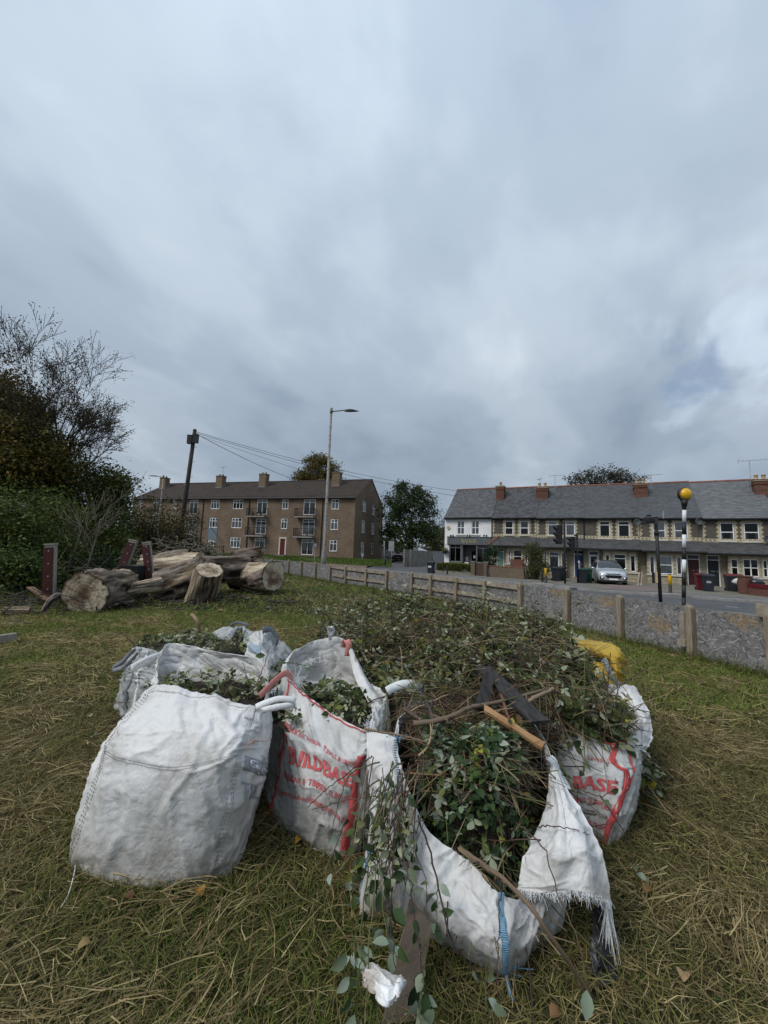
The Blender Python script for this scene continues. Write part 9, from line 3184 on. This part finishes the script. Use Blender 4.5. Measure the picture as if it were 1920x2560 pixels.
def filling(name, cen, rx, ry, z, n_leaf, n_twig, dome=.06):
 k = 22
 vs, fs = [], []
 for r in range(8):
  for j in range(k):
   a = 2 * PI * j / k
   x, y = cen[0] + rx * math.cos(a) * r / 7, cen[1] + ry * math.sin(a) * r / 7
   vs.append((x, y, z + dome * (1 - (r / 7) ** 2) + rnd.gauss(0, .012)))
 for r in range(7):
  for j in range(k):
   fs.append((r * k + j, (r + 1) * k + j, (r + 1) * k + (j + 1) % k, r * k + (j + 1) % k))
 mb = MB()
 mb.add(vs, fs)
 tag(mb.build('gap_shade_mound', m_gap_shade, None, True), kind='stuff')  # bag filling, darkness between its leaves is in the colour
 a = rng.uniform(0, 2 * PI, n_leaf)
 rr = np.sqrt(rng.random(n_leaf))
 P = np.stack([cen[0] + rx * rr * np.cos(a), cen[1] + ry * rr * np.sin(a), z + dome * (1 - rr ** 2) + rng.uniform(0, .09, n_leaf)], 1)
 bramble_leaf_cloud(name, P, (.035, .065), LEAFPAL[:7], [.2, .2, .18, .1, .14, .1, .08])
 mb = MB()
 for i in range(n_twig):
  a, q = rnd.uniform(0, 2 * PI), math.sqrt(rnd.random())
  p = np.array([cen[0] + rx * q * math.cos(a) * .8, cen[1] + ry * q * math.sin(a) * .8, z + .03])
  d = np.array([rnd.gauss(0, 1), rnd.gauss(0, 1), abs(rnd.gauss(.1, .35))])
  d /= np.linalg.norm(d)
  l = rnd.uniform(.1, .4)
  c = rnd.choice(STEMC)
  mb.tube([p - d * l * .4, p + np.array([0, 0, .015]), p + d * l * .5], [.003, .0028, .0015], 4, cap=False, col=c)
 tag(mb.build('loose_twigs', m_stem, None, True, colors=True), kind='stuff')
filling('bag_leaves', (-0.38, 3.05), .42, .42, .56, 330, 90)
filling('bag_leaves', (-1.2, 2.88), .46, .22, .70, 140, 60)
filling('bag_leaves', (-1.95, 4.5), .75, .5, .62, 380, 130)
filling('bag_leaves', (-0.98, 3.75), .22, .25, .55, 70, 30)
# ---------------------------------------------------------------- single branches, boards and trailing stems
LEAF_MESH = []
for i, c in enumerate([(0.03, 0.06, 0.018), (0.05, 0.085, 0.026), (0.022, 0.042, 0.014), (0.27, 0.32, 0.25), (0.20, 0.25, 0.18), (0.10, 0.13, 0.075)]):
 V, F = leaf_template(.08 + .05 * (i % 3), .10 + .12 * (i % 2))
 me = bpy.data.meshes.new('leaf')
 me.from_pydata([tuple(v) for v in V], [], [tuple(f) for f in F])
 me.materials.append(m_bleaf)
 at = me.color_attributes.new('Col', 'FLOAT_COLOR', 'POINT')
 at.data.foreach_set('color', np.tile(np.array([*c, 1], np.float32), len(V)))
 me.polygons.foreach_set('use_smooth', [True] * len(F))
 me.update()
 LEAF_MESH.append(me)
def bramble(label, path, r, n_leaf, col, size=(.05, .085), tsel=(0.1, 1.0), thorns=10, hang=0.5, group='trailing bramble stems', name='bramble_stem', kinds=None):
 P = catmull(np.array([np.array(p) for p in path]), 24)
 P = P + rng.normal(size=P.shape) * .003
 t = thing(name, label, 'bramble stem', P[0], 0, group)
 mb = MB()
 mb.tube(P, [r * (1 - .55 * k / 23) for k in range(24)], 6, col=col)
 for k in range(thorns):
  i = rnd.randrange(1, 22)
  d = np.array([rnd.gauss(0, 1), rnd.gauss(0, 1), rnd.gauss(0, 1)])
  d /= np.linalg.norm(d)
  mb.tube([P[i], P[i] + d * rnd.uniform(.008, .016)], [r * .5, .0004], 4, cap=False, col=col)
 mb.build('stem', m_stem, t, True, world=True, colors=True)
 for k in range(n_leaf):
  f = rnd.uniform(*tsel) * 22
  i = int(f)
  p = P[i] * (1 - f % 1) + P[i + 1] * (f % 1)
  d = np.array([rnd.gauss(0, .8), rnd.gauss(-.3, .6), rnd.gauss(-hang, .5)])
  d /= np.linalg.norm(d)
  nn_ = np.array([rnd.gauss(0, .7), rnd.gauss(-.6, .6), rnd.gauss(.5, .6)])
  s_ = np.cross(nn_, d)
  s_ /= np.linalg.norm(s_) + 1e-9
  u_ = np.cross(d, s_)
  sz = rnd.uniform(*size)
  p2 = p + d * sz * .3
  o = bpy.data.objects.new('leaf', rnd.choice(LEAF_MESH if kinds is None else [LEAF_MESH[q] for q in kinds]))
  COL.objects.link(o)
  o.parent = t
  L = t.location
  M4 = Matrix(((d[0] * sz, s_[0] * sz, u_[0] * sz, p2[0] - L[0]), (d[1] * sz, s_[1] * sz, u_[1] * sz, p2[1] - L[1]), (d[2] * sz, s_[2] * sz, u_[2] * sz, max(p2[2], .03) - L[2]), (0, 0, 0, 1)))
  o.matrix_local = M4
 return t
GRN, PUR, BRN, OLV = (0.07, 0.085, 0.03), (0.035, 0.018, 0.018), (0.09, 0.06, 0.038), (0.10, 0.105, 0.04)
TRAIL = 'bramble stems trailing over the front left corner of the torn bag'
for i, (pth, r, nl, c) in enumerate([
 ([(1010, 1905, 2.3), (960, 1950, 2.12), (935, 2080, 1.95), (905, 2300, 1.70), (900, 2480, 1.50)], .0045, 14, GRN),
 ([(1020, 1930, 2.28), (965, 2010, 2.02), (945, 2150, 1.86), (925, 2330, 1.62), (915, 2550, 1.36)], .004, 12, OLV),
 ([(1030, 1960, 2.2), (990, 2020, 1.98), (985, 2150, 1.84), (975, 2290, 1.66), (990, 2420, 1.52)], .0035, 14, PUR),
 ([(1005, 1990, 2.2), (1015, 2060, 1.98), (1020, 2180, 1.82), (1045, 2330, 1.62), (1060, 2480, 1.45)], .004, 10, PUR),
 ([(985, 1960, 2.25), (925, 2010, 2.08), (890, 2110, 1.98), (880, 2220, 1.84)], .003, 12, GRN),
 ([(1000, 1975, 2.2), (960, 2050, 1.98), (955, 2190, 1.82), (968, 2360, 1.60)], .003, 16, OLV),
 ([(1050, 1950, 2.2), (1010, 2000, 2.02), (1000, 2100, 1.90), (1035, 2240, 1.72)], .003, 12, BRN),
 ([(975, 1930, 2.3), (905, 1985, 2.16), (850, 2085, 2.10), (818, 2200, 2.14)], .004, 4, BRN)]):
 bramble(['longest green bramble stem trailing down to the left of the white foam piece', 'olive bramble stem hanging straight down behind the foam piece', 'purple bramble stem ending just right of the foam piece', 'purple bramble stem hanging over the brown board',
    'short green bramble stem curving out left toward the red band', 'olive bramble stem with the most leaves, ending above the foam piece', 'brown bramble stem ending against the lower left of the torn bag', 'brown twig arching left from the torn bag corner to the grass'][i], [D(*p) for p in pth], r, nl, c, (.04, .072), (.12, 1.0), 14, .75, TRAIL)
mb = MB()
LPs = []
for k in range(44):
 x0 = rnd.uniform(915, 1050)
 p = [D(x0 + rnd.uniform(-10, 40), rnd.uniform(1890, 1990), rnd.uniform(2.12, 2.3))]
 yy = p[0][1]
 py = 2000
 for j in range(3):
  py += rnd.uniform(30, 100)
  yy -= rnd.uniform(.03, .09)
  x0 += rnd.gauss(-8, 16)
  p.append(D(x0, py, min(yy, 2.0 - .0009 * (py - 2050)) - .04))
 P = catmull(np.array(p), 10)
 c = rnd.choice(STEMC)
 mb.tube(P, [.003 - .0002 * q for q in range(10)], 4, cap=False, col=c)
 for q in range(rnd.randint(1, 4)):
  LPs.append(P[rnd.randint(3, 9)])
tag(mb.build('hanging_stems', m_stem, None, True, colors=True), kind='stuff')
bramble_leaf_cloud('hanging_leaves', np.array(LPs), (.035, .06), LEAFPAL[:7], [.2, .2, .2, .1, .12, .1, .08], tri=False)
SING = 'single stems lying over the bags and heap'
for lab, pth, r, nl, c in [
 ('thorny dark stem lying diagonally across the printed front of the red strapped bag', [(790, 1765, 2.9), (835, 1840, 2.62), (852, 1890, 2.44), (878, 1932, 2.33)], .0042, 0, PUR),
 ('dark thorny stem pointing down left over the red lettering', [(930, 1890, 2.3), (883, 1924, 2.28), (821, 1969, 2.29), (768, 2019, 2.32)], .0040, 0, PUR),
 ('green stem bent straight down across the red lettering', [(950, 1905, 2.28), (880, 1932, 2.26), (852, 1989, 2.25), (830, 2084, 2.28)], .0042, 1, GRN),
 ('pale green stem crossing low over the red band', [(965, 1985, 2.1), (906, 2047, 2.14), (852, 2087, 2.2), (819, 2094, 2.28)], .0035, 3, OLV),
 ('pale brown stem crossing the middle of the red band', [(950, 1990, 2.14), (869, 2000, 2.22), (782, 2025, 2.3)], .0035, 1, BRN),
 ('dark thorny stem hanging down the front of the torn bag', [(1045, 2040, 2.0), (1083, 2154, 1.84), (1121, 2323, 1.66), (1168, 2403, 1.62), (1220, 2466, 1.62)], .0048, 3, PUR),
 ('thin dark stem hanging vertically beside the blue corner seam', [(1255, 2200, 1.80), (1250, 2260, 1.74), (1246, 2360, 1.66), (1242, 2470, 1.58)], .003, 0, PUR),
 ('arching thin brown stem from the torn flap down to the grass', [(1290, 2055, 2.05), (1361, 2126, 1.85), (1394, 2234, 1.72), (1445, 2356, 1.60), (1471, 2470, 1.55)], .0035, 1, BRN),
 ('thin dark stem lying across the upper part of the torn flap', [(1330, 2068, 2.1), (1374, 2066, 1.96), (1432, 2072, 1.94), (1475, 2086, 1.98)], .003, 0, PUR),
 ('dark stem trailing from the right bag down onto the grass', [(1500, 1990, 2.55), (1560, 2080, 2.42), (1582, 2160, 2.3), (1602, 2300, 2.05)], .0035, 2, PUR),
 ('green stem reaching over the printed right bag', [(1395, 1960, 2.5), (1450, 1975, 2.52), (1500, 1990, 2.52), (1540, 1975, 2.54)], .004, 2, BRN),
 ('long green stem rising from the heap by the yellow bag', [(1325, 1740, 3.3), (1380, 1680, 3.3), (1420, 1600, 3.35), (1445, 1585, 3.4)], .005, 10, GRN),
 ('yellowish green stem sloping down the right side of the heap', [(1425, 1690, 3.2), (1450, 1780, 2.85), (1462, 1880, 2.6), (1460, 1940, 2.55)], .0065, 4, OLV),
 ('brown stem sloping down the right side of the heap', [(1390, 1770, 2.85), (1420, 1840, 2.65), (1460, 1900, 2.58), (1452, 1935, 2.56)], .005, 2, BRN),
 ('thin stem sticking out over the white folded rim on the right', [(1530, 1800, 3.05), (1590, 1822, 3.0), (1640, 1830, 3.0)], .0035, 0, PUR),
 ('green stem standing up at the middle of the heap behind the curled loop', [(960, 1850, 2.75), (968, 1780, 2.85), (968, 1700, 3.0), (972, 1640, 3.1)], .007, 3, OLV),
 ('dark twig sticking out to the left above the back left bag', [(345, 1620, 4.2), (318, 1595, 4.25), (297, 1575, 4.3)], .006, 0, PUR),
 ('long thin brown twig pointing left from the grey bag', [(325, 1755, 3.6), (270, 1757, 3.62), (172, 1753, 3.7)], .004, 0, BRN),
 ('dark twig beside the left edge of the big white bag', [(310, 1785, 2.8), (262, 1820, 2.75), (226, 1855, 2.7), (220, 1950, 2.6)], .004, 1, PUR),
 ('reddish twig sticking up from the gap behind the front left bag', [(625, 1750, 2.9), (645, 1700, 2.95), (665, 1650, 3.0), (672, 1620, 3.02)], .004, 2, (.10, .045, .03)),
 ('thin dark twig leaning in the gap behind the front left bag', [(632, 1740, 2.9), (618, 1690, 2.95), (605, 1655, 3.0)], .003, 0, PUR),
 ('green stem bridging from the left bag to the middle bag', [(690, 1655, 3.2), (740, 1660, 3.2), (790, 1668, 3.3)], .005, 3, GRN),
 ('tall thin green stem standing behind the middle bag', [(735, 1660, 3.6), (732, 1620, 3.62), (733, 1570, 3.66)], .004, 0, OLV),
 ('long pale stem standing up at the back right of the heap', [(1400, 1640, 4.2), (1345, 1590, 4.4), (1290, 1545, 4.6)], .005, 3, OLV),
 ('slender leafy sprig standing up in front of the railed hoarding', [(1175, 1560, 5.0), (1178, 1520, 5.05), (1172, 1495, 5.1)], .004, 12, GRN),
 ('slender leafy sprig standing up at the far left of the heap', [(800, 1560, 5.1), (790, 1535, 5.15), (770, 1520, 5.2)], .004, 12, GRN)]:
 bramble(lab, [D(*p) for p in pth], r, nl, c, (.045, .08), (.3, 1.0), 14 if c is PUR else 5, .3, SING)
for i, (px, py, y0) in enumerate(((880, 2390, 1.5), (1060, 2440, 1.45), (1090, 2280, 1.72), (1215, 2490, 1.42), (1050, 2545, 1.28), (890, 2500, 1.4))):
 p = D(px, py, y0)
 bramble(['pale leaf cluster low at the left of the hanging stems', 'green leaf cluster beside the brown board', 'green leaf cluster against the lower left of the torn bag', 'pair of pale leaves low in front of the torn bag', 'pale leaf cluster at the bottom beside the foam piece', 'dark leaf cluster low left of the foam piece'][i],
   [p + np.array([.01, .02, .10]), p, p + np.array([.01, -.01, -.05])], .0025, (6, 8, 6, 3, 6, 6)[i], GRN, (.04, .065), (.2, 1), 2, .5, 'leaf clusters low in front', 'leaf_cluster', (3, 4, 5) if i in (0, 3, 4) else (0, 1, 4))
def DB(px, py, y):
 return D(px, py, y - (.17 if y > 2.3 else 0))
def branch(label, path, r, col, taper=.4, name='branch', sides=8, cut=True):
 P = catmull(np.array([DB(*p) if len(p) == 3 else G(p[0], p[1], .02) for p in path]), 22)
 P += rng.normal(size=P.shape) * r * .15
 t = thing(name, label, 'branch', P[0], 0, 'branches on the heap')
 mb = MB()
 mb.tube(P, [r * (1 - taper * k / 21) * rnd.uniform(.92, 1.08) for k in range(22)], sides, col=col)
 for k in range(3):
  i = rnd.randrange(4, 19)
  d = np.array([rnd.gauss(0, 1), rnd.gauss(0, 1), abs(rnd.gauss(.3, .6))])
  d /= np.linalg.norm(d)
  mb.tube([P[i], P[i] + d * rnd.uniform(.03, .10)], [r * .45, r * .25], 5, col=col)
 mb.build('wood', m_stem, t, True, world=True, colors=True)
 if cut:
  c = MB()
  d = (P[-1] - P[-2]) / np.linalg.norm(P[-1] - P[-2])
  c.tube([P[-1] + d * .0005, P[-1] + d * .003], r * (1 - taper) * .96, sides, col=(.42, .33, .2))
  c.build('cut_end', m_stem, t, world=True, colors=True)
 return t
branch('thick grey brown branch lying across the heap toward the dark board', [(1034, 1810, 2.62), (1114, 1797, 2.62), (1177, 1768, 2.7), (1240, 1757, 2.78), (1373, 1722, 3.0)], .017, (.13, .095, .065))
branch('short dark branch stub leaning at the left of the thick branch', [(1009, 1772, 2.8), (1050, 1798, 2.68)], .014, (.075, .055, .04), .2)
branch('dark upright stub behind the thick branch', [(1065, 1752, 2.95), (1085, 1805, 2.72), (1105, 1860, 2.56)], .016, (.05, .04, .034), .2)
branch('reddish brown stick lying over the tan split board', [(1247, 1718, 2.95), (1270, 1790, 2.66), (1298, 1868, 2.44)], .011, (.13, .06, .04), .3)
branch('curved orange brown twig along the lower edge of the dry twigs', [(1012, 1932, 2.3), (1085, 1936, 2.24), (1155, 1932, 2.22), (1185, 1912, 2.24), (1225, 1898, 2.26)], .006, (.22, .11, .05), .4)
branch('pale yellow curved twig at the left of the dry twigs', [(1046, 1890, 2.36), (1068, 1868, 2.38), (1078, 1838, 2.46), (1076, 1812, 2.56)], .006, (.30, .22, .11), .3)
branch('long brown stick sloping from the torn bag down to the grass at the right', [(1150, 2120, 1.95), (1215, 2170, 1.86), (1267, 2205, 1.80), (1356, 2308, 1.66), (1483, 2500)], .012, (.145, .10, .065), .35)
branch('horizontal pale twig over the corner between the printed bag and the torn bag', [(911, 1822, 2.52), (976, 1834, 2.44), (1020, 1843, 2.42), (1075, 1858, 2.42)], .007, (.17, .12, .08), .4)
branch('tan stick pointing up at the right of the heap', [(1300, 1765, 2.8), (1345, 1740, 2.85), (1385, 1722, 2.95)], .014, (.20, .15, .10), .2)
branch('pale broken stick lying among the leaves at the back', [(880, 1600, 4.4), (905, 1630, 4.2), (918, 1655, 4.0)], .012, (.30, .25, .17), .2)
branch('second pale broken stick lying at the back beside the middle bag', [(940, 1575, 4.8), (925, 1605, 4.5), (912, 1632, 4.3)], .010, (.28, .22, .14), .2)
branch('grey stick lying level behind the middle bag', [(835, 1592, 4.3), (860, 1590, 4.3), (885, 1588, 4.3)], .009, (.16, .14, .11), .2)
m_char = M('charred_board', (0.016, 0.015, 0.015), (0.045, 0.042, 0.040), 0.75, 9, 0.5, 30, stretch=(4, 1, 1))
m_split = M('split_tan_timber', (0.24, 0.13, 0.055), (0.36, 0.22, 0.11), 0.8, 9, 0.5, 26)
def board(label, a, b, w, th, mat, tilt=(0, 0, 1), jag=0.0, name='board'):
 a, b = np.array(a), np.array(b)
 L = np.linalg.norm(b - a)
 d = (b - a) / L
 up = np.array(tilt, float)
 up -= d * up.dot(d)
 up /= np.linalg.norm(up)
 x = np.cross(d, up)
 n = 10
 vs, fs = [], []
 for k in range(n + 1):
  p = a + d * L * k / n
  e0, e1 = rnd.uniform(-.004, .004), rnd.uniform(-.004, .004)
  if k in (0, n):
   p0, p1 = p + d * rnd.uniform(-jag, jag), p + d * rnd.uniform(-jag, jag)
  else:
   p0 = p1 = p
  vs += [p0 - x * (w / 2 + e0) - up * th / 2 - a, p1 + x * (w / 2 + e1) - up * th / 2 - a, p1 + x * (w / 2 + e1) + up * th / 2 - a, p0 - x * (w / 2 + e0) + up * th / 2 - a]
 for k in range(n):
  for j in range(4):
   fs.append((4 * k + j, 4 * k + (j + 1) % 4, 4 * k + 4 + (j + 1) % 4, 4 * k + 4 + j))
 fs += [(3, 2, 1, 0), (4 * n, 4 * n + 1, 4 * n + 2, 4 * n + 3)]
 mb = MB()
 mb.add(vs, fs)
 o = mb.build(name, mat)
 o.location = a
 return tag(o, label, 'board')
board('long charred black board lying on top of the heap', DB(1206, 1668, 3.2), DB(1352, 1808, 2.58), .125, .02, m_char, (.15, -.55, .85), .015)
board('short charred post stub standing against the long black board', DB(1222, 1692, 2.98), DB(1200, 1775, 2.72), .062, .05, m_char, (0, -1, .4), .01)
board('tan split piece of timber lying below the charred board', DB(1207, 1768, 2.68), DB(1346, 1858, 2.44), .042, .02, m_split, (.1, -.5, .85), .03)
board('dark rotten board half hidden among the dry twigs', D(1085, 1868, 2.39), D(1215, 1880, 2.33), .09, .02, M('rotten_brown_board', (.05, .035, .026), (.10, .07, .05), .95, 9, .5, 30), (0, -.6, .8), .02)
board('brown rough board leaning at the front below the hanging stems', D(1052, 2285, 1.80), G(998, 2550, .02), .115, .015, M('rough_brown_board', (.10, .075, .055), (.17, .135, .10), .95, 7, .5, 26), (.2, -.9, .4), .03)
fo = thing('foam_piece', 'crumpled white foam piece with brown stain at the bottom centre', 'foam piece', D(960, 2455, 1.42))
fs_ = Cloth([colpts([(912, 2455, 1.46), (906, 2432, 1.50), (915, 2418, 1.54)]), colpts([(938, 2478, 1.38), (940, 2440, 1.44), (942, 2405, 1.52)]), colpts([(962, 2500, 1.34), (962, 2450, 1.41), (958, 2418, 1.5)]),
 colpts([(985, 2496, 1.36), (990, 2455, 1.42), (985, 2430, 1.5)]), colpts([(1002, 2470, 1.40), (1010, 2455, 1.45), (1000, 2440, 1.50)])], 60, 50, False, .005, 119, crease=1.6, freq=1.7)
fs_.mesh('foam', bag_mat('stained_foam', (.80, .81, .80), (.26, .17, .10), .8, .02, .05, .7), fo, .012)
FALL = [(500, 2224, 'orange brown leaf on the grass under the front left bag', (.34, .17, .03)), (746, 2098, 'orange leaf on the grass under the red printed bag', (.36, .2, .03)), (1708, 2432, 'tan leaf on the grass at the lower right', (.28, .19, .10)),
  (320, 2238, 'brown leaf at the lower left corner of the front left bag', (.13, .07, .035)), (224, 1788, 'pale leaf on the grass left of the bags', (.34, .30, .2)), (1620, 2222, 'brown leaf on the grass right of the torn flap', (.2, .11, .04)), (210, 2360, 'small tan leaf at the lower left', (.26, .18, .08)), (1390, 2530, 'small brown leaf at the bottom edge', (.18, .10, .045))]
for px, py, lab, c in FALL:
 p = G(px, py, .05)
 V, F = leaf_template(.25, .5)
 mb = MB()
 s = .055
 a = rnd.uniform(0, 6)
 mb.add([((v[0] - .5) * s * math.cos(a) - v[1] * 1.5 * s * math.sin(a), (v[0] - .5) * s * math.sin(a) + v[1] * 1.5 * s * math.cos(a), v[2] * s) for v in V], [tuple(f) for f in F], 0, c)
 o = mb.build('fallen_leaf', m_bleaf, None, True, colors=True)
 o.location = p
 tag(o, lab, 'leaf', 'fallen leaves on the grass')
